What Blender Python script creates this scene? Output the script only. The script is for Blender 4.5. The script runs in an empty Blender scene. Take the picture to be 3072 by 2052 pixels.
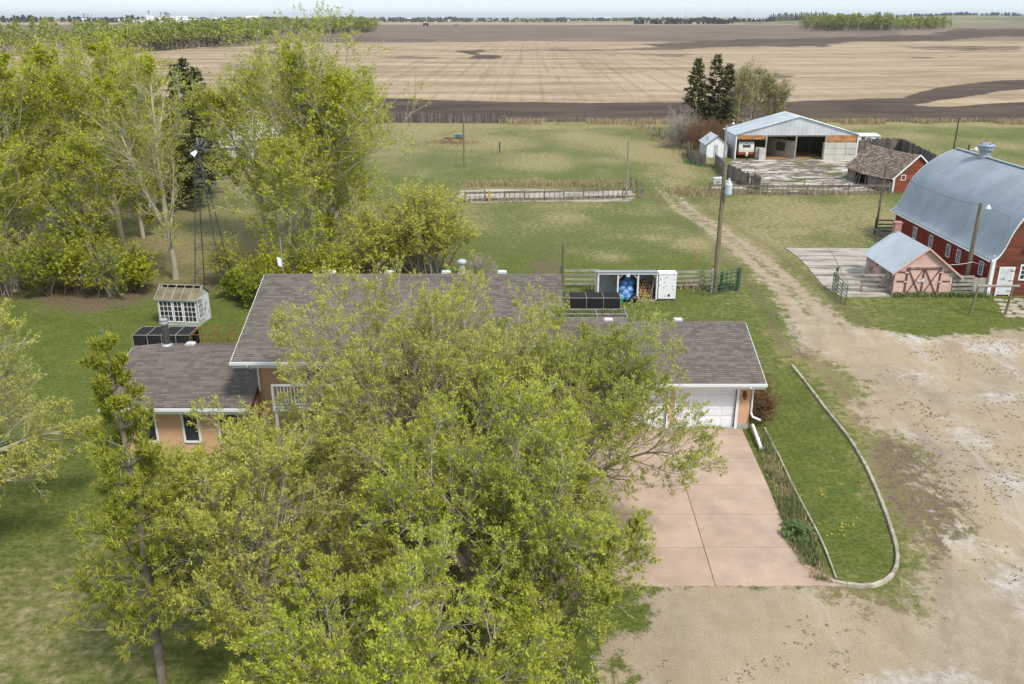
import bpy, bmesh, math, random
import numpy as np
from mathutils import Vector, Matrix

SC = bpy.context.scene
COL = SC.collection
R = math.radians

# ------------------------------------------------------------------ camera, sky, sun, exposure
F, CU, CV, H = 2609.0, 1536.0, 1026.0, 18.5      # focal length in photo pixels, photo centre, camera height (m)
PITCH = R(20.5)
CP, SP = math.cos(PITCH), math.sin(PITCH)
cam = bpy.data.cameras.new('camera')
cam.sensor_width = 36.0
cam.lens = 36.0 * F / 3072.0
cam.clip_start = 0.5
cam.clip_end = 60000.0
camo = bpy.data.objects.new('camera', cam)
COL.objects.link(camo)
camo.location = (0, 0, H)
camo.rotation_euler = (R(90) - PITCH, 0, 0)
SC.camera = camo

SUN_EL, SUN_AZ = R(52), R(142)                    # azimuth clockwise from +Y (the view direction): from the right, a little behind
world = bpy.data.worlds.new('World')
SC.world = world
world.use_nodes = True
wn = world.node_tree.nodes
wl = world.node_tree.links
wn.clear()
sky = wn.new('ShaderNodeTexSky')
sky.sky_type = 'NISHITA'
sky.sun_disc = False
sky.sun_elevation = SUN_EL
sky.sun_rotation = SUN_AZ
sky.altitude = 300
sky.air_density = 1.0
sky.dust_density = 1.0
sky.ozone_density = 1.0
bg = wn.new('ShaderNodeBackground')
bg.inputs['Strength'].default_value = 0.117
wo = wn.new('ShaderNodeOutputWorld')
veil = wn.new('ShaderNodeMix')                     # a thin even cloud veil over the blue
veil.data_type = 'RGBA'
veil.inputs[0].default_value = 0.62
veil.inputs[7].default_value = (5.6, 6.5, 7.5, 1)
wl.new(sky.outputs[0], veil.inputs[6])
wl.new(veil.outputs[2], bg.inputs[0])
wl.new(bg.outputs[0], wo.inputs[0])

sun = bpy.data.lights.new('sun', 'SUN')
sun.energy = 2.35
sun.angle = R(11)
sun.color = (1.0, 0.95, 0.88)
suno = bpy.data.objects.new('sun', sun)
COL.objects.link(suno)
tosun = Vector((math.sin(SUN_AZ) * math.cos(SUN_EL), math.cos(SUN_AZ) * math.cos(SUN_EL), math.sin(SUN_EL)))
suno.rotation_euler = tosun.to_track_quat('Z', 'Y').to_euler()
suno.location = (60, -40, 90)

vs = SC.view_settings
vs.view_transform = 'Standard'
vs.look = 'None'
vs.gamma = 1.0
vs.use_curve_mapping = False
vs.exposure = 0.6
SC.render.engine = 'CYCLES'
SC.cycles.max_bounces = 6
SC.cycles.diffuse_bounces = 3
SC.cycles.glossy_bounces = 2
SC.cycles.transmission_bounces = 3
SC.cycles.transparent_max_bounces = 8
SC.cycles.volume_bounces = 0
SC.cycles.caustics_reflective = False
SC.cycles.caustics_refractive = False

# ------------------------------------------------------------------ measuring: a photo pixel to the place on the ground it shows
def G(u, v, z=0.0):
    dx = (u - CU) / F
    dy = (CV - v) / F
    d = (dx, CP + dy * SP, -SP + dy * CP)
    t = (z - H) / d[2]
    return (dx * t, d[1] * t, z)

def X(u, y, z=0.0):                                # x of pixel column u at ground distance y
    return (u - CU) / F * (y * CP + (H - z) * SP)

def Z(v, y):                                       # height seen at pixel row v at ground distance y
    return H - y * math.tan(PITCH - math.atan((CV - v) / F))

# ------------------------------------------------------------------ numpy noise
def vnoise(x, y, seed=0):
    xi = np.floor(x).astype(np.int64)
    yi = np.floor(y).astype(np.int64)
    fx = x - xi
    fy = y - yi
    fx = fx * fx * (3 - 2 * fx)
    fy = fy * fy * (3 - 2 * fy)
    def h(a, b):
        n = (a * 374761393 + b * 668265263 + seed * 974634777) & 0xffffffff
        n = ((n ^ (n >> 13)) * 1274126177) & 0xffffffff
        return ((n ^ (n >> 16)) & 0xffff) / 65535.0
    a = h(xi, yi) * (1 - fx) + h(xi + 1, yi) * fx
    b = h(xi, yi + 1) * (1 - fx) + h(xi + 1, yi + 1) * fx
    return a * (1 - fy) + b * fy

def fbm(x, y, seed=0, octs=4):
    s = 0.0
    a = 0.5
    for i in range(octs):
        s = s + a * vnoise(x * 2 ** i, y * 2 ** i, seed + i * 17)
        a *= 0.5
    return s / (1 - 0.5 ** octs)

def sstep(a, b, x):
    t = np.clip((x - a) / (b - a), 0, 1)
    return t * t * (3 - 2 * t)

def sdf(px, py, poly):                             # signed distance to a polygon, positive inside
    d2 = np.full(px.shape, 1e18)
    ins = np.zeros(px.shape, bool)
    n = len(poly)
    for i in range(n):
        ax, ay = poly[i][0], poly[i][1]
        bx, by = poly[(i + 1) % n][0], poly[(i + 1) % n][1]
        ex, ey = bx - ax, by - ay
        wx, wy = px - ax, py - ay
        t = np.clip((wx * ex + wy * ey) / (ex * ex + ey * ey + 1e-12), 0, 1)
        d2 = np.minimum(d2, (wx - ex * t) ** 2 + (wy - ey * t) ** 2)
        c = ((ay > py) != (by > py)) & (px < (bx - ax) * (py - ay) / (by - ay + 1e-12) + ax)
        ins ^= c
    d = np.sqrt(d2)
    return np.where(ins, d, -d)

def linedist(px, py, pts):
    d2 = np.full(px.shape, 1e18)
    for i in range(len(pts) - 1):
        ax, ay = pts[i][0], pts[i][1]
        ex, ey = pts[i + 1][0] - ax, pts[i + 1][1] - ay
        wx, wy = px - ax, py - ay
        t = np.clip((wx * ex + wy * ey) / (ex * ex + ey * ey + 1e-12), 0, 1)
        d2 = np.minimum(d2, (wx - ex * t) ** 2 + (wy - ey * t) ** 2)
    return np.sqrt(d2)

# ------------------------------------------------------------------ materials
class NG:
    def __init__(s, name):
        s.m = bpy.data.materials.new(name)
        s.m.use_nodes = True
        s.t = s.m.node_tree
        s.t.nodes.clear()
        s.out = s.t.nodes.new('ShaderNodeOutputMaterial')
    def n(s, typ, ins=None, **props):
        nd = s.t.nodes.new('ShaderNode' + typ)
        for k, v in props.items():
            setattr(nd, k, v)
        for k, v in (ins or {}).items():
            s.set(nd, k, v)
        return nd
    def set(s, nd, k, v):
        sock = nd.inputs[k]
        if isinstance(v, bpy.types.NodeSocket):
            s.t.links.new(v, sock)
        elif isinstance(v, (tuple, list)) and len(v) == 3 and sock.type == 'RGBA':
            sock.default_value = (*v, 1)
        else:
            sock.default_value = v
    def math(s, op, a, b=0.0, c=None, clamp=False):
        nd = s.n('Math', {0: a, 1: b}, operation=op, use_clamp=clamp)
        if c is not None:
            s.set(nd, 2, c)
        return nd.outputs[0]
    def noise(s, vec, scale, detail=4, rough=0.55, dist=0.0):
        nd = s.n('TexNoise', {'Scale': scale, 'Detail': detail, 'Roughness': rough, 'Distortion': dist})
        if vec is not None:
            s.t.links.new(vec, nd.inputs['Vector'])
        return nd.outputs['Fac']
    def mix(s, f, a, b, blend='MIX'):
        nd = s.n('Mix', data_type='RGBA', blend_type=blend)
        s.set(nd, 0, f)
        s.set(nd, 6, a)
        s.set(nd, 7, b)
        return nd.outputs[2]
    def ramp(s, f, a, b):                          # smooth 0..1 between a and b
        nd = s.n('MapRange', {'Value': f, 'From Min': a, 'From Max': b}, interpolation_type='SMOOTHSTEP')
        return nd.outputs[0]
    def pos(s):
        return s.n('NewGeometry').outputs['Position']
    def objco(s):
        return s.n('TexCoord').outputs['Object']
    def scale(s, vec, xyz):
        return s.n('VectorMath', {0: vec, 1: xyz}, operation='MULTIPLY').outputs[0]
    def bsdf(s, col, rough=0.8, metal=0.0, bump=None, bstr=0.3, bdist=0.02, spec=0.3, **kw):
        b = s.n('BsdfPrincipled', {'Base Color': col, 'Roughness': rough, 'Metallic': metal, 'Specular IOR Level': spec})
        for k, v in kw.items():
            s.set(b, k, v)
        if bump is not None:
            bn = s.n('Bump', {'Height': bump, 'Strength': bstr, 'Distance': bdist})
            s.t.links.new(bn.outputs[0], b.inputs['Normal'])
        s.t.links.new(b.outputs[0], s.out.inputs['Surface'])
        return b

def mul(c, k):
    return tuple(min(1, x * k) for x in c)

def pmat(name, col, rough=0.8, var=0.2, scale=2.0, metal=0.0, col2=None, thr=0.55, wid=0.12, stretch=(1, 1, 1), bump=0.0, spec=0.3, perobj=0.0, perisl=0.0, sscale=1.0):
    g = NG(name)
    p = g.scale(g.objco() if False else g.pos(), stretch)
    n1 = g.noise(p, scale, 5, 0.6)
    c = g.mix(g.ramp(n1, 0.3, 0.7), mul(col, 1 - var), mul(col, 1 + var))
    if col2 is not None:
        n2 = g.noise(p, scale * 0.6 * sscale, 7, 0.68)
        c = g.mix(g.ramp(n2, thr - wid, thr + wid), c, col2)
    if perobj or perisl:
        v = 1.0
        f = None
        if perobj:
            f = g.math('MULTIPLY_ADD', g.n('ObjectInfo').outputs['Random'], 2 * perobj, 1 - perobj)
        if perisl:
            f2 = g.math('MULTIPLY_ADD', g.n('NewGeometry').outputs['Random Per Island'], 2 * perisl, 1 - perisl)
            f = f2 if f is None else g.math('MULTIPLY', f, f2)
        c = g.n('VectorMath', {0: c, 'Scale': f}, operation='SCALE').outputs[0]
    g.bsdf(c, rough, metal, bump=g.noise(p, scale * 6, 3) if bump else None, bstr=bump, spec=spec)
    return g.m

M = {}
# ------------------------------------------------------------------ objects
def tag(o, label=None, cat=None, group=None, kind=None):
    if label: o['label'] = label
    if cat: o['category'] = cat
    if group: o['group'] = group
    if kind: o['kind'] = kind
    return o

def thing(name, label, cat, loc=(0, 0, 0), rotz=0.0, group=None):
    o = bpy.data.objects.new(name, None)
    o.empty_display_size = 0.3
    o.location = loc
    o.rotation_euler = (0, 0, rotz)
    COL.objects.link(o)
    return tag(o, label, cat, group)

def link(name, me, parent=None, loc=None, rot=None, scl=None):
    o = bpy.data.objects.new(name, me)
    COL.objects.link(o)
    if parent is not None: o.parent = parent
    if loc is not None: o.location = loc
    if rot is not None: o.rotation_euler = rot
    if scl is not None: o.scale = scl
    return o

def copy_tree(o, parent=None):
    c = o.copy()
    COL.objects.link(c)
    c.parent = parent
    for ch in list(o.children):
        copy_tree(ch, c)
    return c

class MB:
    """collects faces; build() links them as one mesh object"""
    def __init__(s, off=(0, 0, 0)):
        s.v = []
        s.f = []
        s.mi = []
        s.off = off
        s.cur = 0
    def add(s, vs, fs):
        b = len(s.v)
        o = s.off
        s.v += [(x + o[0], y + o[1], z + o[2]) for x, y, z in vs]
        s.f += [tuple(b + i for i in f) for f in fs]
        s.mi += [s.cur] * len(fs)
        return s
    BF = [(0, 3, 2, 1), (4, 5, 6, 7), (0, 1, 5, 4), (1, 2, 6, 5), (2, 3, 7, 6), (3, 0, 4, 7)]
    def box(s, x0, x1, y0, y1, z0, z1):
        return s.add([(x0, y0, z0), (x1, y0, z0), (x1, y1, z0), (x0, y1, z0), (x0, y0, z1), (x1, y0, z1), (x1, y1, z1), (x0, y1, z1)], MB.BF)
    def hexa(s, p):                                # eight corners, bottom ring then top ring
        return s.add(p, MB.BF)
    def bar(s, a, b, w, h=None, up=(0, 0, 1)):     # square bar from a to b
        h = w if h is None else h
        a = Vector(a); b = Vector(b)
        d = (b - a).normalized()
        u = Vector(up)
        if abs(d.dot(u)) > 0.95: u = Vector((0, 1, 0))
        sx = d.cross(u).normalized() * (w / 2)
        sy = sx.cross(d).normalized() * (h / 2)
        return s.add([tuple(q) for q in (a - sx - sy, a + sx - sy, a + sx + sy, a - sx + sy, b - sx - sy, b + sx - sy, b + sx + sy, b - sx + sy)], MB.BF)
    def tube(s, pts, r, n=8, caps=True):
        if not isinstance(r, (list, tuple)): r = [r] * len(pts)
        P = [Vector(p) for p in pts]
        vs = []
        for i, p in enumerate(P):
            t = (P[min(i + 1, len(P) - 1)] - P[max(i - 1, 0)]).normalized()
            u = Vector((1, 0, 0)) if abs(t.x) < 0.8 else Vector((0, 1, 0))
            a = t.cross(u).normalized()
            b = t.cross(a).normalized()
            vs += [tuple(p + (a * math.cos(2 * math.pi * k / n) + b * math.sin(2 * math.pi * k / n)) * r[i]) for k in range(n)]
        fs = []
        for i in range(len(P) - 1):
            for k in range(n):
                fs.append((i * n + k, i * n + (k + 1) % n, (i + 1) * n + (k + 1) % n, (i + 1) * n + k))
        if caps:
            fs.append(tuple(range(n - 1, -1, -1)))
            fs.append(tuple((len(P) - 1) * n + k for k in range(n)))
        return s.add(vs, fs)
    def prism(s, poly, z0, z1):                    # polygon in xy, extruded in z
        n = len(poly)
        vs = [(p[0], p[1], z0) for p in poly] + [(p[0], p[1], z1) for p in poly]
        fs = [tuple(range(n - 1, -1, -1)), tuple(range(n, 2 * n))] + [(i, (i + 1) % n, n + (i + 1) % n, n + i) for i in range(n)]
        return s.add(vs, fs)
    def prism_y(s, poly, y0, y1):                  # polygon in xz, extruded in y
        n = len(poly)
        vs = [(p[0], y0, p[1]) for p in poly] + [(p[0], y1, p[1]) for p in poly]
        fs = [tuple(range(n)), tuple(range(2 * n - 1, n - 1, -1))] + [(i, n + i, n + (i + 1) % n, (i + 1) % n) for i in range(n)]
        return s.add(vs, fs)
    def prism_x(s, poly, x0, x1):                  # polygon in yz, extruded in x
        n = len(poly)
        vs = [(x0, p[0], p[1]) for p in poly] + [(x1, p[0], p[1]) for p in poly]
        fs = [tuple(range(n - 1, -1, -1)), tuple(range(n, 2 * n))] + [(i, (i + 1) % n, n + (i + 1) % n, n + i) for i in range(n)]
        return s.add(vs, fs)
    def ball(s, c, r, seg=8, ring=5, sq=(1, 1, 1), rnd=None, jit=0.0):
        vs = [(c[0], c[1], c[2] - r * sq[2])]
        for i in range(1, ring):
            a = -math.pi / 2 + math.pi * i / ring
            for k in range(seg):
                b = 2 * math.pi * k / seg
                j = 1 + (rnd.uniform(-jit, jit) if rnd else 0)
                vs.append((c[0] + r * j * sq[0] * math.cos(a) * math.cos(b), c[1] + r * j * sq[1] * math.cos(a) * math.sin(b), c[2] + r * j * sq[2] * math.sin(a)))
        vs.append((c[0], c[1], c[2] + r * sq[2]))
        fs = [(0, 1 + (k + 1) % seg, 1 + k) for k in range(seg)]
        for i in range(ring - 2):
            for k in range(seg):
                fs.append((1 + i * seg + k, 1 + i * seg + (k + 1) % seg, 1 + (i + 1) * seg + (k + 1) % seg, 1 + (i + 1) * seg + k))
        l = 1 + (ring - 2) * seg
        fs += [(l + k, l + (k + 1) % seg, len(vs) - 1) for k in range(seg)]
        return s.add(vs, fs)
    def mesh(s, name, mats, smooth=False):
        me = bpy.data.meshes.new(name)
        me.from_pydata(s.v, [], s.f)
        if not isinstance(mats, (list, tuple)): mats = [mats]
        for m in mats: me.materials.append(m)
        if len(mats) > 1: me.polygons.foreach_set('material_index', s.mi)
        if smooth: me.polygons.foreach_set('use_smooth', [True] * len(me.polygons))
        me.update()
        return me
    def build(s, name, mats, parent=None, smooth=False, loc=None, rot=None):
        return link(name, s.mesh(name, mats, smooth), parent, loc, rot)

def np_mesh(name, V, Fq, mat, smooth=False):
    """V (n,3), Fq (m,k) all faces with k corners"""
    me = bpy.data.meshes.new(name)
    V = np.ascontiguousarray(V, dtype=np.float32)
    Fq = np.ascontiguousarray(Fq, dtype=np.int32)
    m, k = Fq.shape
    me.vertices.add(len(V))
    me.vertices.foreach_set('co', V.ravel())
    me.loops.add(m * k)
    me.loops.foreach_set('vertex_index', Fq.ravel())
    me.polygons.add(m)
    me.polygons.foreach_set('loop_start', np.arange(0, m * k, k, dtype=np.int32))
    me.polygons.foreach_set('use_smooth', np.full(m, bool(smooth)))
    me.update(calc_edges=True)
    me.materials.append(mat)
    return me
# ------------------------------------------------------------------ the materials of the built things
def leafmat(name, col, trans=0.35, var=0.35, yel=None, nscale=0.6):
    g = NG(name)
    geo = g.n('NewGeometry')
    rnd = geo.outputs['Random Per Island']
    nz = g.noise(geo.outputs['Position'], nscale, 3)
    f = g.math('ADD', g.math('MULTIPLY', rnd, 0.6), g.math('MULTIPLY', nz, 0.4))
    c = g.mix(g.ramp(f, 0.15, 0.85), mul(col, 1 - var), mul(col, 1 + var))
    if yel is not None:
        c = g.mix(g.ramp(rnd, 0.6, 1.0), c, yel)
    d = g.n('BsdfPrincipled', {'Base Color': c, 'Roughness': 0.55, 'Specular IOR Level': 0.25})
    t = g.n('BsdfTranslucent', {'Color': c})
    mx = g.n('MixShader', {0: trans, 1: d.outputs[0], 2: t.outputs[0]})
    g.t.links.new(mx.outputs[0], g.out.inputs['Surface'])
    return g.m

def metalroof(name, col, rough=0.45, metal=0.25, streak=0.12, var=0.12):
    g = NG(name)
    p = g.pos()
    n1 = g.noise(p, 0.5, 4)
    n2 = g.noise(g.scale(p, (6, 0.35, 0.35)), 1.0, 4)
    n3 = g.noise(g.scale(p, (0.35, 6, 0.35)), 1.0, 4)
    f = g.math('ADD', g.math('MULTIPLY', n1, 0.6), g.math('MULTIPLY', n3, 0.4))
    c = g.mix(g.ramp(f, 0.36, 0.64), mul(col, 1 - var), mul(col, 1 + var))
    st_ = g.noise(g.scale(p, (1.6, 1.6, 0.25)), 1.0, 6, 0.7)
    c = g.mix(g.math('MULTIPLY', g.ramp(st_, 0.6, 0.74), 0.35), c, (0.24, 0.2, 0.16))
    g.bsdf(c, rough, metal, spec=0.4)
    return g.m

def roofmat():
    g = NG('roof_shingles')
    geo = g.n('NewGeometry')
    p = geo.outputs['Position']
    isl = geo.outputs['Random Per Island']
    ob = g.n('ObjectInfo').outputs['Random']
    f = g.math('FRACT', g.math('ADD', g.math('MULTIPLY', isl, 7.31), g.math('MULTIPLY', ob, 13.7)))
    c = g.mix(g.ramp(f, 0.0, 1.0), (0.096, 0.08, 0.067), (0.188, 0.158, 0.132))
    pk = g.noise(p, 0.55, 3)
    c = g.mix(g.math('MULTIPLY', g.ramp(pk, 0.5, 0.72), 0.35), c, (0.19, 0.135, 0.105))
    c = g.mix(g.math('MULTIPLY', g.ramp(g.noise(p, 0.9, 3), 0.52, 0.7), 0.4), c, (0.12, 0.105, 0.1))
    gr = g.noise(p, 90, 2)
    c = g.mix(0.3, c, g.mix(g.ramp(gr, 0.35, 0.65), (0.08, 0.07, 0.06), (0.3, 0.26, 0.23)))
    g.bsdf(c, 0.95, bump=gr, bstr=0.5, bdist=0.004, spec=0.15)
    return g.m

M['shingle'] = roofmat()
M['peach'] = pmat('peach_stucco', (0.62, 0.37, 0.22), 0.9, 0.06, 1.2, bump=0.25)
M['brownwall'] = pmat('brown_siding', (0.16, 0.075, 0.035), 0.8, 0.2, 1.5)
M['white'] = pmat('white_paint', (0.78, 0.78, 0.77), 0.45, 0.03, 1.0)
M['whitedoor'] = pmat('white_door_enamel', (0.8, 0.81, 0.82), 0.35, 0.02, 0.7)
M['whiteworn'] = pmat('worn_white_paint', (0.62, 0.63, 0.63), 0.75, 0.08, 3.0, col2=(0.33, 0.34, 0.34), thr=0.6, wid=0.1)
M['alu'] = pmat('galvanised_pipe', (0.5, 0.5, 0.5), 0.35, 0.1, 4.0, metal=0.6)
M['darkpipe'] = pmat('dark_steel_pipe', (0.12, 0.12, 0.12), 0.45, 0.2, 4.0, metal=0.5)
M['concrete'] = pmat('grey_concrete', (0.42, 0.39, 0.34), 0.9, 0.12, 1.5, col2=(0.27, 0.24, 0.2), thr=0.62, wid=0.12, bump=0.15)
M['block'] = pmat('pale_concrete_block', (0.52, 0.5, 0.43), 0.9, 0.07, 1.5, col2=(0.36, 0.33, 0.27), thr=0.66, wid=0.1, bump=0.15, perobj=0.07)
M['pinkslab'] = pmat('pink_driveway_concrete', (0.475, 0.345, 0.253), 0.9, 0.07, 0.9, col2=(0.38, 0.275, 0.21), thr=0.55, wid=0.14, bump=0.15, perobj=0.05)
M['kerb'] = pmat('kerb_concrete', (0.4, 0.355, 0.27), 0.9, 0.2, 3.0, col2=(0.24, 0.2, 0.14), thr=0.55, perobj=0.1)
M['padslab'] = pmat('pad_concrete', (0.43, 0.38, 0.31), 0.9, 0.12, 1.0, col2=(0.22, 0.185, 0.15), thr=0.54, wid=0.07, stretch=(0.35, 1.6, 1), bump=0.2, perobj=0.06)
M['glass'] = pmat('window_glass', (0.03, 0.035, 0.04), 0.08, 0.3, 2.0, spec=0.6)
M['clearpane'] = pmat('dusty_pane', (0.045, 0.04, 0.042), 0.25, 0.35, 6.0, spec=0.5, perobj=0.5)
M['wood_grey'] = pmat('weathered_wood', (0.19, 0.155, 0.125), 0.9, 0.3, 2.0, stretch=(1, 1, 1), perobj=0.25, perisl=0.3, bump=0.2)
M['wood_pale'] = pmat('bleached_wood', (0.31, 0.285, 0.235), 0.9, 0.22, 2.5, perobj=0.18, perisl=0.2, bump=0.2)
M['wood_dark'] = pmat('old_dark_wood', (0.105, 0.088, 0.078), 0.92, 0.3, 2.5, perobj=0.25, perisl=0.45)
M['wood_post'] = pmat('pole_wood', (0.185, 0.15, 0.09), 0.9, 0.25, 3.0, stretch=(3, 3, 0.5), col2=(0.17, 0.18, 0.1), thr=0.58, perobj=0.15)
M['plywood'] = pmat('orange_plywood', (0.42, 0.2, 0.075), 0.8, 0.3, 1.4, stretch=(1, 1, 3), col2=(0.17, 0.08, 0.04), thr=0.62)
M['lumber'] = pmat('new_lumber', (0.45, 0.31, 0.17), 0.8, 0.15, 3.0)
M['redmetal'] = pmat('red_steel_cladding', (0.22, 0.016, 0.011), 0.5, 0.12, 0.8, spec=0.35)
M['redwood'] = pmat('faded_red_boards', (0.2, 0.05, 0.03), 0.88, 0.3, 1.2, col2=(0.11, 0.05, 0.028), thr=0.52, wid=0.14, stretch=(0.4, 0.4, 3.5), perisl=0.22)
M['redwood2'] = pmat('orange_red_boards', (0.23, 0.055, 0.026), 0.88, 0.25, 1.2, col2=(0.13, 0.055, 0.032), thr=0.56, wid=0.12, stretch=(0.4, 0.4, 3.5), perisl=0.2)
M['pink'] = pmat('pink_painted_boards', (0.62, 0.405, 0.335), 0.85, 0.08, 1.5, col2=(0.4, 0.225, 0.175), thr=0.64, wid=0.1, perisl=0.07)
M['pinkworn'] = pmat('peeling_pink_boards', (0.56, 0.36, 0.295), 0.88, 0.1, 1.5, col2=(0.22, 0.17, 0.145), thr=0.5, wid=0.08, perisl=0.1, sscale=2.2)
M['browntrim'] = pmat('worn_brown_trim', (0.13, 0.065, 0.055), 0.85, 0.3, 5.0, col2=(0.36, 0.23, 0.19), thr=0.63)
M['bluesteel'] = metalroof('blue_grey_steel', (0.41, 0.45, 0.475), 0.5, 0.25)
M['barnsteel'] = metalroof('barn_roof_steel', (0.315, 0.35, 0.37), 0.5, 0.2)
M['palesteel'] = metalroof('pale_galvanised_steel', (0.5, 0.525, 0.54), 0.45, 0.2)
M['wallsteel'] = metalroof('ribbed_wall_steel', (0.58, 0.6, 0.61), 0.5, 0.15)
M['vent'] = pmat('ventilator_metal', (0.3, 0.335, 0.36), 0.5, 0.15, 3.0, metal=0.3)
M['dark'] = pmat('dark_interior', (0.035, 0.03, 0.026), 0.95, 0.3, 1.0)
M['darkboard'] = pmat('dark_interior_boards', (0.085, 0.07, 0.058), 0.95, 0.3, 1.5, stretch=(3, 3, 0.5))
M['straw'] = pmat('straw_bedding', (0.36, 0.2, 0.075), 0.95, 0.25, 3.0)
M['cream'] = pmat('cream_fibreglass', (0.62, 0.58, 0.46), 0.5, 0.06, 2.0)
M['redstripe'] = pmat('red_brown_stripe', (0.27, 0.07, 0.04), 0.6, 0.15, 2.0)
M['rubber'] = pmat('black_rubber', (0.02, 0.02, 0.02), 0.8, 0.2, 3.0)
M['mesh'] = pmat('shade_cloth', (0.02, 0.019, 0.019), 0.9, 0.25, 4.0)
M['rust'] = pmat('rusty_steel', (0.24, 0.085, 0.032), 0.85, 0.35, 5.0)
M['palesteelbar'] = pmat('dull_steel_bar', (0.32, 0.27, 0.23), 0.7, 0.25, 5.0)
M['greensteel'] = pmat('green_gate_steel', (0.055, 0.105, 0.065), 0.6, 0.25, 4.0)
M['brick'] = pmat('chimney_brick', (0.44, 0.22, 0.165), 0.9, 0.2, 6.0, col2=(0.3, 0.17, 0.13), thr=0.55)
M['bluebag'] = pmat('blue_plastic_bag', (0.075, 0.2, 0.42), 0.3, 0.3, 4.0, col2=(0.32, 0.46, 0.62), thr=0.57, wid=0.08, spec=0.5, perobj=0.25, bump=0.6)
M['blackbag'] = pmat('black_plastic_bag', (0.015, 0.016, 0.022), 0.3, 0.3, 6.0, spec=0.5, bump=0.5)
M['greenpail'] = pmat('green_plastic', (0.02, 0.33, 0.2), 0.4, 0.1, 3.0)
M['log'] = pmat('split_firewood', (0.3, 0.14, 0.06), 0.9, 0.35, 6.0, perobj=0.45)
M['logcut'] = pmat('log_end_grain', (0.48, 0.29, 0.15), 0.9, 0.25, 8.0, perobj=0.3)
M['sage'] = pmat('pale_sage_paint', (0.4, 0.43, 0.36), 0.8, 0.08, 2.0, col2=(0.3, 0.31, 0.25), thr=0.64)
M['oldpanel'] = pmat('dirty_polycarbonate', (0.2, 0.165, 0.095), 0.6, 0.2, 2.5, col2=(0.12, 0.1, 0.06), thr=0.58, perobj=0.15)
M['cedar'] = pmat('old_cedar_shingle', (0.19, 0.142, 0.106), 0.95, 0.25, 2.0, perisl=0.45, perobj=0.3)
M['flag'] = pmat('flagstone', (0.4, 0.34, 0.26), 0.9, 0.12, 3.0, col2=(0.27, 0.22, 0.17), thr=0.6, perobj=0.15)
M['windmill'] = pmat('mill_steel', (0.075, 0.08, 0.085), 0.5, 0.25, 4.0, metal=0.3)
M['millblade'] = pmat('mill_blade_steel', (0.34, 0.39, 0.44), 0.45, 0.2, 4.0, metal=0.3)
M['transf'] = pmat('transformer_grey', (0.5, 0.54, 0.56), 0.5, 0.08, 3.0)
M['orange'] = pmat('orange_stake', (0.42, 0.15, 0.04), 0.7, 0.15, 4.0)
M['yellow'] = pmat('yellow_paint', (0.5, 0.36, 0.03), 0.7, 0.1, 4.0)
M['bark_grey'] = pmat('grey_twig_bark', (0.4, 0.345, 0.28), 0.95, 0.3, 2.5, perisl=0.2)
M['bark_pale'] = pmat('pale_poplar_bark', (0.47, 0.42, 0.31), 0.95, 0.22, 2.0, perisl=0.2)
M['bark_dark'] = pmat('dark_bark', (0.11, 0.09, 0.07), 0.95, 0.3, 3.0)
M['bark_red'] = pmat('reddish_twig_bark', (0.25, 0.125, 0.085), 0.95, 0.3, 0.6, col2=(0.2, 0.135, 0.06), thr=0.5)
M['bark_pine'] = pmat('pine_bark', (0.2, 0.165, 0.13), 0.95, 0.3, 3.0)
M['leaf_maple'] = leafmat('young_maple_leaf', (0.46, 0.5, 0.055), 0.45, 0.32, yel=(0.56, 0.57, 0.1))
M['leaf_dull'] = leafmat('soft_green_leaf', (0.43, 0.465, 0.075), 0.45, 0.33, yel=(0.55, 0.55, 0.12))
M['bark_brown'] = pmat('brown_twig_bark', (0.15, 0.115, 0.08), 0.95, 0.3, 2.5, perisl=0.2)
M['leaf_olive'] = leafmat('opening_olive_leaf', (0.51, 0.51, 0.09), 0.45, 0.25, yel=(0.62, 0.58, 0.13))
M['leaf_poplar'] = leafmat('young_poplar_leaf', (0.46, 0.485, 0.028), 0.47, 0.28, yel=(0.57, 0.57, 0.06))
M['leaf_left'] = leafmat('opening_yellow_leaf', (0.5, 0.485, 0.1), 0.35, 0.3)
M['leaf_willow'] = leafmat('willow_leaf', (0.5, 0.49, 0.07), 0.35, 0.3)
M['leaf_bush'] = leafmat('understory_leaf', (0.28, 0.32, 0.025), 0.35, 0.35)
M['leaf_dead'] = leafmat('dead_brown_leaf', (0.2, 0.105, 0.05), 0.2, 0.35)
M['leaf_bud'] = leafmat('budding_leaf', (0.33, 0.31, 0.085), 0.35, 0.3)
M['leaf_grey'] = leafmat('grey_green_leaf', (0.25, 0.235, 0.12), 0.25, 0.3)
M['twig_far'] = leafmat('far_twigs', (0.16, 0.145, 0.09), 0.15, 0.35, nscale=0.05)
M['leaf_far'] = leafmat('aspen_wood_leaf', (0.29, 0.32, 0.075), 0.3, 0.3, nscale=0.04)
M['needle_spruce'] = leafmat('spruce_needles', (0.14, 0.14, 0.05), 0.1, 0.4)
M['needle_pine'] = leafmat('pine_needles', (0.36, 0.39, 0.045), 0.35, 0.32, yel=(0.52, 0.5, 0.06))
M['grass_long'] = leafmat('long_grass', (0.2, 0.25, 0.09), 0.3, 0.35)
M['grass_dry'] = leafmat('dry_grass', (0.42, 0.33, 0.19), 0.3, 0.25)
M['weed'] = leafmat('yard_weed', (0.165, 0.13, 0.075), 0.1, 0.35)
M['rhubarb'] = leafmat('broad_dark_leaf', (0.085, 0.14, 0.035), 0.2, 0.35)
M['dandelion'] = pmat('dandelion_yellow', (0.6, 0.42, 0.02), 0.7, 0.2, 8.0)
M['fartree'] = leafmat('far_trees', (0.1, 0.12, 0.06), 0.1, 0.4, nscale=0.004)
M['farconifer'] = leafmat('far_conifers', (0.05, 0.065, 0.05), 0.1, 0.35, nscale=0.004)
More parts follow.
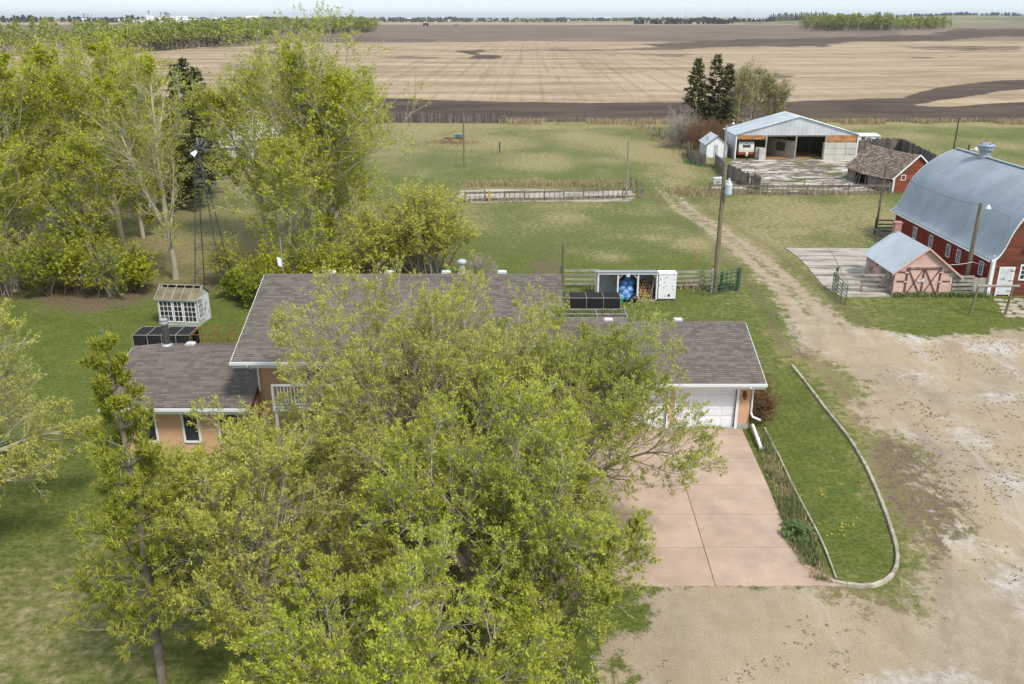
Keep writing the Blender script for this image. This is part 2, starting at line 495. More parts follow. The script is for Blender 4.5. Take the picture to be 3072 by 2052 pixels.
M['farwhite'] = pmat('far_white_cladding', (0.7, 0.7, 0.68), 0.7, 0.05, 0.02)
M['fargrey'] = pmat('far_grey_cladding', (0.33, 0.35, 0.38), 0.7, 0.1, 0.02)
M['fardark'] = pmat('far_dark_cladding', (0.035, 0.035, 0.045), 0.7, 0.1, 0.02)
M['farred'] = pmat('far_red_roof', (0.33, 0.15, 0.11), 0.8, 0.1, 0.02)
M['wire'] = pmat('wire', (0.08, 0.08, 0.08), 0.6, 0.1, 3.0)
M['splotch'] = pmat('black_splotch', (0.02, 0.018, 0.03), 0.6, 0.2, 5.0)
# ------------------------------------------------------------------ the ground: one sheet to the horizon, divided into lawn, yard, pasture and field
K = 3072.0 / 2347.0
def P(u, v):                                       # a place measured on the 2347-pixel wide view of the photo
    return G(u * K, v * K)[:2]
def PL(*uv):
    return [P(a, b) for a, b in uv]

YARD = PL((1425, 1340), (1432, 1450), (1450, 1568), (1470, 1900), (2700, 1900), (2700, 730), (2347, 745), (2240, 752), (2150, 770), (2060, 775), (1980, 745), (1925, 700), (1900, 660),
          (1965, 745), (1935, 745), (1880, 755), (1905, 800), (1960, 860), (2010, 930), (2080, 1030), (2190, 1140), (2200, 1230), (2150, 1300), (2110, 1350), (2040, 1400), (1900, 1400), (1840, 1345))
YARD = PL((1425, 1340), (1432, 1450), (1450, 1568), (1470, 1900), (2700, 1900), (2700, 730), (2347, 752), (2240, 758), (2150, 770), (2060, 768), (1960, 752), (1900, 740), (1870, 745),
          (1905, 815), (1965, 890), (2040, 985), (2120, 1080), (2190, 1170), (2170, 1270), (2100, 1350), (2040, 1400), (1930, 1410), (1880, 1350))
LANE = PL((1905, 790), (1860, 722), (1800, 655), (1745, 603), (1690, 560), (1630, 520), (1570, 480), (1530, 440), (1500, 400), (1470, 350), (1448, 300))
VERGE = PL((1790, 770), (1900, 830), (1990, 900), (2100, 1010), (2230, 1120), (2290, 1230), (2200, 1340), (2100, 1420), (2010, 1465), (1890, 1440), (1840, 1350), (2000, 1355), (2068, 1310), (2060, 1260), (1990, 1060), (1900, 920), (1815, 820))
ISLAND = PL((1815, 842), (1850, 885), (1900, 950), (1950, 1010), (1990, 1080), (2020, 1150), (2045, 1220), (2062, 1280), (2060, 1310), (2040, 1335), (2010, 1346), (1980, 1348), (1940, 1340), (1905, 1322), (1780, 1060), (1735, 985), (1760, 900))
STRIP = PL((1722, 985), (1760, 1000), (1783, 1050), (1824, 1130), (1862, 1215), (1890, 1300), (1905, 1340), (1860, 1330), (1800, 1240), (1770, 1120), (1745, 1050))
DRYLAWN = PL((-200, 1290), (110, 1230), (215, 1160), (330, 1180), (380, 1300), (420, 1700), (-300, 1700))
TREEFLOOR = PL((520, 1120), (640, 1010), (1150, 1010), (1280, 1060), (1300, 1340), (1280, 1420), (1230, 1700), (620, 1700), (560, 1400))
WOODFLOOR = PL((-300, 640), (100, 716), (350, 716), (360, 690), (640, 640), (640, 600), (700, 560), (640, 480), (0, 470), (-300, 470))
PLOT = PL((1207, 566), (1285, 562), (1300, 640), (1200, 640))
FIELD_Y = 168.0
PASTURE_TAN = [(1380, 330, 150, 26), (1150, 330, 100, 20), (960, 300, 60, 22), (1250, 370, 110, 22), (1480, 350, 80, 22), (1640, 300, 60, 14), (1380, 370, 60, 14), (1550, 420, 40, 14), (1300, 500, 60, 14), (1850, 490, 70, 14), (1560, 395, 30, 12), (2120, 318, 60, 12), (2290, 330, 60, 14), (1500, 545, 40, 10), (1690, 355, 40, 20), (1820, 530, 50, 10), (1400, 590, 60, 16), (1580, 560, 60, 14)]

ncol = 400
sx = np.linspace(-0.80, 0.80, ncol)
rows = [7.0]
while rows[-1] < 215: rows.append(rows[-1] * 1.0105)
while rows[-1] < 3000: rows.append(rows[-1] * 1.024)
while rows[-1] < 30000: rows.append(rows[-1] * 1.12)
ry = np.array(rows)
nrow = len(ry)
gy = np.repeat(ry[:, None], ncol, 1)
gx = sx[None, :] * (gy * CP + H * SP)
near = gy < 230

def soft(poly, w, ndist=0.0, nsc=0.5, seed=0):
    out = np.zeros(gx.shape)
    m = near
    d = sdf(gx[m], gy[m], poly)
    if ndist: d = d + (fbm(gx[m] * nsc, gy[m] * nsc, seed) - 0.5) * 2 * ndist
    out[m] = sstep(-w, w, d)
    return out

nA = fbm(gx * 0.09, gy * 0.06, 1)
nB = fbm(gx * 0.35, gy * 0.3, 2)
nC = fbm(gx * 0.03, gy * 0.025, 3)
gravel = soft(YARD, 2.0, 1.6, 0.45, 5)
ld = np.full(gx.shape, 99.0)
ld[near] = linedist(gx[near], gy[near], LANE)
lw = 2.05 + np.clip((60 - gy) * 0.03, -0.5, 1.2) + (nB - 0.5) * 1.2
lane = sstep(lw + 1.7, lw - 1.0, ld)
fade = sstep(135, 75, gy)
tracks = np.exp(-((np.abs(ld) - 0.75) / 0.45) ** 2)
gravel = np.maximum(gravel, lane * (0.14 + 0.3 * fade + 0.22 * tracks * fade + 0.34 * sstep(60, 44, gy)))
# two worn wheel tracks with a browner middle
verge = soft(VERGE, 1.6, 1.6, 0.35, 8)
gravel = np.where(verge > 0.02, gravel * (1 - verge * 0.6) + verge * (0.22 + 0.9 * (nB - 0.5)), gravel)
island = soft(ISLAND, 0.15)
strip = soft(STRIP, 0.15, 0.2, 1.0, 4)
gravel = gravel * (1 - np.maximum(island, strip))
lawnside = sstep(72, 55, gy + (nA - 0.5) * 16)
dry = 0.38 - 0.17 * lawnside + (nA - 0.5) * (0.9 - 0.5 * lawnside) + (nB - 0.5) * (0.45 - 0.25 * lawnside) + (nC - 0.5) * 0.3
dry = dry + sstep(58, 66, gy) * 0.02
for (u, v, ru, rv) in PASTURE_TAN:
    c = G(u * K, v * K)
    a = G((u + ru) * K, v * K)[0] - c[0]
    b = G(u * K, (v - rv) * K)[1] - c[1]
    dd = np.sqrt(((gx - c[0]) / a) ** 2 + ((gy - c[1]) / b) ** 2) + (nB - 0.5) * 0.9
    dry = dry + 0.33 * sstep(1.25, 0.2, dd)
drylawn = soft(DRYLAWN, 2.5, 1.5, 0.3, 9)
dry = dry + 0.15 * drylawn
dry = dry - island * 0.06
dry = np.where(gx < -9, dry - 0.10 * lawnside * (1 - drylawn), dry)
greenband = sstep(0.5, 0.1, np.abs((gy - 63.5 - (gx - 10) * 0.05) / 10))
dry = dry + verge * 0.42
soil = np.zeros(gx.shape)
soil = np.maximum(soil, soft(PLOT, 0.9, 0.8, 0.7, 10) * (0.52 + 0.5 * (nB - 0.5)))
soil = np.maximum(soil, soft(TREEFLOOR, 2.5, 2.0, 0.3, 11) * (0.52 + 0.5 * (nB - 0.5)))
wf = soft(WOODFLOOR, 1.5, 1.5, 0.35, 12)
soil = np.maximum(soil, wf * (0.34 + 0.3 * sstep(64, 60, gy) + 0.5 * (nB - 0.5)))
dry = dry + 0.25 * wf
edge = np.maximum(sstep(1.3, 0.1, np.abs(ld - lw - 0.6)) * sstep(0.2, 0.8, fade) * 0.5, lane * 0.42 * fade)
soil = np.maximum(soil, edge * (gy > 38))
soil = np.maximum(soil, verge * (0.56 + 0.4 * (nA - 0.5)))
PALE = [(2090, 770, 100, 22), (2290, 800, 90, 24), (2090, 1060, 40, 60), (2200, 1230, 110, 70), (2300, 1310, 100, 90), (2200, 980, 70, 60), (2100, 860, 60, 30), (2300, 1090, 70, 50), (2120, 1560, 180, 30), (2030, 1180, 40, 50), (2070, 985, 30, 40), (2280, 905, 70, 20)]
pale = np.zeros(gx.shape)
for (u, v, ru, rv) in PALE:
    c = G(u * K, v * K)
    a = G((u + ru) * K, v * K)[0] - c[0]
    b = G(u * K, (v - rv) * K)[1] - c[1]
    dd = np.sqrt(((gx - c[0]) / a) ** 2 + ((gy - c[1]) / b) ** 2) + (nB - 0.5) * 1.2
    pale = np.maximum(pale, 0.82 * sstep(1.6, 0.0, dd + (nA - 0.5) * 1.2))
pale = np.maximum(pale, 0.35 * lane * sstep(0.5, 1.1, np.abs(ld - 0.2)))
# worn grass at the field edge: a band of dry straw
bandd = sstep(9, 2, np.abs(gy - FIELD_Y + 3 + (nA - 0.5) * 6))
dry = dry + 0.4 * bandd
TYRE = PL((1870, 722), (1960, 830), (2050, 960), (2140, 1110), (2210, 1280), (2250, 1420), (2270, 1700))
TYRE2 = PL((1890, 745), (2030, 870), (2200, 1000), (2420, 1120))
TYRE3 = PL((1440, 1500), (1700, 1455), (1950, 1470), (2150, 1400), (2250, 1250), (2330, 1050))
trk = np.zeros(gx.shape)
nm_ = near & (gy < 60)
for q_, cs in ((TYRE, (0.8, 1.1, 2.4)), (TYRE2, (0.8, 1.1))):
    dl = linedist(gx[nm_], gy[nm_], q_) + (fbm(gx[nm_] * 0.25, gy[nm_] * 0.25, 51) - 0.5) * 0.9
    for c_ in cs:
        trk[nm_] = np.maximum(trk[nm_], np.exp(-((dl - c_) / 0.17) ** 2) * sstep(0.36, 0.62, fbm(gx[nm_] * 0.3 + c_, gy[nm_] * 0.22, 53)))
yardA = np.stack([gravel, np.clip(dry, 0, 1), soil, pale], -1)

# ---- field beyond
def S(*uv):                                        # photo pixels to places
    return [G(a, b)[:2] for a, b in uv]
def r2(pts): return S(*[(1024 + a * 0.4363, b * 0.4363) for a, b in pts])
def r3(pts): return S(*[(2048 + a * 0.4363, b * 0.4363) for a, b in pts])
def r1(pts): return S(*[(a * 0.4363, b * 0.4363) for a, b in pts])
FD = [
    (r2([(-2500, 640), (-1000, 660), (300, 678), (700, 696), (1100, 702), (1700, 712), (2240, 706), (2700, 694), (3100, 700), (3447, 690), (3850, 665), (4000, 620), (4150, 590), (4400, 570), (5200, 540),
         (5200, 600), (4700, 610), (4400, 650), (4150, 690), (3980, 722), (4200, 730), (4600, 705), (5400, 690), (5400, 860), (-2500, 860)]), 0.95),
    (r2([(810, 352), (960, 345), (1000, 352), (935, 362), (960, 375), (1070, 380), (1108, 394), (1000, 402), (900, 398), (915, 380), (870, 366)]), 0.9),
    (r2([(150, 382), (560, 392), (940, 396), (940, 404), (560, 402), (150, 392)]), 0.75),
    (r2([(-500, 392), (150, 382), (150, 392), (-500, 406)]), 0.4),
    (r2([(940, 346), (1400, 341), (1900, 334), (2347, 322), (2347, 344), (1900, 352), (1500, 351), (940, 352)]), 0.75),
    (r2([(1700, 372), (2000, 366), (2347, 368), (2500, 372), (2347, 392), (2000, 388), (1750, 382)]), 0.7),
    (r2([(1900, 300), (2347, 288), (2900, 264), (3700, 250), (4700, 200), (4700, 236), (4200, 280), (3500, 290), (3300, 318), (2700, 322), (2347, 330), (2100, 312)]), 0.85),
    (r3([(1500, 320), (2347, 310), (2347, 350), (1800, 350)]), 0.7),
    (r3([(1600, 392), (1880, 390), (1800, 402), (1560, 402)]), 0.8),
    (r3([(520, 510), (840, 505), (800, 525), (650, 548), (540, 535)]), 0.7),
    (r3([(1850, 200), (2400, 190), (2800, 185), (2800, 235), (2200, 250), (1750, 230)]), 0.9),
    (r3([(1850, 152), (2400, 146), (2800, 146), (2800, 166), (1850, 170)]), 0.7),
    (r1([(1650, 340), (1800, 335), (1980, 355), (2000, 375), (1850, 382), (1700, 370)]), 0.75),
    (r1([(1400, 320), (1500, 300), (1900, 290), (2347, 285), (2347, 296), (1900, 302), (1450, 340)]), 0.7),
    (r1([(1480, 435), (1700, 428), (2000, 440), (2000, 470), (1600, 500), (1500, 470)]), 0.55),
    (r1([(1900, 255), (2400, 240), (3000, 275), (3000, 290), (1950, 290)]), 0.6),
]
ff = gy > 140
fx, fy = gx[ff], gy[ff]
wob = (fbm(fx * 0.02, fy * 0.012, 21) - 0.5)
dark = np.zeros(fx.shape)
for i_, (poly, k) in enumerate(FD):
    k = k if i_ < 2 else k * 0.82
    # measured in the ground's own stretched frame: depth counts less the farther off
    q = [(a / b * 100, 1e4 / b) for a, b in poly]
    d = sdf(fx / fy * 100, 1e4 / fy, q)
    d = d + wob * 1.8 + (fbm(fx * 0.1, fy * 0.05, 23) - 0.5) * 1.6
    dark = np.maximum(dark, k * sstep(-0.8, 0.6, d))
# broad far belt of tilled soil behind the stubble
vv = np.array([Y for Y in (1,)])
y1 = G(1536, 126)[1]
y2 = G(1536, 76)[1]
mid = sstep(y1 * 0.93, y1 * 1.07, fy + wob * y1 * 0.12) * sstep(y2 * 1.25, y2 * 0.9, fy + wob * 200)
mid = mid * np.where(fx / fy > 0.42, 0.55, 1.0)
green = np.zeros(fx.shape)
green = np.maximum(green, sstep(2400, 3000, fy) * 0.55 * sstep(-0.15, 0.05, fx / fy))
green = np.maximum(green, sstep(0.40, 0.47, fx / fy) * sstep(1800, 2100, fy) * 0.8)
green = np.maximum(green, sstep(-0.2, -0.25, fx / fy) * sstep(900, 1100, fy) * 0.35)
fieldA = np.zeros(gx.shape + (4,))
fieldA[ff] = np.stack([dark, mid, green, np.zeros(fx.shape)], -1)

def yard_material():
    g = NG('yard_ground')
    p = g.pos()
    a = g.n('Attribute', attribute_name='w')
    sp = g.n('SeparateColor', {0: a.outputs['Color']})
    gr, dr, so = sp.outputs[0], sp.outputs[1], sp.outputs[2]
    pa = a.outputs['Alpha']
    n_f = g.noise(p, 2.2, 8, 0.72)
    n_m = g.noise(p, 0.7, 6, 0.65)
    n_l = g.noise(p, 0.16, 4, 0.6)
    n_g = g.noise(p, 9.0, 5, 0.75)
    n_s = g.noise(g.scale(p, (1, 0.6, 1)), 26.0, 3, 0.7)
    lush = g.mix(g.ramp(n_m, 0.3, 0.7), (0.09, 0.118, 0.02), (0.15, 0.172, 0.036))
    yco = g.n('SeparateXYZ', {0: p}).outputs[1]
    lush = g.mix(g.math('MULTIPLY', g.ramp(yco, 60, 80), 0.5), lush, (0.175, 0.188, 0.076))
    lush = g.mix(g.math('MULTIPLY', g.ramp(n_g, 0.42, 0.7), 0.6), lush, (0.165, 0.175, 0.045))
    lush = g.mix(g.math('MULTIPLY', g.ramp(g.noise(p, 5.0, 6, 0.75), 0.56, 0.42), 0.65), lush, (0.042, 0.064, 0.011))
    dryc = g.mix(g.ramp(n_f, 0.3, 0.7), (0.19, 0.165, 0.06), (0.37, 0.3, 0.155))
    f = g.math('ADD', dr, g.math('MULTIPLY', g.math('SUBTRACT', n_f, 0.5), 1.5))
    f = g.math('ADD', f, g.math('MULTIPLY', g.math('SUBTRACT', n_l, 0.5), 0.35))
    grass = g.mix(g.ramp(f, 0.18, 0.82), lush, dryc)
    grass = g.mix(g.math('MULTIPLY', g.ramp(n_s, 0.48, 0.72), 0.35), grass, mul((0.16, 0.15, 0.05), 1.0))
    # bare soil and leaf litter
    soilc = g.mix(g.ramp(n_g, 0.3, 0.7), (0.085, 0.058, 0.038), (0.23, 0.165, 0.11))
    fs = g.math('ADD', so, g.math('MULTIPLY', g.math('SUBTRACT', n_f, 0.5), 1.7))
    c = g.mix(g.ramp(fs, 0.38, 0.72), grass, soilc)
    # gravel
    gv = g.mix(g.ramp(n_m, 0.25, 0.75), (0.32, 0.246, 0.16), (0.445, 0.36, 0.26))
    gv = g.mix(g.ramp(n_l, 0.35, 0.65), gv, g.mix(0.6, gv, (0.46, 0.345, 0.2)))
    sxy = g.n('SeparateXYZ', {0: p})
    sc_ = g.math('ADD', sxy.outputs[0], g.math('MULTIPLY', sxy.outputs[1], -0.13))
    sc_ = g.math('ADD', sc_, g.math('MULTIPLY', n_l, 2.0))
    stk = g.noise(g.n('CombineXYZ', {0: g.math('MULTIPLY', sc_, 0.55), 1: g.math('MULTIPLY', sxy.outputs[1], 0.09)}).outputs[0], 1.0, 6, 0.7)
    gv = g.mix(g.math('MULTIPLY', g.ramp(stk, 0.5, 0.7), 0.6), gv, (0.29, 0.225, 0.165))
    gv = g.mix(g.math('MULTIPLY', g.ramp(stk, 0.46, 0.34), 0.55), gv, (0.52, 0.46, 0.39))
    gv = g.mix(g.math('MULTIPLY', g.ramp(n_s, 0.42, 0.75), 0.55), gv, (0.22, 0.165, 0.11))
    gv = g.mix(g.math('MULTIPLY', g.ramp(g.noise(p, 40, 2, 0.5), 0.58, 0.75), 0.5), gv, (0.62, 0.54, 0.43))
    tk = g.n('Attribute', attribute_name='trk').outputs['Fac']
    gv = g.mix(g.math('MULTIPLY', g.math('MULTIPLY', tk, g.ramp(n_f, 0.35, 0.6)), 0.5), gv, (0.235, 0.18, 0.135))
    fp = g.math('ADD', pa, g.math('MULTIPLY', g.math('SUBTRACT', n_m, 0.5), 1.8))
    fp = g.math('ADD', fp, g.math('MULTIPLY', g.math('SUBTRACT', g.noise(p, 3.5, 8, 0.8), 0.5), 2.2))
    gv = g.mix(g.math('MULTIPLY', g.ramp(fp, 0.3, 1.15), 0.8), gv, (0.56, 0.515, 0.46))
    wd = g.noise(g.scale(p, (1.0, 0.8, 1)), 4.6, 7, 0.8)
    gate = g.ramp(g.noise(p, 0.22, 4, 0.6), 0.46, 0.62)
    gv = g.mix(g.math('MULTIPLY', g.math('MULTIPLY', g.ramp(wd, 0.56, 0.66), gate), 0.6), gv, (0.13, 0.105, 0.06))
    fg = g.math('ADD', gr, g.math('MULTIPLY', g.math('SUBTRACT', g.noise(g.scale(p, (1, 0.8, 1)), 1.6, 9, 0.8), 0.5), 2.0))
    c = g.mix(g.ramp(fg, 0.38, 0.62), c, gv)
    bh = g.math('ADD', g.math('MULTIPLY', n_s, 0.5), n_g)
    g.bsdf(c, 0.97, bump=bh, bstr=0.6, bdist=0.08, spec=0.1)
    return g.m

def field_material():
    g = NG('field_ground')
    p = g.pos()
    a = g.n('Attribute', attribute_name='w')
    sp = g.n('SeparateColor', {0: a.outputs['Color']})
    dk, md, gn = sp.outputs[0], sp.outputs[1], sp.outputs[2]
    st = g.noise(g.scale(p, (0.010, 0.055, 1)), 1.0, 7, 0.66)
    st2 = g.noise(g.scale(p, (0.035, 0.09, 1)), 1.0, 6, 0.7)
    fine = g.noise(g.scale(p, (0.5, 0.16, 1)), 1.0, 5, 0.75)
    straw = g.mix(g.ramp(st, 0.32, 0.66), (0.255, 0.178, 0.113), (0.45, 0.34, 0.222))
    straw = g.mix(g.math('MULTIPLY', g.ramp(fine, 0.35, 0.7), 0.4), straw, (0.5, 0.385, 0.26))
    # crop rows and wheel tracks running away from the farm
    sxyz = g.n('SeparateXYZ', {0: p})
    xr = g.math('ADD', sxyz.outputs[0], g.math('MULTIPLY', g.math('SUBTRACT', st2, 0.5), 2.2))
    xr = g.math('SUBTRACT', xr, g.math('MULTIPLY', sxyz.outputs[1], 0.022))
    def tracks(period, ph, a0, a1):
        w = g.math('ABSOLUTE', g.math('SUBTRACT', g.math('FRACT', g.math('MULTIPLY_ADD', xr, 1.0 / period, ph)), 0.5))
        return g.ramp(w, a1, a0)
    tr = g.math('MAXIMUM', g.math('MULTIPLY', tracks(9.0, 0.2, 0.0, 0.11), g.ramp(g.noise(g.scale(p, (0.03, 0.012, 1)), 1.0, 4), 0.36, 0.62)), g.ramp(g.noise(g.n('CombineXYZ', {0: g.math('MULTIPLY', xr, 0.42), 1: g.math('MULTIPLY', sxyz.outputs[1], 0.004)}).outputs[0], 1.0, 4, 0.7), 0.5, 0.68))
    gate = g.ramp(sxyz.outputs[0], 170, 60)
    straw = g.mix(g.math('MULTIPLY', g.math('MULTIPLY', tr, gate), 0.5), straw, (0.19, 0.135, 0.075))
    bl = g.noise(g.scale(p, (0.012, 0.04, 1)), 1.0, 7, 0.75)
    straw = g.mix(g.math('MULTIPLY', g.ramp(bl, 0.47, 0.66), 0.75), straw, (0.165, 0.125, 0.075))
    soil = g.mix(g.ramp(st2, 0.3, 0.7), (0.058, 0.041, 0.03), (0.12, 0.087, 0.063))
    soil = g.mix(g.math('MULTIPLY', g.ramp(fine, 0.5, 0.8), 0.35), soil, (0.16, 0.12, 0.09))
    midc = g.mix(g.ramp(st, 0.34, 0.64), (0.115, 0.083, 0.062), (0.235, 0.178, 0.132))
    fm = g.math('ADD', md, g.math('MULTIPLY', g.math('SUBTRACT', st, 0.5), 0.6))
    c = g.mix(g.ramp(fm, 0.32, 0.66), straw, midc)
    gcol = g.mix(g.ramp(st, 0.4, 0.6), (0.12, 0.13, 0.05), (0.27, 0.215, 0.12))
    fgn = g.math('ADD', gn, g.math('MULTIPLY', g.math('SUBTRACT', st2, 0.5), 0.7))
    c = g.mix(g.ramp(fgn, 0.35, 0.7), c, gcol)
    fd = g.math('ADD', dk, g.math('MULTIPLY', g.math('SUBTRACT', g.noise(g.scale(p, (0.04, 0.16, 1)), 1.0, 8, 0.75), 0.5), 1.5))
    c = g.mix(g.ramp(fd, 0.3, 0.75), c, soil)
    g.bsdf(c, 0.97, spec=0.08)
    return g.m

M['yard'] = yard_material()
M['field'] = field_material()

cls = np.full((nrow - 1, ncol - 1), 0)             # 0 pasture, 1 lawn, 2 yard, 3 lane, 4 field
cy = (gy[:-1, :-1] + gy[1:, 1:]) / 2
cx = (gx[:-1, :-1] + gx[1:, 1:]) / 2
cls[cy < 61.5] = 1
g4 = (gravel[:-1, :-1] + gravel[1:, 1:]) / 2
cls[(g4 > 0.5) & (cy < 48)] = 2
cls[(g4 > 0.45) & (cy >= 48) & (cy < 140)] = 3
cls[cy > FIELD_Y] = 4
idx = np.arange(nrow * ncol).reshape(nrow, ncol)
quads = np.stack([idx[:-1, :-1], idx[:-1, 1:], idx[1:, 1:], idx[1:, :-1]], -1)
V3 = np.stack([gx, gy, np.zeros(gx.shape)], -1).reshape(-1, 3)
YA = yardA.reshape(-1, 4)
FA = fieldA.reshape(-1, 4)
for k, nm, m in ((0, 'pasture_ground', 'yard'), (1, 'lawn_ground', 'yard'), (2, 'gravel_yard', 'yard'), (3, 'farm_lane', 'yard'), (4, 'field_ground', 'field')):
    q = quads[cls == k]
    used, inv = np.unique(q, return_inverse=True)
    me = np_mesh(nm, V3[used], inv.reshape(q.shape), M[m], smooth=False)
    if k != 4:
        at = me.attributes.new('trk', 'FLOAT', 'POINT')
        at.data.foreach_set('value', np.ascontiguousarray(trk.reshape(-1)[used], dtype=np.float32))
    at = me.attributes.new('w', 'FLOAT_COLOR', 'POINT')
    src = FA if k == 4 else YA
    at.data.foreach_set('color', np.ascontiguousarray(src[used], dtype=np.float32).ravel())
    tag(link(nm, me), kind='structure')
# the land outside the surveyed wedge, a little lower
b = MB()
b.add([(-32000, -3000, -0.35), (32000, -3000, -0.35), (32000, 33000, -0.35), (-32000, 33000, -0.35)], [(0, 1, 2, 3)])
tag(b.build('outer_ground', pmat('outer_land', (0.13, 0.125, 0.055), 0.97, 0.25, 0.02)), kind='structure')
# ------------------------------------------------------------------ the farmhouse
rnd = random.Random(7)
HX, HY = -3.0, 38.0
house = thing('farmhouse', 'long peach stucco farmhouse with brown shingled roofs and attached garage behind the big tree', 'house', (HX, HY, 0))
HO = (-HX, -HY, 0)

def ndarr_boxes(B):
    """B (n,8,3) corner arrays to one vertex and face array"""
    n = len(B)
    fs = np.array(MB.BF)
    Fq = (fs[None] + (np.arange(n) * 8)[:, None, None]).reshape(-1, 4)
    return B.reshape(-1, 3), Fq

def shingle_corners(x0, x1, s0, s1, t0=0.016, t1=0.004):
    return np.array([(x0, s0, 0), (x1, s0, 0), (x1, s1, 0), (x0, s1, 0), (x0, s0, t0), (x1, s0, t0), (x1, s1, t1), (x0, s1, t1)], float)

unit_sh = None
def shingle_roof(parent, roofpart, x0, x1, ye, ze, yr, zr, show, seed, off, mat='shingle', expo=0.145, w=0.31, nmax=300):
    """shingles on the front slope from eave (ye, ze) to ridge (yr, zr); the 300 that show best are single objects"""
    global unit_sh
    rr = random.Random(seed)
    L = math.hypot(yr - ye, zr - ze)
    ang = math.atan2(zr - ze, yr - ye)
    items = []
    nr = int(L / expo)
    expo = L / nr
    for r in range(nr):
        x = x0 - rr.uniform(0, w)
        while x < x1:
            ww = rr.choice((0.24, 0.3, 0.36, 0.36, 0.42, 0.55)) * w / 0.36
            a, b = max(x, x0), min(x + ww - 0.008, x1)
            if b - a > 0.05: items.append((a, b, r * expo, rr.uniform(-0.006, 0.006)))
            x += ww
    items.sort(key=lambda t: show(t[0], t[2]))
    ca, sa = math.cos(ang), math.sin(ang)
    nx, nz = 0, 0
    if unit_sh is None:
        unit_sh = {}
    if mat not in unit_sh:
        m = MB()
        m.hexa([tuple(c) for c in shingle_corners(-0.5, 0.5, 0, 1.35, 0.9, 0.25)])
        unit_sh[mat] = m.mesh('shingle', M[mat])
    me = unit_sh[mat]
    for a, b, s, j in items[:nmax]:
        y = ye + (s + j) * ca - sa * 0.012
        z = ze + (s + j) * sa + ca * 0.012
        link('shingle', me, roofpart, ((a + b) / 2 + off[0], y + off[1], z + off[2]), (ang, 0, 0), (b - a, expo, 0.028))
    if len(items) > nmax:
        B = np.array([shingle_corners(a, b, s + j, s + j + expo * 1.35, 0.026, 0.006) for a, b, s, j in items[nmax:]])
        Y = ye + B[..., 1] * ca - sa * (B[..., 2] + 0.012)
        Zz = ze + B[..., 1] * sa + ca * (B[..., 2] + 0.012)
        Bw = np.stack([B[..., 0] + off[0], Y + off[1], Zz + off[2]], -1)
        V, Fq = ndarr_boxes(Bw)
        o = link('shingles', np_mesh('shingles', V, Fq, M[mat]), roofpart)
        o['kind'] = 'stuff'

def gable_roof(parent, x0, x1, ye, ze, yr, zr, off, mats, thick=0.14, label=None):
    """deck of a gable roof with its ridge along x"""
    m = MB(off)
    yb = 2 * yr - ye
    t = thick
    m.prism_x([(ye, ze), (yr, zr), (yb, ze), (yb, ze - t), (yr, zr - t), (ye, ze - t)], x0, x1)
    m.cur = 1
    m.prism_x([(yr - 0.16, zr - 0.055 + 0.035), (yr, zr + 0.035), (yr + 0.16, zr - 0.055 + 0.035), (yr + 0.16, zr - 0.06), (yr, zr), (yr - 0.16, zr - 0.06)], x0 - 0.01, x1 + 0.01)
    o = m.build('roof', mats, parent)
    if label: o['label'] = label
    return o

ridgecap = pmat('ridge_cap', (0.15, 0.12, 0.1), 0.95, 0.15, 3.0)
deck = pmat('roof_deck', (0.12, 0.1, 0.085), 0.95, 0.15, 2.0)

# walls
m = MB(HO)
m.box(-11.3, 1.85, 35.6, 44.6, 0, 4.75)
m.add([(-11.3, 35.6, 4.75), (-11.3, 40.0, 6.2), (-11.3, 44.6, 4.75)], [(0, 1, 2)])
m.add([(1.85, 35.6, 4.75), (1.85, 40.0, 6.2), (1.85, 44.6, 4.75)], [(0, 2, 1)])
m.build('main_wall', M['peach'], house)
m = MB(HO)
m.box(-17.3, -11.28, 35.0, 41.8, 0, 2.5)
m.prism_x([(35.0, 2.5), (38.3, 3.6), (41.8, 2.5)], -17.3, -11.28)
m.build('side_wing_wall', M['peach'], house)
m = MB(HO)
# garage front with door openings: piers and lintel
gy0 = 37.6
for a, b in ((1.83, 2.35), (7.5, 7.88), (10.86, 11.1)):
    pass
m.box(1.86, 2.5, gy0, gy0 + 0.25, 0.28, 2.5)
m.box(7.35, 7.85, gy0, gy0 + 0.25, 0.28, 2.5)
m.box(10.62, 11.3, gy0, gy0 + 0.25, 0.28, 2.5)
m.box(2.5, 7.35, gy0, gy0 + 0.25, 2.28, 2.5)
m.box(7.85, 10.62, gy0, gy0 + 0.25, 2.28, 2.5)
m.box(1.86, 2.1, gy0 + 0.25, 45.2, 0, 2.5)
m.box(11.05, 11.3, gy0 + 0.25, 45.2, 0, 2.5)
m.box(2.1, 11.05, 45.0, 45.2, 0, 2.5)
m.prism_x([(gy0, 2.5), (41.4, 3.85), (45.2, 2.5)], 11.1, 11.3)
m.build('garage_wall', M['peach'], house)
m = MB(HO)
m.box(1.86, 2.5, gy0 - 0.012, gy0 + 0.25, 0, 0.28)
m.box(7.35, 7.85, gy0 - 0.012, gy0 + 0.25, 0, 0.28)
m.box(10.62, 11.31, gy0 - 0.012, gy0 + 0.25, 0, 0.28)
m.box(2.5, 7.35, gy0 - 0.06, gy0 + 0.3, 0, 0.09)
m.box(7.85, 10.62, gy0 - 0.06, gy0 + 0.3, 0, 0.09)
m.build('foundation', M['concrete'], house)

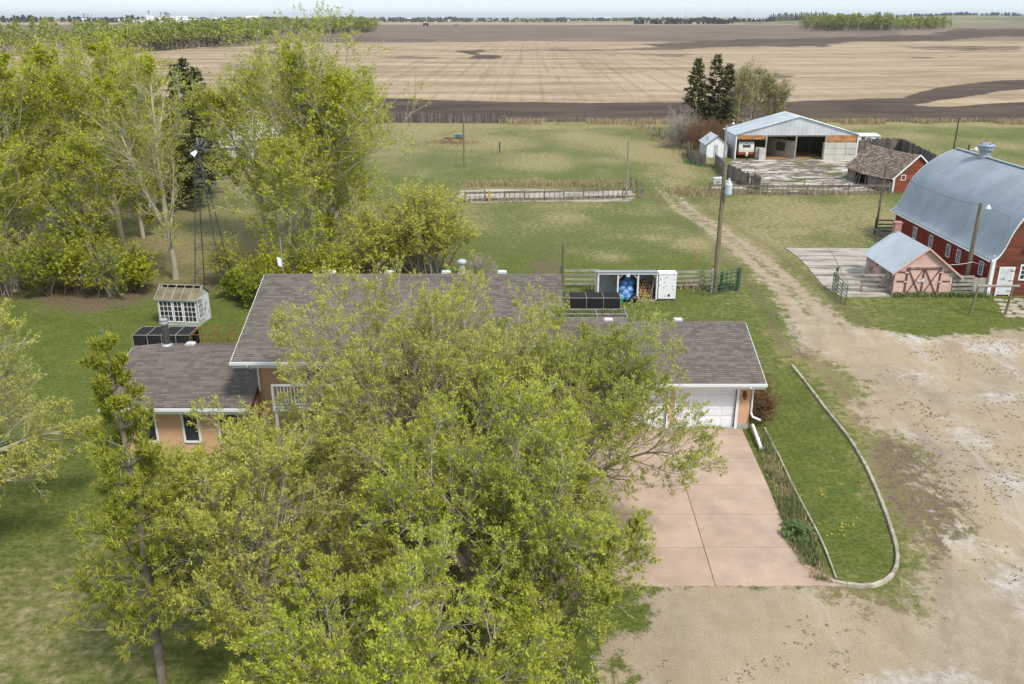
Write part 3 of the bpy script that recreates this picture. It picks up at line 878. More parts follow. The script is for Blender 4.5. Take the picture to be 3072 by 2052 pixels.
# roofs with shingles
rm = gable_roof(house, -11.8, 2.35, 33.9, 4.95, 40.0, 6.98, HO, [deck, ridgecap], label='large main roof with two storeys beneath')
shingle_roof(house, rm, -11.8, 2.35, 33.9, 4.95, 40.0, 6.98, lambda x, s: abs(x + 9.5) * 0.8 + abs(s - 3.2), 1, HO)
rl = gable_roof(house, -17.85, -11.32, 34.3, 2.62, 38.3, 3.95, HO, [deck, ridgecap], label='low roof over the side wing')
shingle_roof(house, rl, -17.85, -11.32, 34.3, 2.62, 38.3, 3.95, lambda x, s: s + abs(x + 14.0) * 0.5, 2, HO)
rg = gable_roof(house, 1.87, 11.75, 37.0, 2.62, 41.4, 4.08, HO, [deck, ridgecap], label='roof over the garage')
shingle_roof(house, rg, 1.87, 11.75, 37.0, 2.62, 41.4, 4.08, lambda x, s: abs(x - 9.6), 3, HO)

# gutters and fascia
for x0, x1, ye, ze in ((-11.85, 2.4, 33.9, 4.95), (-17.9, -11.35, 34.3, 2.62), (1.9, 11.8, 37.0, 2.62)):
    m = MB(HO)
    m.prism_x([(ye - 0.015, ze - 0.16), (ye - 0.015, ze - 0.005), (ye - 0.03, ze - 0.005), (ye - 0.03, ze - 0.14), (ye - 0.11, ze - 0.13), (ye - 0.125, ze - 0.0), (ye - 0.145, ze), (ye - 0.135, ze - 0.12), (ye - 0.11, ze - 0.16)], x0, x1)
    m.build('gutter', M['white'], house)
    m = MB(HO)
    m.box(x0 + 0.05, x1 - 0.05, ye + 0.001, ye + 0.03, ze - 0.3, ze - 0.14)
    m.box(x0 + 0.05, x1 - 0.05, ye + 0.03, ye + 1.6 if ze > 4 else ye + 0.62, ze - 0.3, ze - 0.27)
    m.build('fascia', M['white'], house)
for x, ye, ze, yr, zr, nm in ((-11.8, 33.9, 4.95, 40.0, 6.98, 0), (11.75, 37.0, 2.62, 41.4, 4.08, 1), (-17.85, 34.3, 2.62, 38.3, 3.95, 0)):
    m = MB(HO)
    yb = 2 * yr - ye
    x0, x1 = (x - 0.03, x - 0.004) if nm == 0 else (x + 0.004, x + 0.03)
    m.prism_x([(ye, ze + 0.01), (yr, zr + 0.01), (yb, ze + 0.01), (yb, ze - 0.2), (yr, zr - 0.2), (ye, ze - 0.2)], x0, x1)
    m.build('bargeboard', M['white'], house)

# garage doors with pressed panels
for x0, x1, nc in ((2.5, 7.35, 8), (7.85, 10.62, 4)):
    m = MB(HO)
    m.box(x0 + 0.001, x1 - 0.001, gy0 + 0.12, gy0 + 0.16, 0.09, 2.279)
    d = m.build('garage_door', M['whitedoor'], house)
    cw = (x1 - x0) / nc
    rh = (2.28 - 0.09) / 4
    pm = MB()
    w2, h2 = cw / 2 - 0.07, rh / 2 - 0.085
    i2 = 0.03
    pm.add([(-w2, 0, -h2), (w2, 0, -h2), (w2, 0, h2), (-w2, 0, h2), (-w2 + i2, -0.018, -h2 + i2), (w2 - i2, -0.018, -h2 + i2), (w2 - i2, -0.018, h2 - i2), (-w2 + i2, -0.018, h2 - i2)],
           [(4, 5, 6, 7), (0, 1, 5, 4), (1, 2, 6, 5), (2, 3, 7, 6), (3, 0, 4, 7)])
    pme = pm.mesh('door_panel', M['whitedoor'])
    sm = MB(HO)
    for r in range(4):
        for c in range(nc):
            link('door_panel', pme, d, (x0 + cw * (c + 0.5) - HX, gy0 + 0.12 - HY, 0.09 + rh * (r + 0.5)))
        if r: sm.box(x0 + 0.01, x1 - 0.01, gy0 + 0.112, gy0 + 0.119, 0.09 + rh * r - 0.008, 0.09 + rh * r + 0.008)
    sm.build('section_joint', M['alu'], d)
    m = MB(HO)
    m.box(x0 - 0.13, x0, gy0 - 0.03, gy0 + 0.11, 0.0, 2.41)
    m.box(x1, x1 + 0.13, gy0 - 0.03, gy0 + 0.11, 0.0, 2.41)
    m.box(x0, x1, gy0 - 0.03, gy0 + 0.11, 2.28, 2.41)
    m.build('door_frame', M['white'], house)
# dark garage inside
# downspouts, lamp, pipes
m = MB(HO)
m.tube([(11.05, 36.88, 2.46), (11.05, 37.1, 2.36), (11.25, 37.5, 2.26), (11.36, 37.55, 2.2), (11.36, 37.55, 0.85)], 0.045, 6)
m.tube([(11.36, 37.55, 0.86), (11.42, 37.4, 0.72), (11.75, 37.2, 0.64)], 0.055, 6)
m.build('downspout', M['white'], house)
m = MB(HO)
m.tube([(-11.1, 33.8, 4.8), (-11.1, 34.2, 4.5), (-11.2, 35.5, 4.2), (-11.2, 35.52, 2.9)], 0.045, 6)
m.build('downspout', M['white'], house)
m = MB(HO)
m.box(10.9, 11.06, gy0 - 0.03, gy0, 1.66, 1.98)
m.tube([(10.98, gy0 - 0.03, 1.9), (10.98, gy0 - 0.14, 1.98), (10.98, gy0 - 0.17, 1.9)], 0.015, 5)
m.tube([(10.98, gy0 - 0.17, 1.92), (10.98, gy0 - 0.17, 1.86), (10.98, gy0 - 0.17, 1.62), (10.98, gy0 - 0.17, 1.58)], [0.03, 0.1, 0.075, 0.03], 6)
m.build('wall_lamp', M['rust'], house)

# ridge vents, flue pipes, aerial
def box_vent(x, y, z):
    m = MB(HO)
    m.box(x - 0.1, x + 0.1, y - 0.1, y + 0.1, z - 0.2, z + 0.05)
    m.prism_y([(x - 0.22, z + 0.04), (x + 0.22, z + 0.04), (x + 0.22, z + 0.08), (x + 0.17, z + 0.12), (x - 0.17, z + 0.12), (x - 0.22, z + 0.08)], y - 0.18, y + 0.18)
    m.build('roof_vent', M['whiteworn'], house)
for u in (989, 1165, 1337, 1506):
    box_vent(X(u, 40.5, 7.0), 40.75, 6.82)
for u in (1825, 2034):
    box_vent(X(u, 42.0, 4.0), 42.0, 3.95)
box_vent(X(574, 38.9, 3.9), 38.75, 3.85)
x = X(1385, 40.4, 7.5)
m = MB(HO)
m.tube([(x, 40.6, 6.6), (x, 40.6, 7.35)], 0.13, 10)
m.tube([(x, 40.6, 7.35), (x, 40.6, 7.4), (x, 40.6, 7.48), (x, 40.6, 7.54), (x, 40.6, 7.57)], [0.15, 0.23, 0.23, 0.16, 0.1], 10)
m.tube([(x, 40.6, 6.75), (x, 40.6, 6.92)], 0.2, 10)
m.build('flue_pipe', M['palesteel'], house, smooth=False)
x = X(496, 38.4, 4.5)
m = MB(HO)
m.tube([(x, 38.45, 3.7), (x, 38.45, 5.0)], 0.16, 10)
m.build('flue_pipe', M['darkpipe'], house)
m = MB(HO)
m.tube([(x, 38.45, 5.0), (x, 38.45, 5.05), (x, 38.45, 5.12), (x, 38.45, 5.16)], [0.2, 0.22, 0.22, 0.18], 12)
m.tube([(x, 38.45, 5.17), (x, 38.45, 5.26), (x, 38.45, 5.3)], [0.2, 0.2, 0.12], 12)
m.build('flue_cap', M['alu'], house)
m = MB(HO)
m.tube([(x, 38.45, 3.72), (x, 38.45, 3.98), (x, 38.45, 4.06)], [0.3, 0.26, 0.18], 12)
m.build('flue_collar', M['alu'], house)
x = X(848, 40.8, 7.0)
m = MB(HO)
m.tube([(x, 40.9, 6.6), (x - 0.02, 40.9, 8.6)], 0.025, 5)
m.build('aerial_mast', M['alu'], house)
m = MB(HO)
m.hexa([(x - 0.2, 40.82, 7.2), (x - 0.03, 40.9, 7.12), (x - 0.03, 40.94, 7.12), (x - 0.2, 40.86, 7.2), (x - 0.24, 40.82, 7.62), (x - 0.06, 40.9, 7.52), (x - 0.06, 40.94, 7.52), (x - 0.24, 40.86, 7.62)])
m.build('antenna_panel', M['white'], house)

# balcony
m = MB(HO)
m.box(-10.3, 1.6, 34.15, 35.6, 2.62, 2.75)
m.build('balcony_floor', M['concrete'], house)
m = MB(HO)
m.box(-10.3, 1.6, 34.09, 34.15, 2.56, 2.77)
m.build('balcony_edge', M['white'], house)
m = MB(HO)
m.box(-10.3, 1.6, 34.1, 34.2, 3.72, 3.79)
m.box(-10.3, 1.6, 34.13, 34.17, 2.85, 2.89)
m.build('handrail', M['white'], house)
bm_ = MB(); bm_.box(-0.016, 0.016, -0.016, 0.016, 0, 0.83)
bme = bm_.mesh('baluster', M['white'])
pb = MB(); pb.box(-0.05, 0.05, -0.05, 0.05, 0, 1.02)
pme = pb.mesh('railing_post', M['white'])
for i in range(8): link('railing_post', pme, house, (-10.25 + i * 1.685 - HX, 34.15 - HY, 2.752))
k = 0
x = -10.05
while x < 1.5:
    if min(abs(x - (-10.25 + i * 1.685)) for i in range(8)) > 0.07: link('baluster', bme, house, (x - HX, 34.15 - HY, 2.89))
    x += 0.145
bm_ = MB(); bm_.box(-0.07, 0.07, -0.07, 0.07, 0, 2.56)
pme = bm_.mesh('balcony_post', M['white'])
for x in (-10.2, -6.2, -2.3, 1.5): link('balcony_post', pme, house, (x - HX, 34.25 - HY, 0))

def window(parent, off, x0, x1, z0, z1, y, nx=1, nz=1, fr=0.09, mat='white', glass='glass', depth=0.05):
    m = MB(off)
    m.box(x0 - fr, x0, y - depth, y + 0.02, z0 - fr, z1 + fr)
    m.box(x1, x1 + fr, y - depth, y + 0.02, z0 - fr, z1 + fr)
    m.box(x0, x1, y - depth, y + 0.02, z1, z1 + fr)
    m.box(x0, x1, y - depth - 0.02, y + 0.02, z0 - fr, z0)
    for i in range(1, nx):
        xx = x0 + (x1 - x0) * i / nx
        m.box(xx - 0.02, xx + 0.02, y - depth + 0.01, y + 0.01, z0, z1)
    for j in range(1, nz):
        zz = z0 + (z1 - z0) * j / nz
        for i in range(nx):
            a = x0 + (x1 - x0) * i / nx + (0.02 if i else 0)
            b = x0 + (x1 - x0) * (i + 1) / nx - (0.02 if i < nx - 1 else 0)
            m.box(a, b, y - depth + 0.01, y + 0.01, zz - 0.02, zz + 0.02)
    w = m.build('window', M[mat], parent)
    m = MB(off)
    m.box(x0, x1, y - 0.012, y - 0.004, z0, z1)
    m.build('pane', M[glass], w)
    return w

for x0, x1 in ((-16.6, -15.9), (-14.6, -14.0), (-13.0, -12.2)):
    window(house, HO, x0, x1, 0.7, 2.0, 35.0)
for x0, x1 in ((-9.6, -8.4), (-3.9, -2.0), (0.2, 1.3)):
    window(house, HO, x0, x1, 3.4, 4.4, 35.6)
    window(house, HO, x0, x1, 0.8, 2.0, 35.6)
m = MB(HO)
m.box(-7.2, -4.4, 35.56, 35.598, 2.76, 4.65)
m.build('brown_panel', M['brownwall'], house)
m = MB(HO)
m.box(-1.5, -0.4, 35.55, 35.6, 0.05, 2.1)
m.build('front_door', M['brownwall'], house)

# a white drain pipe lying by the garage, a wall lamp is on the house
t = thing('drain_pipe', 'loose white drain pipe lying on the grass beside the garage corner', 'pipe', (*P(1735, 1010), 0))
a = Vector(G(2256, 1292)); b_ = Vector(G(2282, 1354))
o = Vector((*P(1735, 1010), 0))
m = MB((-o.x, -o.y, 0))
m.tube([(a.x, a.y, 0.3), (b_.x, b_.y, 0.16)], 0.08, 8)
m.build('pipe', M['white'], t)
m = MB((-o.x, -o.y, 0))
c = a.lerp(b_, 0.62)
m.tube([(c.x - 0.01, c.y + 0.02, 0.225), (c.x + 0.012, c.y - 0.05, 0.207)], 0.1, 8)
m.build('joint', M['white'], t)

# ------------------------------------------------------------------ driveway, kerbs
drive = thing('driveway', 'wide pink concrete driveway of large cast slabs in front of the garage', 'driveway', (7, 30, 0))
drive['kind'] = 'structure'
del drive['category']
ys = [37.56, 36.9, 34.6, 32.2, 29.9, 27.6, 25.25]
def edge_x(y):
    pts = [(37.6, 11.0), (34.8, 10.88), (32.2, 10.76), (29.0, 10.55), (27.6, 10.5), (26.4, 10.72), (25.25, 11.6)]
    for (ya, xa), (yb, xb) in zip(pts, pts[1:]):
        if y >= yb: return xa + (xb - xa) * (ya - y) / (ya - yb)
    return pts[-1][1]
xj = lambda y: 7.27 + (31.5 - y) * -0.035
for i in range(len(ys) - 1):
    ya, yb = ys[i] - 0.013, ys[i + 1] + 0.013
    for side in (0, 3):
        if side == 3:
            poly = [(xj(ya) + 0.012, ya), (xj(yb) + 0.012, yb)]
            n = 6
            poly += [(edge_x(yb + (ya - yb) * k / n), yb + (ya - yb) * k / n) for k in range(n + 1)]
        else:
            x0, x1 = (2.2 + side * 1.7, 2.2 + (side + 1) * 1.7 - 0.016) if side < 2 else (5.6, None)
            if side == 2: poly = [(5.6, ya), (5.6, yb), (xj(yb) - 0.012, yb), (xj(ya) - 0.012, ya)]
            else: poly = [(x0, ya), (x0, yb), (x1, yb), (x1, ya)]
        if side == 1: continue
        if side == 0: poly = [(1.2, ya), (1.2, yb), (xj(yb) - 0.012, yb), (xj(ya) - 0.012, ya)]
        if i == len(ys) - 2:
            pb = []
            for k in range(len(poly)):
                p0, p1 = poly[k], poly[(k + 1) % len(poly)]
                pb.append(p0)
                if abs(p0[1] - yb) < 0.02 and abs(p1[1] - yb) < 0.02:
                    nn_ = int(abs(p1[0] - p0[0]) / 0.16)
                    for kk in range(1, nn_): pb.append((p0[0] + (p1[0] - p0[0]) * kk / nn_, yb + rnd.uniform(-0.035, 0.05)))
            poly = pb
        m = MB((-7, -30, 0))
        z = 0.035 + rnd.uniform(-0.003, 0.003)
        m.prism([(p[0], p[1]) for p in poly], -0.05, z)
        m.build('slab', M['pinkslab'], drive)

def kerb(name, pts, w, h, mat, seglen=2.4):
    """kerb of separate cast lengths along a path"""
    root = thing(name, None, None, (pts[0][0], pts[0][1], 0))
    del_keys = [k for k in ('label', 'category') if k in root]
    root['kind'] = 'structure'
    # resample
    P2 = [Vector((p[0], p[1])) for p in pts]
    out = [P2[0]]
    for a, b in zip(P2, P2[1:]):
        n = max(1, int((b - a).length / 0.5))
        for k in range(1, n + 1): out.append(a.lerp(b, k / n))
    # smooth
    for _ in range(3):
        out = [out[0]] + [(out[i - 1] + out[i] * 2 + out[i + 1]) / 4 for i in range(1, len(out) - 1)] + [out[-1]]
    i = 0
    step = max(2, int(seglen / 0.5))
    while i < len(out) - 1:
        seg = out[i:i + step + 1]
        if len(seg) < 2: break
        m = MB((-pts[0][0], -pts[0][1], 0))
        L, Rr = [], []
        for k, p in enumerate(seg):
            j = i + k
            t = (out[min(j + 1, len(out) - 1)] - out[max(j - 1, 0)]).normalized()
            nn = Vector((-t.y, t.x)) * (w / 2)
            q = p
            if k == 0: q = p + t * 0.006
            if k == len(seg) - 1: q = p - t * 0.006
            L.append(q + nn); Rr.append(q - nn)
        hh = h + rnd.uniform(-0.012, 0.012)
        vs = []
        for a, b in zip(L, Rr): vs += [(a.x, a.y, -0.1), (b.x, b.y, -0.1), (b.x * 0.85 + a.x * 0.15, b.y * 0.85 + a.y * 0.15, hh), (a.x * 0.85 + b.x * 0.15, a.y * 0.85 + b.y * 0.15, hh)]
        fs = []
        for k in range(len(seg) - 1):
            o = k * 4
            for q in range(4): fs.append((o + q, o + 4 + q, o + 4 + (q + 1) % 4, o + (q + 1) % 4))
        fs += [(0, 1, 2, 3), tuple((len(seg) - 1) * 4 + q for q in (3, 2, 1, 0))]
        m.add(vs, fs)
        m.build('kerbstone', mat, root)
        i += step
    return root
kerb('lawn_kerb', PL((1815, 840), (1850, 883), (1900, 950), (1950, 1010), (1990, 1080), (2020, 1150), (2045, 1220), (2060, 1275), (2063, 1300), (2052, 1325), (2030, 1341), (2005, 1349), (1980, 1352), (1945, 1347), (1905, 1335)), 0.17, 0.12, M['kerb'])
kerb('lawn_edging', [G(2048 + a * 0.4363, 1368 + b_ * 0.4363)[:2] for a, b_ in ((560, -190), (600, -110), (660, 0), (740, 180), (850, 390), (920, 520), (1000, 690), (1055, 850))], 0.09, 0.09, M['kerb'], 3.0)
# ------------------------------------------------------------------ the barn
def ribbed(m, P00, along, slope, pitch=0.4, rib=0.022, nx=None):
    """ribbed sheet: P00 corner, along = vector across the ribs, slope = list of vectors from the corner up the sheet; thin folded sheet"""
    A = Vector(along)
    n = max(1, round(A.length / pitch))
    prof = [Vector(p) for p in slope]
    nrm0 = A.cross(prof[-1] - prof[0]).normalized()
    cols = []
    for i in range(n):
        for f, h in ((0.0, 0), (0.82, 0), (0.87, 1), (0.95, 1)):
            cols.append(((i + f) / n, h))
    cols.append((1.0, 0))
    vs, fs = [], []
    np_ = len(prof)
    for k, p in enumerate(prof):
        t = (prof[min(k + 1, np_ - 1)] - prof[max(k - 1, 0)]).normalized()
        nr = A.cross(t).normalized()
        for f, h in cols:
            q = Vector(P00) + A * f + p + nr * (rib * h)
            vs.append(tuple(q))
    nc = len(cols)
    for k in range(np_ - 1):
        for c in range(nc - 1):
            fs.append((k * nc + c, k * nc + c + 1, (k + 1) * nc + c + 1, (k + 1) * nc + c))
    m.add(vs, fs)

def lap_boards(m, half, z0, z1, y, bh=0.15, proud=0.02, xc=0.0, holes=(), rr=None):
    """lap siding on a gable facing -y; half(z) gives the left and right limit at height z; holes are (x0, x1, z0, z1)"""
    n = max(1, round((z1 - z0) / bh))
    bh = (z1 - z0) / n
    for i in range(n):
        a, b = z0 + i * bh, z0 + (i + 1) * bh - 0.004
        la, ra = half(a); lb, rb = half(b)
        segs = [(la, ra, lb, rb)]
        for hx0, hx1, hz0, hz1 in holes:
            if a < hz1 - 0.01 and b > hz0 + 0.01:
                new = []
                for (p, q, p2, q2) in segs:
                    if p < hx0: new.append((p, min(q, hx0), p2, min(q2, hx0)))
                    if q > hx1: new.append((max(p, hx1), q, max(p2, hx1), q2))
                segs = new
        for (p, q, p2, q2) in segs:
            if q - p < 0.02: continue
            pr = proud + (rr.uniform(-0.004, 0.006) if rr else 0)
            m.add([(p, y - pr, a), (q, y - pr, a), (q2, y - 0.004, b), (p2, y - 0.004, b), (p, y, a), (q, y, a)], [(0, 1, 2, 3), (4, 5, 1, 0)])

barn = thing('barn', 'large red barn with a curved blue grey steel roof', 'barn', (33.6, 58.8, 0))
BL, BW = 16.4, 9.0
BC = BW / 2
halfp = [(0.0, 7.95), (1.2, 7.42), (2.3, 6.68), (3.15, 5.77), (3.7, 4.74), (4.1, 3.55), (4.45, 2.95), (4.85, 2.66)]
# smooth profile
def prof_pts(n=26):
    pts = []
    xs = [p[0] for p in halfp]
    # catmull-rom on the list
    for i in range(len(halfp) - 1):
        p0 = halfp[max(i - 1, 0)]; p1 = halfp[i]; p2 = halfp[i + 1]; p3 = halfp[min(i + 2, len(halfp) - 1)]
        for k in range(4):
            t = k / 4
            pts.append(tuple(0.5 * (2 * p1[j] + (p2[j] - p0[j]) * t + (2 * p0[j] - 5 * p1[j] + 4 * p2[j] - p3[j]) * t * t + (3 * p1[j] - p0[j] - 3 * p2[j] + p3[j]) * t ** 3) for j in (0, 1)))
    pts.append(halfp[-1])
    return pts
PP = prof_pts()
ov = 0.35
m = MB()
ribbed(m, (BC, -ov, 0), (0, BL + 2 * ov, 0), [(-p[0], 0, p[1]) for p in PP][::-1], 0.3, 0.007)
m.build('roof', M['barnsteel'], barn)
m = MB()
ribbed(m, (BC, BL + ov, 0), (0, -BL - 2 * ov, 0), [(p[0], 0, p[1]) for p in PP][::-1], 0.3, 0.007)
o = m.build('roof', M['barnsteel'], barn)
m = MB()
m.bar((BC, -ov - 0.02, 7.98), (BC, BL + ov + 0.02, 7.98), 0.3, 0.06)
m.build('ridge_cap', M['barnsteel'], barn)
# under-side lining so the roof has thickness
m = MB()
q = [(BC - p[0], p[1] - 0.07) for p in PP][::-1] + [(BC + p[0], p[1] - 0.07) for p in PP][1:]
vs = [(x, -ov + 0.02, z) for x, z in q] + [(x, BL + ov - 0.02, z) for x, z in q]
m.add(vs, [(i, i + 1, len(q) + i + 1, len(q) + i) for i in range(len(q) - 1)])
m.build('roof_lining', M['wood_dark'], barn)
# white rake trim on both ends, made of short lengths following the curve
for y in (-ov - 0.045, BL + ov + 0.005):
    m = MB()
    for a, b_ in zip(q, q[1:]):
        m.hexa([(a[0], y, a[1] - 0.08), (b_[0], y, b_[1] - 0.08), (b_[0], y + 0.04, b_[1] - 0.08), (a[0], y + 0.04, a[1] - 0.08), (a[0], y, a[1] + 0.09), (b_[0], y, b_[1] + 0.09), (b_[0], y + 0.04, b_[1] + 0.09), (a[0], y + 0.04, a[1] + 0.09)])
    m.build('rake_trim', M['white'], barn)
m = MB()
m.box(-0.5, -0.46, -ov, BL + ov, 2.56, 2.66)
m.build('eave_trim', M['white'], barn)
# long side: ribbed red steel above a concrete base, windows
m = MB()
ribbed(m, (0, BL, 0.0), (0, -BL, 0), [(0, 0, 0.45), (0, 0, 2.75)], 0.28, 0.028)
m.build('side_wall', M['redmetal'], barn)
m = MB()
m.box(0.02, 0.2, 0.05, BL - 0.05, 0, 2.75)
m.box(-0.03, 0.0, 0.05, BL - 0.05, 0, 0.45)
m.build('base_wall', M['concrete'], barn)
m = MB()
ribbed(m, (BW, 0, 0.0), (0, BL, 0), [(0, 0, 0.1), (0, 0, 2.75)], 0.28, 0.028)
m.build('side_wall', M['redmetal'], barn)
for yw in (1.35, 4.7, 6.35, 9.3, 12.25):
    m = MB()
    for a, b_, c, d in ((-0.3, -0.22, 1.15, 2.15), (0.22, 0.3, 1.15, 2.15), (-0.22, 0.22, 2.07, 2.15), (-0.22, 0.22, 1.15, 1.23)):
        m.box(-0.07, 0.01, yw + a, yw + b_, c, d)
    m.box(-0.06, 0.0, yw - 0.015, yw + 0.015, 1.23, 2.07)
    for zz in (1.42, 1.63, 1.85): m.box(-0.055, 0.0, yw - 0.22, yw + 0.22, zz - 0.012, zz + 0.012)
    w = m.build('window', M['whiteworn'], barn)
    m = MB(); m.box(-0.035, -0.03, yw - 0.22, yw + 0.22, 1.23, 2.07)
    m.build('pane', M['clearpane'], w)
# gable ends
def gab(z):
    if z <= 2.7: return (0.0, BW)
    for a, b_ in zip(PP, PP[1:]):
        if b_[1] <= z <= a[1]:
            t = (z - b_[1]) / (a[1] - b_[1] + 1e-9)
            h = b_[0] + (a[0] - b_[0]) * t - 0.02
            h = min(h - 0.05, BC)
            return (BC - h, BC + h)
    return (BC - 0.02, BC + 0.02)
rr = random.Random(3)
m = MB()
lap_boards(m, gab, 0.2, 7.85, 0.0, 0.17, 0.022, holes=((0.5, 1.6, 0, 2.12), (1.95, 2.75, 1.15, 2.3)), rr=rr)
m.build('gable_siding', M['redwood'], barn)
m = MB()
poly = [(BC - gab(z)[0] + 0, z) for z in (0,)]
zz = [0.0, 2.6] + [2.75 + 0.2 * k for k in range(26)]
ins = lambda z: 0.0 if z < 2.65 else 0.09
poly = [(gab(z)[0] + ins(z), z) for z in zz] + [(gab(z)[1] - ins(z), z) for z in reversed(zz)]
m.prism_y(poly, 0.01, 0.12)
m.build('gable_wall', M['redwood'], barn)
m = MB(); m.prism_y(poly, BL - 0.1, BL)
m.build('gable_wall', M['redwood'], barn)
m = MB()
m.box(-0.06, 0.16, -0.05, 0.0, 0, 2.95)
m.box(-0.06, -0.03, 0.0, 0.2, 0, 2.6)
m.build('corner_board', M['white'], barn)
m = MB()
m.box(-0.06, 0.12, BL, BL + 0.05, 0.0, 2.9)
m.box(-0.062, -0.03, BL - 0.15, BL, 0.0, 2.6)
m.build('corner_board', M['white'], barn)
m = MB()
m.box(0.6, 1.5, -0.045, 0.0, 0.1, 2.02)
d = m.build('door', M['whiteworn'], barn)
for k in range(5):
    m = MB(); m.box(0.6 + 0.18 * k + 0.006, 0.6 + 0.18 * (k + 1) - 0.006, -0.062, -0.046, 0.11, 2.01)
    m.build('plank', M['whiteworn'], d)
m = MB()
m.box(0.62, 0.95, -0.075, -0.063, 1.25, 1.29)
m.box(0.9, 0.94, -0.1, -0.075, 1.2, 1.34)
m.build('latch', M['wood_dark'], d)
m = MB()
for z in (0.35, 1.1, 1.8): m.box(1.28, 1.56, -0.075, -0.063, z, z + 0.06)
m.build('hinge', M['redwood2'], d)
m = MB()
m.box(0.5, 0.6, -0.06, 0.0, 0.0, 2.12); m.box(1.5, 1.6, -0.06, 0.0, 0.0, 2.12); m.box(0.6, 1.5, -0.06, 0.0, 2.02, 2.12)
m.build('door_frame', M['white'], barn)
window(barn, (0, 0, 0), 2.05, 2.65, 1.25, 2.2, 0.0, 2, 3, 0.1)
m = MB(); m.tube([(2.1, -0.2, 3.78), (2.1, -0.25, 3.7), (2.1, -0.35, 3.6)], [0.04, 0.06, 0.2], 8); m.tube([(2.1, 0, 3.85), (2.1, -0.2, 3.78)], 0.02, 5)
m.build('barn_lamp', M['white'], barn)
# ridge ventilator
y = 12.1
def lathe(m, c, prof, n=12):
    for (r0, z0), (r1, z1) in zip(prof, prof[1:]):
        pass
    m.tube([(c[0], c[1], c[2] + z) for r, z in prof], [r for r, z in prof], n)
m = MB()
lathe(m, (BC, y, 7.9), [(0.52, -0.25), (0.5, 0.1), (0.44, 0.16), (0.42, 0.5), (0.45, 0.55), (0.45, 0.6)])
v = m.build('ventilator', M['vent'], barn)
m = MB()
lathe(m, (BC, y, 7.9), [(0.6, 0.6), (0.6, 0.84), (0.66, 0.88), (0.66, 0.93), (0.52, 1.06), (0.26, 1.16), (0.1, 1.19)], 12)
m.build('cap', M['vent'], v)
m = MB()
m.tube([(BC, y, 9.05), (BC, y, 9.4)], 0.02, 5)
for k in range(4): m.tube([(BC + 0.5 * math.cos(k * 1.57), y + 0.5 * math.sin(k * 1.57), 8.95), (BC + 0.5 * math.cos(k * 1.57), y + 0.5 * math.sin(k * 1.57), 9.06)], 0.05, 5)
m.build('finial', M['rust'], v)

# cable from barn pole etc. come with the poles
# ------------------------------------------------------------------ pink garage
gx0, gy0_, gw, gl = 26.95, 58.9, 4.0, 5.2
pg = thing('pink_garage', 'small pink clapboard garage with brown cross braced double doors', 'garage', (gx0, gy0_, 0))
ez, az = 1.86, 3.42
sl = (az - ez) / (gw / 2)
def pgab(z):
    if z <= ez: return (0.0, gw)
    h = (az - z) / sl
    return (gw / 2 - max(h, 0.01), gw / 2 + max(h, 0.01))
m = MB()
lap_boards(m, pgab, 0.12, az - 0.05, 0.0, 0.14, 0.02, holes=((0.72, 3.2, 0, 2.0),), rr=rr)
m.build('front_siding', M['pink'], pg)
m = MB()
for i in range(12):
    z = 0.12 + i * 0.14
    m.add([(-0.02, 0, z), (-0.02, gl, z), (-0.004, gl, z + 0.136), (-0.004, 0, z + 0.136), (0, 0, z), (0, gl, z)], [(1, 0, 3, 2), (4, 5, 1, 0)])
m.build('side_siding', M['pinkworn'], pg)
m = MB()
m.prism_y([(0.0, 0.1), (gw, 0.1), (gw, ez), (gw / 2, az - 0.02), (0.0, ez)], 0.003, gl)
m.build('wall', M['pinkworn'], pg)
m = MB(); m.box(-0.03, gw + 0.02, -0.03, gl, 0, 0.1)
m.build('footing', M['concrete'], pg)
ovx, ovy = 0.32, 0.22
m = MB()
ribbed(m, (-ovx, gl + ovy, ez - ovx * sl + 0.06), (0, -gl - 2 * ovy, 0), [(0, 0, 0), (gw / 2 + ovx, 0, (gw / 2 + ovx) * sl)], 0.45, 0.014)
m.build('roof', M['palesteel'], pg)
m = MB()
ovr = 0.72
ribbed(m, (gw + ovr, -ovy, ez - ovr * sl + 0.06), (0, gl + 2 * ovy, 0), [(0, 0, 0), (-(gw / 2 + ovr), 0, (gw / 2 + ovr) * sl)], 0.45, 0.014)
m.build('roof', M['palesteel'], pg)
m = MB()
for s, e in ((-1, ovx), (1, ovr)):
    xa = gw / 2; xb = gw / 2 + s * (gw / 2 + e)
    zb = ez - e * sl
    za = az + 0.05
    m.hexa([(min(xa, xb), -ovy - 0.03, (zb if s < 0 else za) - 0.09), (max(xa, xb), -ovy - 0.03, (za if s < 0 else zb) - 0.09), (max(xa, xb), -ovy, (za if s < 0 else zb) - 0.09), (min(xa, xb), -ovy, (zb if s < 0 else za) - 0.09),
            (min(xa, xb), -ovy - 0.03, (zb if s < 0 else za) + 0.05), (max(xa, xb), -ovy - 0.03, (za if s < 0 else zb) + 0.05), (max(xa, xb), -ovy, (za if s < 0 else zb) + 0.05), (min(xa, xb), -ovy, (zb if s < 0 else za) + 0.05)])
m.build('bargeboard', M['pink'], pg)
m = MB()
m.box(-0.035, 0.1, -0.035, 0.0, 0.1, ez); m.build('corner_board', M['pink'], pg)
m = MB(); m.box(gw - 0.1, gw + 0.03, -0.035, 0.0, 0.1, ez)
m.build('corner_board', M['pink'], pg)
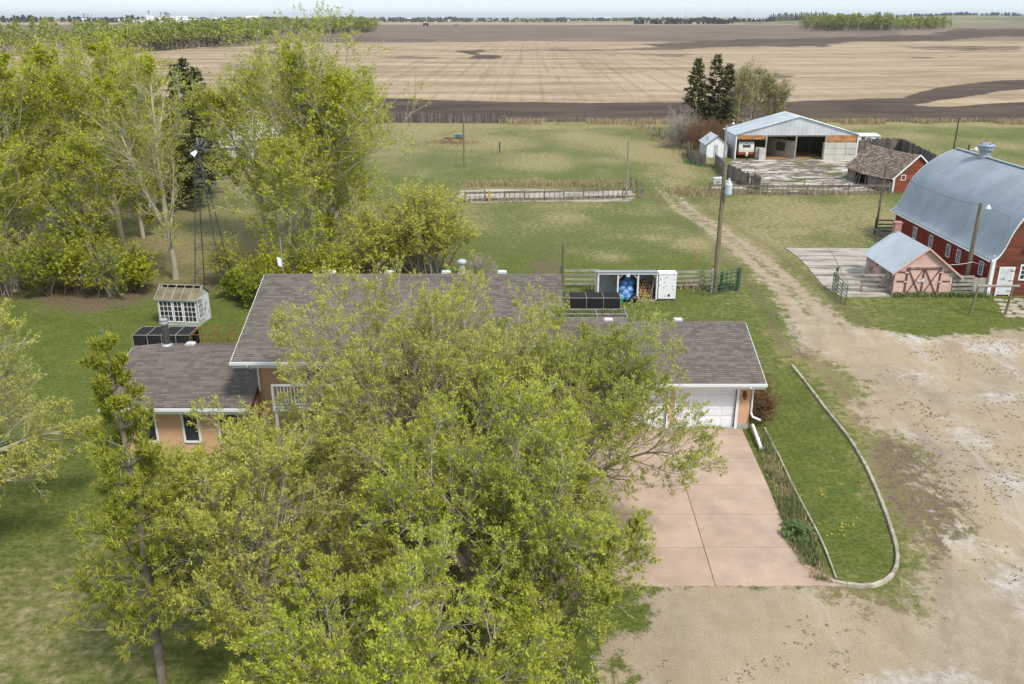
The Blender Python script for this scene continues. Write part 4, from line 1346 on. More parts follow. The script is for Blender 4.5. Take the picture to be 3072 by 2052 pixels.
# doors: frame, two leaves with boards and crossed braces
m = MB()
m.box(0.72, 0.8, -0.05, 0, 0.02, 2.0); m.box(3.12, 3.2, -0.05, 0, 0.02, 2.0); m.box(0.72, 3.2, -0.055, -0.051, 1.9, 2.0); m.box(0.8, 3.12, -0.05, 0, 1.92, 2.0)
m.build('door_frame', M['browntrim'], pg)
for x0, x1 in ((0.8, 1.955), (1.965, 3.12)):
    m = MB()
    n = 13
    for i in range(n):
        z = 0.04 + i * 0.144
        m.add([(x0, -0.03, z), (x1, -0.03, z), (x1, -0.014, z + 0.14), (x0, -0.014, z + 0.14), (x0, 0, z), (x1, 0, z)], [(0, 1, 2, 3), (4, 5, 1, 0)])
    d = m.build('door', M['pink'], pg)
    m = MB()
    m.bar((x0 + 0.1, -0.045, 0.1), (x1 - 0.1, -0.045, 1.86), 0.03, 0.075, up=(0, 0, 1))
    m.bar((x1 - 0.1, -0.062, 0.1), (x0 + 0.1, -0.062, 1.86), 0.03, 0.075, up=(0, 0, 1))
    m.build('brace', M['browntrim'], d)
    m = MB()
    m.box(x0 + 0.002, x0 + 0.07, -0.047, -0.031, 0.04, 1.88); m.build('stile', M['browntrim'], d)
    m = MB(); m.box(x1 - 0.07, x1 - 0.002, -0.047, -0.031, 0.04, 1.88)
    m.build('stile', M['browntrim'], d)
m = MB()
for z in (1.0, 1.68):
    m.box(0.12, 0.7, -0.045, -0.022, z, z + 0.09); m.box(3.22, gw - 0.12, -0.045, -0.022, z, z + 0.09)
m.box(0.1, 0.72, -0.045, -0.022, 0.14, 0.22); m.box(3.2, gw - 0.1, -0.045, -0.022, 0.14, 0.22)
m.build('rail', M['browntrim'], pg)
m = MB()
for z in (0.98, 1.66, 0.12):
    for x in (0.62, 3.05): m.box(x, x + 0.28, -0.075, -0.052, z, z + 0.1)
m.build('hinge_block', M['pink'], pg)
m = MB(); m.box(1.6, 1.95, -0.09, -0.063, 1.02, 1.12); m.box(1.86, 2.02, -0.1, -0.063, 1.05, 1.26)
m.build('latch', M['whiteworn'], pg)
m = MB(); m.box(-0.03, -0.021, 2.95, 3.2, 1.35, 1.65)
m.build('window', M['dark'], pg)
m = MB(); m.box(gw / 2 - 0.25, gw / 2 + 0.22, gl - 0.1, gl + 0.35, az - 0.35, az + 0.62)
ch = m.build('chimney', M['brick'], pg)
m = MB(); m.box(gw / 2 - 0.3, gw / 2 + 0.27, gl - 0.15, gl + 0.4, az + 0.62, az + 0.7)
m.build('chimney_cap', M['brick'], ch)

# ------------------------------------------------------------------ old red shed with the sagging shingled roof
RS = (42.6, 97.2)
ang = math.atan2(40.5 - 42.6, 105.6 - 97.2)        # how far the long wall swings from straight back
rs = thing('old_shed', 'old red shed with a sagging brown shingle roof and broken front wall', 'shed', (RS[0], RS[1], 0), -ang)
rs.rotation_euler = (0, 0, -ang)
SL, SW, SE, SA = 8.6, 5.6, 1.75, 4.05
ssl = (SA - SE) / (SW / 2)
def sgab(z):
    if z <= SE: return (0.0, SW)
    h = (SA - z) / ssl
    return (SW / 2 - max(h, 0.02), SW / 2 + max(h, 0.02))
m = MB()
lap_boards(m, sgab, 0.1, SA - 0.05, 0.0, 0.17, 0.022, rr=rr)
m.build('gable_siding', M['redwood2'], rs)
m = MB()
m.prism_y([(0, 0), (SW, 0), (SW, SE), (SW / 2, SA - 0.03), (0, SE)], 0.003, 0.12)
m.build('gable_wall', M['redwood2'], rs)
m = MB()
m.prism_y([(0, 0), (SW, 0), (SW, SE), (SW / 2, SA - 0.03), (0, SE)], SL - 0.12, SL)
m.build('gable_wall', M['redwood2'], rs)
m = MB(); m.box(-0.04, 0.12, -0.05, 0.0, 0, SE + 0.08); m.box(-0.05, 0.0, 0.0, 0.1, 0, SE)
m.build('corner_board', M['white'], rs)
m = MB(); m.box(-0.02, 0.06, 0.1, 4.6, 0, 1.3); m.box(-0.02, 0.06, 1.0, 2.2, 1.3, 1.7); m.build('front_wall', M['wood_grey'], rs)
m = MB(); m.box(-0.02, 0.06, 7.0, SL, 0, 1.55); m.build('front_wall', M['wood_grey'], rs)
m = MB(); m.box(SW - 0.06, SW + 0.02, 0.1, SL, 0, SE)
m.build('back_wall', M['wood_grey'], rs)
m = MB()
for k in range(7):
    yb = 4.6 + k * 0.4
    m.bar((-0.05 + rnd.uniform(-0.5, 0.2), yb, 0.0), (0.1 + rnd.uniform(-0.4, 0.3), yb + rnd.uniform(-0.6, 0.6), rnd.uniform(0.8, 1.6)), 0.12, 0.04)
m.build('broken_board', M['wood_grey'], rs)
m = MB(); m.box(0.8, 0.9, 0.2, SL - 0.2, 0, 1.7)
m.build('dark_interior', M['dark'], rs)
m = MB()
m.box(0.85, 0.92, -0.06, 0.0, 1.35, 1.98); m.box(1.38, 1.45, -0.06, 0.0, 1.35, 1.98); m.box(0.92, 1.38, -0.06, 0.0, 1.91, 1.98); m.box(0.92, 1.38, -0.06, 0.0, 1.35, 1.42)
w = m.build('window', M['white'], rs)
m = MB(); m.box(0.92, 1.38, -0.03, -0.024, 1.42, 1.91); m.build('pane', M['redwood'], w)
# roof: sagging rows of cedar shingles
def sag(s, y):                                     # s 0 at eave .. 1 at ridge
    return -0.22 * math.sin(math.pi * min(max(y / SL, 0), 1)) ** 1.2 * (1 - s * 0.6) - 0.16 * (1 - s) * max(0, (y / SL - 0.45)) * math.sin(math.pi * min(1, y / SL))
def rpt(side, s, y, lift=0.0):
    x = (-0.35 + (SW / 2 + 0.35) * s)
    z = SE - 0.35 * ssl + (SA - SE + 0.35 * ssl) * s + sag(s, y) + 0.06 + lift
    if side > 0: x = SW - x
    return (x, y, z)
roofs = {}
for side in (-1, 1):
    m = MB()
    ny, ns = 12, 6
    vs = [rpt(side, j / ns, -0.2 + (SL + 0.4) * i / ny) for j in range(ns + 1) for i in range(ny + 1)]
    fs = [(j * (ny + 1) + i, (j + 1) * (ny + 1) + i, (j + 1) * (ny + 1) + i + 1, j * (ny + 1) + i + 1) for j in range(ns) for i in range(ny)]
    if side > 0: fs = [f[::-1] for f in fs]
    m.add(vs, fs)
    rp = m.build('roof', M['cedar'], rs)
    if side < 0:
        m = MB()
        nrw = 19
        for r in range(nrw):
            y = -0.22
            while y < SL + 0.2:
                wv = rnd.uniform(0.14, 0.42)
                yb = min(y + wv, SL + 0.2)
                s0 = (r + rnd.uniform(-0.12, 0.12)) / nrw
                s1 = (r + 1.25) / nrw
                l0 = rnd.uniform(0.03, 0.075)
                if rnd.random() > 0.04:
                    a = rpt(side, s0, y, l0); b_ = rpt(side, s0, yb - 0.01, l0 + rnd.uniform(-0.012, 0.012)); c = rpt(side, min(s1, 1), yb - 0.01, 0.012); d = rpt(side, min(s1, 1), y, 0.012)
                    a2 = rpt(side, s0, y, 0.002); b2 = rpt(side, s0, yb - 0.01, 0.002)
                    m.add([a, b_, c, d, a2, b2], [(0, 3, 2, 1), (4, 0, 1, 5)])
                y = yb
        o = m.build('shingles', M['cedar'], rp)
        o['kind'] = 'stuff'
m = MB()
for s in (-1, 1):
    a = rpt(s, 0, -0.24); b_ = rpt(s, 1, -0.24)
    m.bar(a, b_, 0.05, 0.14)
m.build('rake_trim', M['white'], rs)
# ------------------------------------------------------------------ open-fronted pole shed
PSX, PSY = 30.9, 122.0
PW, PD = 16.8, 7.0
ps = thing('pole_shed', 'wide open fronted pole shed with pale blue steel roof and ribbed white gable', 'shed', (PSX, PSY, 0))
pe, pa = 3.35, 5.75
m = MB()
ribbed(m, (-0.3, PD + 0.25, pe - 0.05), (0, -PD - 0.5, 0), [(0, 0, 0), (PW / 2 + 0.3, 0, pa - pe + 0.05)], 0.3, 0.025)
m.build('roof', M['bluesteel'], ps)
m = MB()
ribbed(m, (PW + 0.3, -0.25, pe - 0.05), (0, PD + 0.5, 0), [(0, 0, 0), (-PW / 2 - 0.3, 0, pa - pe + 0.05)], 0.3, 0.025)
m.build('roof', M['bluesteel'], ps)
m = MB()
n = 58
for i in range(n):                                 # ribbed gable: narrow sheets, alternately proud
    x0, x1 = PW * i / n, PW * (i + 1) / n
    z = lambda x: pe + (pa - pe) * (1 - abs(x - PW / 2) / (PW / 2)) - 0.02
    d = -0.03 if i % 2 else -0.005
    m.hexa([(x0, d, 3.24), (x1, d, 3.24), (x1, 0.03, 3.24), (x0, 0.03, 3.24), (x0, d, z(x0)), (x1, d, z(x1)), (x1, 0.03, z(x1)), (x0, 0.03, z(x0))])
m.build('gable_cladding', M['wallsteel'], ps)
m = MB()
ribbed(m, (0, PD, 0.0), (0, -PD, 0), [(0, 0, 1.4), (0, 0, pe + 0.05)], 0.3, 0.025)
m.build('side_cladding', M['wallsteel'], ps)
m = MB(); m.box(-0.02, 0.12, 0.0, PD, 0, 1.4)
m.build('side_base', M['block'], ps)
m = MB(); m.box(PW - 0.05, PW, 0.0, PD, 0, pe)
m.build('side_cladding', M['wallsteel'], ps)
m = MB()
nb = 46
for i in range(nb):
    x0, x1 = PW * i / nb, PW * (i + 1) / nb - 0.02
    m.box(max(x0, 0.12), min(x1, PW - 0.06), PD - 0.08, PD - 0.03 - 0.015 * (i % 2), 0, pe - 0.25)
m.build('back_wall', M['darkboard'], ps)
m = MB()
m.box(-0.06, 0.1, -0.06, 0.0, 0, pe - 0.06); m.box(PW - 0.12, PW + 0.06, -0.06, 0.0, 0, pe - 0.06)
m.build('corner_trim', M['white'], ps)
BX = [0.1, 4.2, 8.3, 12.4, 16.65]
for x in BX[1:4]:
    m = MB(); m.box(x - 0.1, x + 0.1, 0.0, 0.2, 0, 3.24); m.build('post', M['wood_pale'], ps)
for x in BX:
    m = MB(); m.box(x - 0.08, x + 0.08, PD - 0.25, PD - 0.09, 0, pe); m.build('back_post', M['wood_pale'], ps)
m = MB()
m.box(0.12, PW - 0.12, 0.04, 0.18, 3.05, 3.24)
for i in range(9):
    yy = 0.5 + i * 0.78
    m.box(0.12, PW - 0.12, yy, yy + 0.05, 3.08, 3.24)
m.build('truss', M['wood_grey'], ps)
for x0, x1, z0, z1 in ((0.12, 4.1, 2.68, 3.24), (12.5, 16.6, 2.36, 3.24)):
    for k in range(2):
        xa = x0 + (x1 - x0) * k / 2
        m = MB(); m.box(xa + 0.01, xa + (x1 - x0) / 2 - 0.01, -0.02, 0.03, z0, z1 - 0.02)
        m.build('plywood_panel', M['plywood'], ps)
# inner partition, swung out towards the front
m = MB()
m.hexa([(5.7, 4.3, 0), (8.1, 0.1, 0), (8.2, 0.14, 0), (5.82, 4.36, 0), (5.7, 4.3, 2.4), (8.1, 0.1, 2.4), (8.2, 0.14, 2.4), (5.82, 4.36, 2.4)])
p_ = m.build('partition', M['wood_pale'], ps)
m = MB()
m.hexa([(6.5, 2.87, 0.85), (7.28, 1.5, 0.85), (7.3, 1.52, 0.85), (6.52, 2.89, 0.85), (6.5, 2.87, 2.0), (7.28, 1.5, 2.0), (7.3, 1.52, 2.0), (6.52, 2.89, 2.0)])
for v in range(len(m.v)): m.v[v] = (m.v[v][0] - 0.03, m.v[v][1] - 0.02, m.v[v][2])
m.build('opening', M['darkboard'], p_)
m = MB(); m.box(4.3, 8.0, 0.3, PD - 0.1, 0.0, 0.03); m.box(8.6, 12.3, 0.4, PD - 0.1, 0.0, 0.025); m.box(0.2, 4.2, 0.4, PD - 0.1, 0.0, 0.02)
m.build('straw_floor', M['straw'], ps)

# concrete blocks: a stack of nine at the right bay, a short low wall beside the trailer
bw, bh_ = 1.48, 0.765
names_r = ('bottom', 'middle', 'top'); names_c = ('left', 'centre', 'right')
mb = MB()
e = 0.03
mb.hexa([(e, 0, e), (bw - e - 0.02, 0, e), (bw - e - 0.02, 0.75, e), (e, 0.75, e), (e, 0, bh_ - e), (bw - e - 0.02, 0, bh_ - e), (bw - e - 0.02, 0.75, bh_ - e), (e, 0.75, bh_ - e)])
mb2 = MB()
mb2.box(0, bw - 0.02, 0.02, 0.73, 0, bh_ - 0.015)
mb2.box(0.03, bw - 0.05, 0.0, 0.02, 0.03, bh_ - 0.045)
blk = mb2.mesh('concrete_block', M['block'])
for r in range(3):
    for c in range(3):
        o = link('concrete_block', blk, None, (PSX + 11.98 + c * bw, PSY - 0.85 + rnd.uniform(-0.04, 0.04), r * bh_ + 0.005))
        nm = f'{names_r[r]} {names_c[c]}' if (r, c) != (1, 1) else 'centre'
        tag(o, f'pale concrete block, {nm} one of the nine stacked at the shed bay', 'concrete block', 'concrete blocks stacked in front of the pole shed')
for k, (x, y, z, dsc) in enumerate(((2.9, 0.45, 0, 'pale concrete block lying inside the shed beside the trailer'), (2.9, 0.45, bh_, 'pale concrete block on top of the inner one beside the trailer'),
                                   (3.2, -0.5, 0, 'pale concrete block at the foot of the post right of the trailer'), (3.2, -0.5, bh_, 'pale concrete block resting on the one at the post right of the trailer'))):
    o = link('concrete_block', blk, None, (PSX + x, PSY + y, z + 0.005), (0, 0, R(-20) if y > 0 else R(-4)), (0.62, 1, 1))
    tag(o, dsc, 'concrete block', 'concrete blocks beside the trailer')

# travel trailer parked in the left bay
tr = thing('travel_trailer', 'cream travel trailer with a red brown lower band parked in the pole shed', 'trailer', (PSX + 1.6, PSY + 0.35, 0))
w2 = 1.05
m = MB()
prof = [(0.0, 0.75), (-0.12, 0.95), (-0.12, 1.35), (0.12, 2.2), (0.35, 2.32), (4.2, 2.32), (4.4, 2.1), (4.4, 0.75)]
m.prism_x(prof, -w2, w2)
m.build('body', M['cream'], tr)
m = MB()
m.prism_x([(-0.02, 0.45), (-0.14, 0.62), (-0.14, 0.95), (4.42, 0.95), (4.42, 0.45)], -w2 - 0.02, w2 + 0.02)
m.build('lower_band', M['redstripe'], tr)
m = MB()
m.hexa([(-0.6, -0.09, 1.5), (0.6, -0.09, 1.5), (0.6, 0.0, 1.5), (-0.6, 0.0, 1.5), (-0.6, 0.035, 1.95), (0.6, 0.035, 1.95), (0.6, 0.12, 1.95), (-0.6, 0.12, 1.95)])
w = m.build('window', M['alu'], tr)
m = MB()
m.hexa([(-0.54, -0.1, 1.54), (0.54, -0.1, 1.54), (0.54, -0.07, 1.54), (-0.54, -0.07, 1.54), (-0.54, 0.01, 1.91), (0.54, 0.01, 1.91), (0.54, 0.04, 1.91), (-0.54, 0.04, 1.91)])
m.build('pane', M['glass'], w)
m = MB(); m.tube([(0, 0.02, 2.08), (0, 0.06, 2.08)], 0.08, 8)
m.build('marker_lamp', M['rubber'], tr)
m = MB(); m.bar((-0.6, 0.1, 0.42), (0.0, -1.1, 0.42), 0.08); m.bar((0.6, 0.1, 0.42), (0.02, -1.1, 0.42), 0.08); m.tube([(0, -1.0, 0.0), (0, -1.0, 0.7)], 0.05, 6)
m.build('hitch', M['rubber'], tr)
m = MB(); m.tube([(0, -0.45, 0.45), (0, -0.45, 0.9), (0, -0.45, 0.98)], [0.17, 0.17, 0.1], 8)
m.build('gas_bottle', M['white'], tr)
for s in (-1, 1):
    m = MB(); m.tube([(s * 0.95, 2.4, 0.33), (s * 0.75, 2.4, 0.33)], 0.33, 12)
    m.build('wheel', M['rubber'], tr)

# ------------------------------------------------------------------ white hut
hut = thing('hut', 'small white gabled hut with a grey door between plank fence and pole shed', 'hut', (27.2, 123.2, 0))
HW, HL, he, ha = 2.9, 4.8, 1.85, 2.95
m = MB()
hs = (ha - he) / (HW / 2)
hg = lambda z: (0.0, HW) if z <= he else (HW / 2 - max(0.01, (ha - z) / hs), HW / 2 + max(0.01, (ha - z) / hs))
lap_boards(m, hg, 0.08, ha - 0.04, 0.0, 0.16, 0.018, holes=((0.95, 1.55, 0, 1.75),), rr=rr)
m.build('front_siding', M['white'], hut)
m = MB(); m.prism_y([(0, 0), (HW, 0), (HW, he), (HW / 2, ha - 0.02), (0, he)], 0.003, HL)
m.build('wall', M['whiteworn'], hut)
for s in (-1, 1):
    m = MB()
    if s < 0: ribbed(m, (-0.2, HL + 0.15, he - 0.2 * hs + 0.05), (0, -HL - 0.3, 0), [(0, 0, 0), (HW / 2 + 0.2, 0, (HW / 2 + 0.2) * hs)], 0.6, 0.01)
    else: ribbed(m, (HW + 0.2, -0.15, he - 0.2 * hs + 0.05), (0, HL + 0.3, 0), [(0, 0, 0), (-HW / 2 - 0.2, 0, (HW / 2 + 0.2) * hs)], 0.6, 0.01)
    rp = m.build('roof', M['wallsteel'], hut)
    if s < 0:
        for k in range(3):
            m = MB()
            f = 0.42 + 0.08 * k
            x = -0.2 + (HW / 2 + 0.2) * f
            z = he - 0.2 * hs + 0.05 + (HW / 2 + 0.2) * hs * f + 0.02
            m.box(x - 0.12, x + 0.12, 1.4 + 0.75 * k, 1.75 + 0.75 * k, z - 0.12, z + 0.06)
            m.build('roof_hatch', M['fargrey'], rp)
m = MB(); m.box(0.95, 1.55, -0.02, 0.0, 0.03, 1.75)
m.build('door', M['palesteel'], hut)
m = MB()
for s in (-1, 1):
    a = (HW / 2, -0.16, ha + 0.04); b_ = (HW / 2 + s * (HW / 2 + 0.2), -0.16, he - 0.2 * hs + 0.03)
    m.bar(a, b_, 0.04, 0.1)
m.build('bargeboard', M['wood_dark'], hut)

# ------------------------------------------------------------------ fences of upright planks
def plank_fence(name, label, pts, h, pw, mat, ground=0.0, gap=0.02, single=False, seed=1, lean=0.06, group=None):
    q = random.Random(seed)
    root = thing(name, label, 'fence', (pts[0][0], pts[0][1], 0), 0, group)
    m = MB((-pts[0][0], -pts[0][1], 0))
    mr = MB((-pts[0][0], -pts[0][1], 0))
    for a, b_ in zip(pts, pts[1:]):
        A = Vector((a[0], a[1], 0)); B = Vector((b_[0], b_[1], 0))
        d = (B - A); L = d.length; d.normalize()
        nn = Vector((-d.y, d.x, 0))
        n = max(1, int(L / pw))
        for i in range(n):
            s0, s1 = L * i / n + gap / 2, L * (i + 1) / n - gap / 2
            if q.random() < 0.015: continue
            hh = h * (1 + q.uniform(-0.09, 0.05))
            ln = q.uniform(-lean, lean)
            o = nn * q.uniform(-0.02, 0.02)
            p0 = A + d * s0 + o; p1 = A + d * s1 + o
            t = nn * 0.025
            sh = d * ln
            z0 = Vector((0, 0, ground)); z1 = Vector((0, 0, ground + hh))
            z2 = Vector((0, 0, ground + hh + q.uniform(-0.06, 0.06)))
            cs = [p0 - t + z0, p1 - t + z0, p1 + t + z0, p0 + t + z0, p0 - t + z1 + sh, p1 - t + z2 + sh, p1 + t + z2 + sh, p0 + t + z1 + sh]
            if single:
                mm = MB((-pts[0][0], -pts[0][1], 0)); mm.hexa([tuple(c) for c in cs]); mm.build('plank', mat, root)
            else: m.hexa([tuple(c) for c in cs])
        for zf in (0.22, 0.75):
            mr.bar(A + nn * 0.06 + Vector((0, 0, h * zf)), B + nn * 0.06 + Vector((0, 0, h * zf)), 0.05, 0.12)
    if not single:
        o = m.build('planks', mat, root); o['kind'] = 'stuff'
    mr.build('rail', mat, root)
    return root

plank_fence('plank_fence', 'long dark plank fence along the far edge of the pasture by the tilled soil', [(X(1085, 166.5), 166.5), (X(1517, 165.5), 165.5)], 1.75, 0.27, M['wood_dark'], seed=2)
a = G(2566, 447); 
plank_fence('plank_fence', 'tall dark plank fence running from the pole shed behind the old red shed', [(X(2566, 128), 128), (X(2697, 129), 129), (X(2760, 119), 119), (X(2809, 111), 111)], 2.0, 0.28, M['wood_dark'], seed=3)
plank_fence('plank_fence', 'low brown plank fence wrapped around the left side of the white hut', [(X(2062, 127), 127), (X(2066, 120), 120), (X(2092, 116.5), 116.5), (X(2116, 115.5), 115.5)], 1.55, 0.3, M['wood_grey'], seed=4, single=True)
plank_fence('plank_fence', 'grey plank fence piece left of the tall pole in front of the pole shed', [(X(2143, 117), 117), (X(2176, 107.5), 107.5)], 1.6, 0.28, M['wood_grey'], seed=5, single=True)
plank_fence('plank_fence', 'grey plank fence piece right of the tall pole edging the cattle yard', [(X(2180, 107.8), 107.8), (X(2232, 101.5), 101.5), (X(2279, 98.8), 98.8)], 1.65, 0.28, M['wood_grey'], seed=6, single=True)

# ------------------------------------------------------------------ post and rail fences
def rail_fence(name, label, pts, rails, postgap, post_h, mat, post_w=0.16, rail_w=0.05, rail_h=0.14, posts=True, seed=1, uprights=0, upr_z=(0.2, 0.9), cat='fence'):
    q = random.Random(seed)
    root = thing(name, label, cat, (pts[0][0], pts[0][1], 0))
    off = (-pts[0][0], -pts[0][1], 0)
    for k, (a, b_) in enumerate(zip(pts, pts[1:])):
        A = Vector((a[0], a[1], 0)); B = Vector((b_[0], b_[1], 0))
        L = (B - A).length
        d = (B - A).normalized()
        nn = Vector((-d.y, d.x, 0))
        n = max(1, round(L / postgap))
        for i in range(n + 1):
            if i == n and k < len(pts) - 2: continue
            if not posts: break
            p = A + d * (L * i / n)
            m = MB(off)
            hh = post_h * q.uniform(0.93, 1.1)
            m.tube([(p.x, p.y, 0), (p.x + q.uniform(-.03, .03), p.y + q.uniform(-.03, .03), hh)], [post_w / 2, post_w / 2 * 0.9], 7)
            m.build('post', mat, root)
        for i in range(n):
            for z in rails:
                p0 = A + d * (L * i / n + 0.01) - nn * (post_w / 2 + rail_w / 2)
                p1 = A + d * (L * (i + 1) / n - 0.01) - nn * (post_w / 2 + rail_w / 2)
                m = MB(off)
                m.bar((p0.x, p0.y, z + q.uniform(-.03, .03)), (p1.x, p1.y, z + q.uniform(-.03, .03)), rail_w, rail_h * q.uniform(0.85, 1.1))
                m.build('rail', mat, root)
            for u in range(uprights):
                s = L * (i + (u + 1) / (uprights + 1)) / n
                p = A + d * s - nn * (post_w / 2 + rail_w + 0.02)
                m = MB(off)
                m.bar((p.x, p.y, upr_z[0]), (p.x + q.uniform(-.02, .02), p.y, upr_z[1]), 0.05, 0.05)
                m.build('upright', mat, root)
    return root

# bunk fence of the cattle yard
cf = [(X(2128, 97), 97.0), (X(2300, 96.2), 96.2), (X(2665, 96.6), 96.6)]
rail_fence('rail_fence', 'long weathered feed bunk fence along the front of the cattle yard', cf, (0.22, 0.95), 2.35, 1.15, M['wood_grey'], uprights=3, rail_h=0.24, seed=11, upr_z=(0.3, 0.95))
rail_fence('feed_rail', 'pale fallen rail standing on short posts inside the cattle yard', [(X(2412, 101.3), 101.3), (X(2525, 101.8), 101.8)], (0.5,), 2.6, 0.6, M['wood_pale'], seed=12, cat='rail')
pf = [(X(1395, 92.2), 92.2), (X(1750, 93.6), 93.6), (X(1925, 94.6), 94.6)]
rail_fence('rail_fence', 'weathered feed bunk fence along the white concrete strip in the pasture', pf, (0.2, 0.95), 2.3, 1.15, M['wood_grey'], uprights=3, rail_h=0.22, seed=13, upr_z=(0.28, 0.95))
m = MB(); m.box(-0.1, 0.1, -0.22, -0.1, 0, 1.2)
t = thing('yellow_post', 'short yellow painted post in the feed bunk fence', 'post', (X(1468, 92.5), 92.3, 0))
m.build('post', M['yellow'], t)
rail_fence('end_gate', 'dark pipe gate standing at the end of the pasture feed bunk', [(X(1891, 99.5), 99.5), (X(1927, 95.2), 95.2)], (0.35, 0.7, 1.05, 1.3), 2.4, 1.45, M['wood_dark'], post_w=0.1, rail_w=0.03, rail_h=0.04, seed=14, cat='gate')
# board fence behind the house
rail_fence('board_fence', 'grey four rail board fence left of the woodshed', [(X(1684, 60.8), 60.8), (X(1792, 60.8), 60.8)], (0.3, 0.65, 1.0, 1.32), 2.5, 1.45, M['wood_pale'], seed=15, rail_h=0.15)
rail_fence('board_fence', 'grey four rail board fence between woodshed and tall utility pole', [(X(2024, 60.6), 60.6), (X(2140, 60.9), 60.9)], (0.28, 0.6, 0.92, 1.24), 2.7, 1.35, M['wood_pale'], seed=16, rail_h=0.15)

def pipe_gate(name, label, a, b_, h, mat, nbar=5, nup=3, r=0.028):
    root = thing(name, label, 'gate', (a[0], a[1], 0))
    off = (-a[0], -a[1], 0)
    for k in range(nbar):
        z = 0.12 + (h - 0.12) * k / (nbar - 1)
        m = MB(off); m.tube([(a[0], a[1], z), (b_[0], b_[1], z)], r, 5); m.build('bar', mat, root)
    for k in range(nup):
        f = k / (nup - 1)
        x, y = a[0] + (b_[0] - a[0]) * f, a[1] + (b_[1] - a[1]) * f
        m = MB(off); m.tube([(x, y, 0.0), (x, y, h + 0.03)], r * 1.1, 5); m.build('upright', mat, root)
    return root
def g7(x, y): return G(1600 + x * 0.2981, 760 + y * 0.2981)
a = g7(1705, 428); b_ = g7(2040, 375)
pipe_gate('pipe_gate', 'green steel pipe gate leaning in front of the board fence', a, b_, 1.4, M['greensteel'], 5, 4)
a = g7(1890, 385); b_ = g7(2075, 350)
pipe_gate('pipe_gate', 'narrow dark green gate panel beside the lane', a, b_, 1.5, M['greensteel'], 6, 5, 0.022)
for k, (x, y, h, lab) in enumerate(((1880, 390, 1.5, 'dark green gate post near the utility pole'), (2050, 378, 1.75, 'taller dark green gate post at the lane edge'))):
    p = g7(x, y)
    t = thing('gate_post', lab, 'post', p)
    m = MB(); m.tube([(0, 0, 0), (0.05, 0, h)], [0.12, 0.11], 8); m.build('post', M['greensteel'], t)

# fence and gate beside the pink garage
def g6(x, y): return G(2048 + x * 0.4363, 684 + y * 0.4363)
a = g6(1040, 435); b_ = g6(1385, 440)
rail_fence('board_fence', 'bleached board fence joining the pink garage wall across the concrete pad', [a[:2], (26.9, a[1] - 0.3)], (0.25, 0.6, 0.95, 1.3), 2.0, 1.45, M['wood_pale'], seed=17, rail_h=0.14)
m_a = g6(1027, 430); m_b = g6(1118, 530)
pipe_gate('pipe_gate', 'green steel gate swung open on the grass by the concrete pad', m_a, m_b, 1.35, M['greensteel'], 6, 4)
t = thing('gate_post', 'green capped gate post at the corner of the concrete pad', 'post', g6(1045, 432))
m = MB(); m.tube([(0, 0, 0), (0, 0, 1.75)], 0.1, 8); m.build('post', M['greensteel'], t)
rail_fence('board_fence', 'short bleached board fence between the pink garage and the barn pole', [(31.05, 59.0), (32.55, 59.0)], (0.2, 0.5, 0.8, 1.1, 1.36), 1.5, 1.3, M['wood_pale'], seed=18, rail_h=0.2)
t = thing('boarded_fence', 'grey boarded panel closing the gap to the barn corner', 'fence', (32.6, 58.95, 0))
for k in range(5):
    m = MB(); m.box(k * 0.19, k * 0.19 + 0.185, -0.03, 0.02, 0.06, 1.3 - 0.02 * (k % 2)); m.build('board', M['wood_pale'], t)
# hitching rail
hr = thing('hitching_rail', 'hitching rail of one pale pole on two leaning posts before the barn door', 'rail', (30.3, 54.5, 0))
for x0, x1 in ((0.0, 0.25), (2.35, 2.5)):
    m = MB(); m.tube([(x0 - 0.05, 0, 0), (x1 - 0.05, 0, 2.0)], [0.085, 0.075], 7); m.build('post', M['wood_post'], hr)
m = MB(); m.tube([(0.1, 0, 2.04), (2.85, 0, 2.03)], 0.085, 7); m.build('rail', M['wood_pale'], hr)
# corral gate behind the barn
a = G(2622, 678); b_ = G(2684, 676)
rail_fence('corral_gate', 'old dark pole gate with pale loose rails at the far corner of the barn', [(X(2622, 77.5), 77.5), (X(2690, 77.5), 77.5)], (0.3, 0.62, 0.95, 1.3), 2.4, 1.45, M['wood_dark'], seed=19, rail_h=0.13, cat='gate')
t = thing('loose_rails', 'heap of pale loose rails against the corral gate by the barn', 'rail', (X(2650, 76.8), 76.8, 0))
for k in range(6):
    m = MB(); m.bar((-0.9 + rnd.uniform(-.3, .3), rnd.uniform(-.2, .3), 0.05 + 0.12 * k), (1.1 + rnd.uniform(-.3, .2), rnd.uniform(-.3, .2), 0.05 + rnd.uniform(0, 0.5)), 0.05, 0.1); m.build('rail', M['wood_pale'], t)

# wire fence lines: small posts
def post_line(label, pts, n, h, r, mat, seed=1):
    q = random.Random(seed)
    root = thing('wire_fence', label, 'fence', (pts[0][0], pts[0][1], 0))
    off = (-pts[0][0], -pts[0][1], 0)
    segs = [Vector((p[0], p[1], 0)) for p in pts]
    tot = [0]
    for a, b_ in zip(segs, segs[1:]): tot.append(tot[-1] + (b_ - a).length)
    tops = []
    for i in range(n):
        s = tot[-1] * i / (n - 1)
        for k in range(len(segs) - 1):
            if s <= tot[k + 1] + 1e-6:
                p = segs[k].lerp(segs[k + 1], (s - tot[k]) / (tot[k + 1] - tot[k])); break
        hh = h * q.uniform(0.85, 1.1)
        m = MB(off); m.tube([(p.x, p.y, 0), (p.x + q.uniform(-.06, .06), p.y, hh)], r, 5); m.build('post', mat, root)
        tops.append(p)
    for z in (0.5, 0.95):
        m = MB(off); m.tube([(p.x, p.y, z * h) for p in tops], 0.012, 3, False); m.build('wire', M['wire'], root)
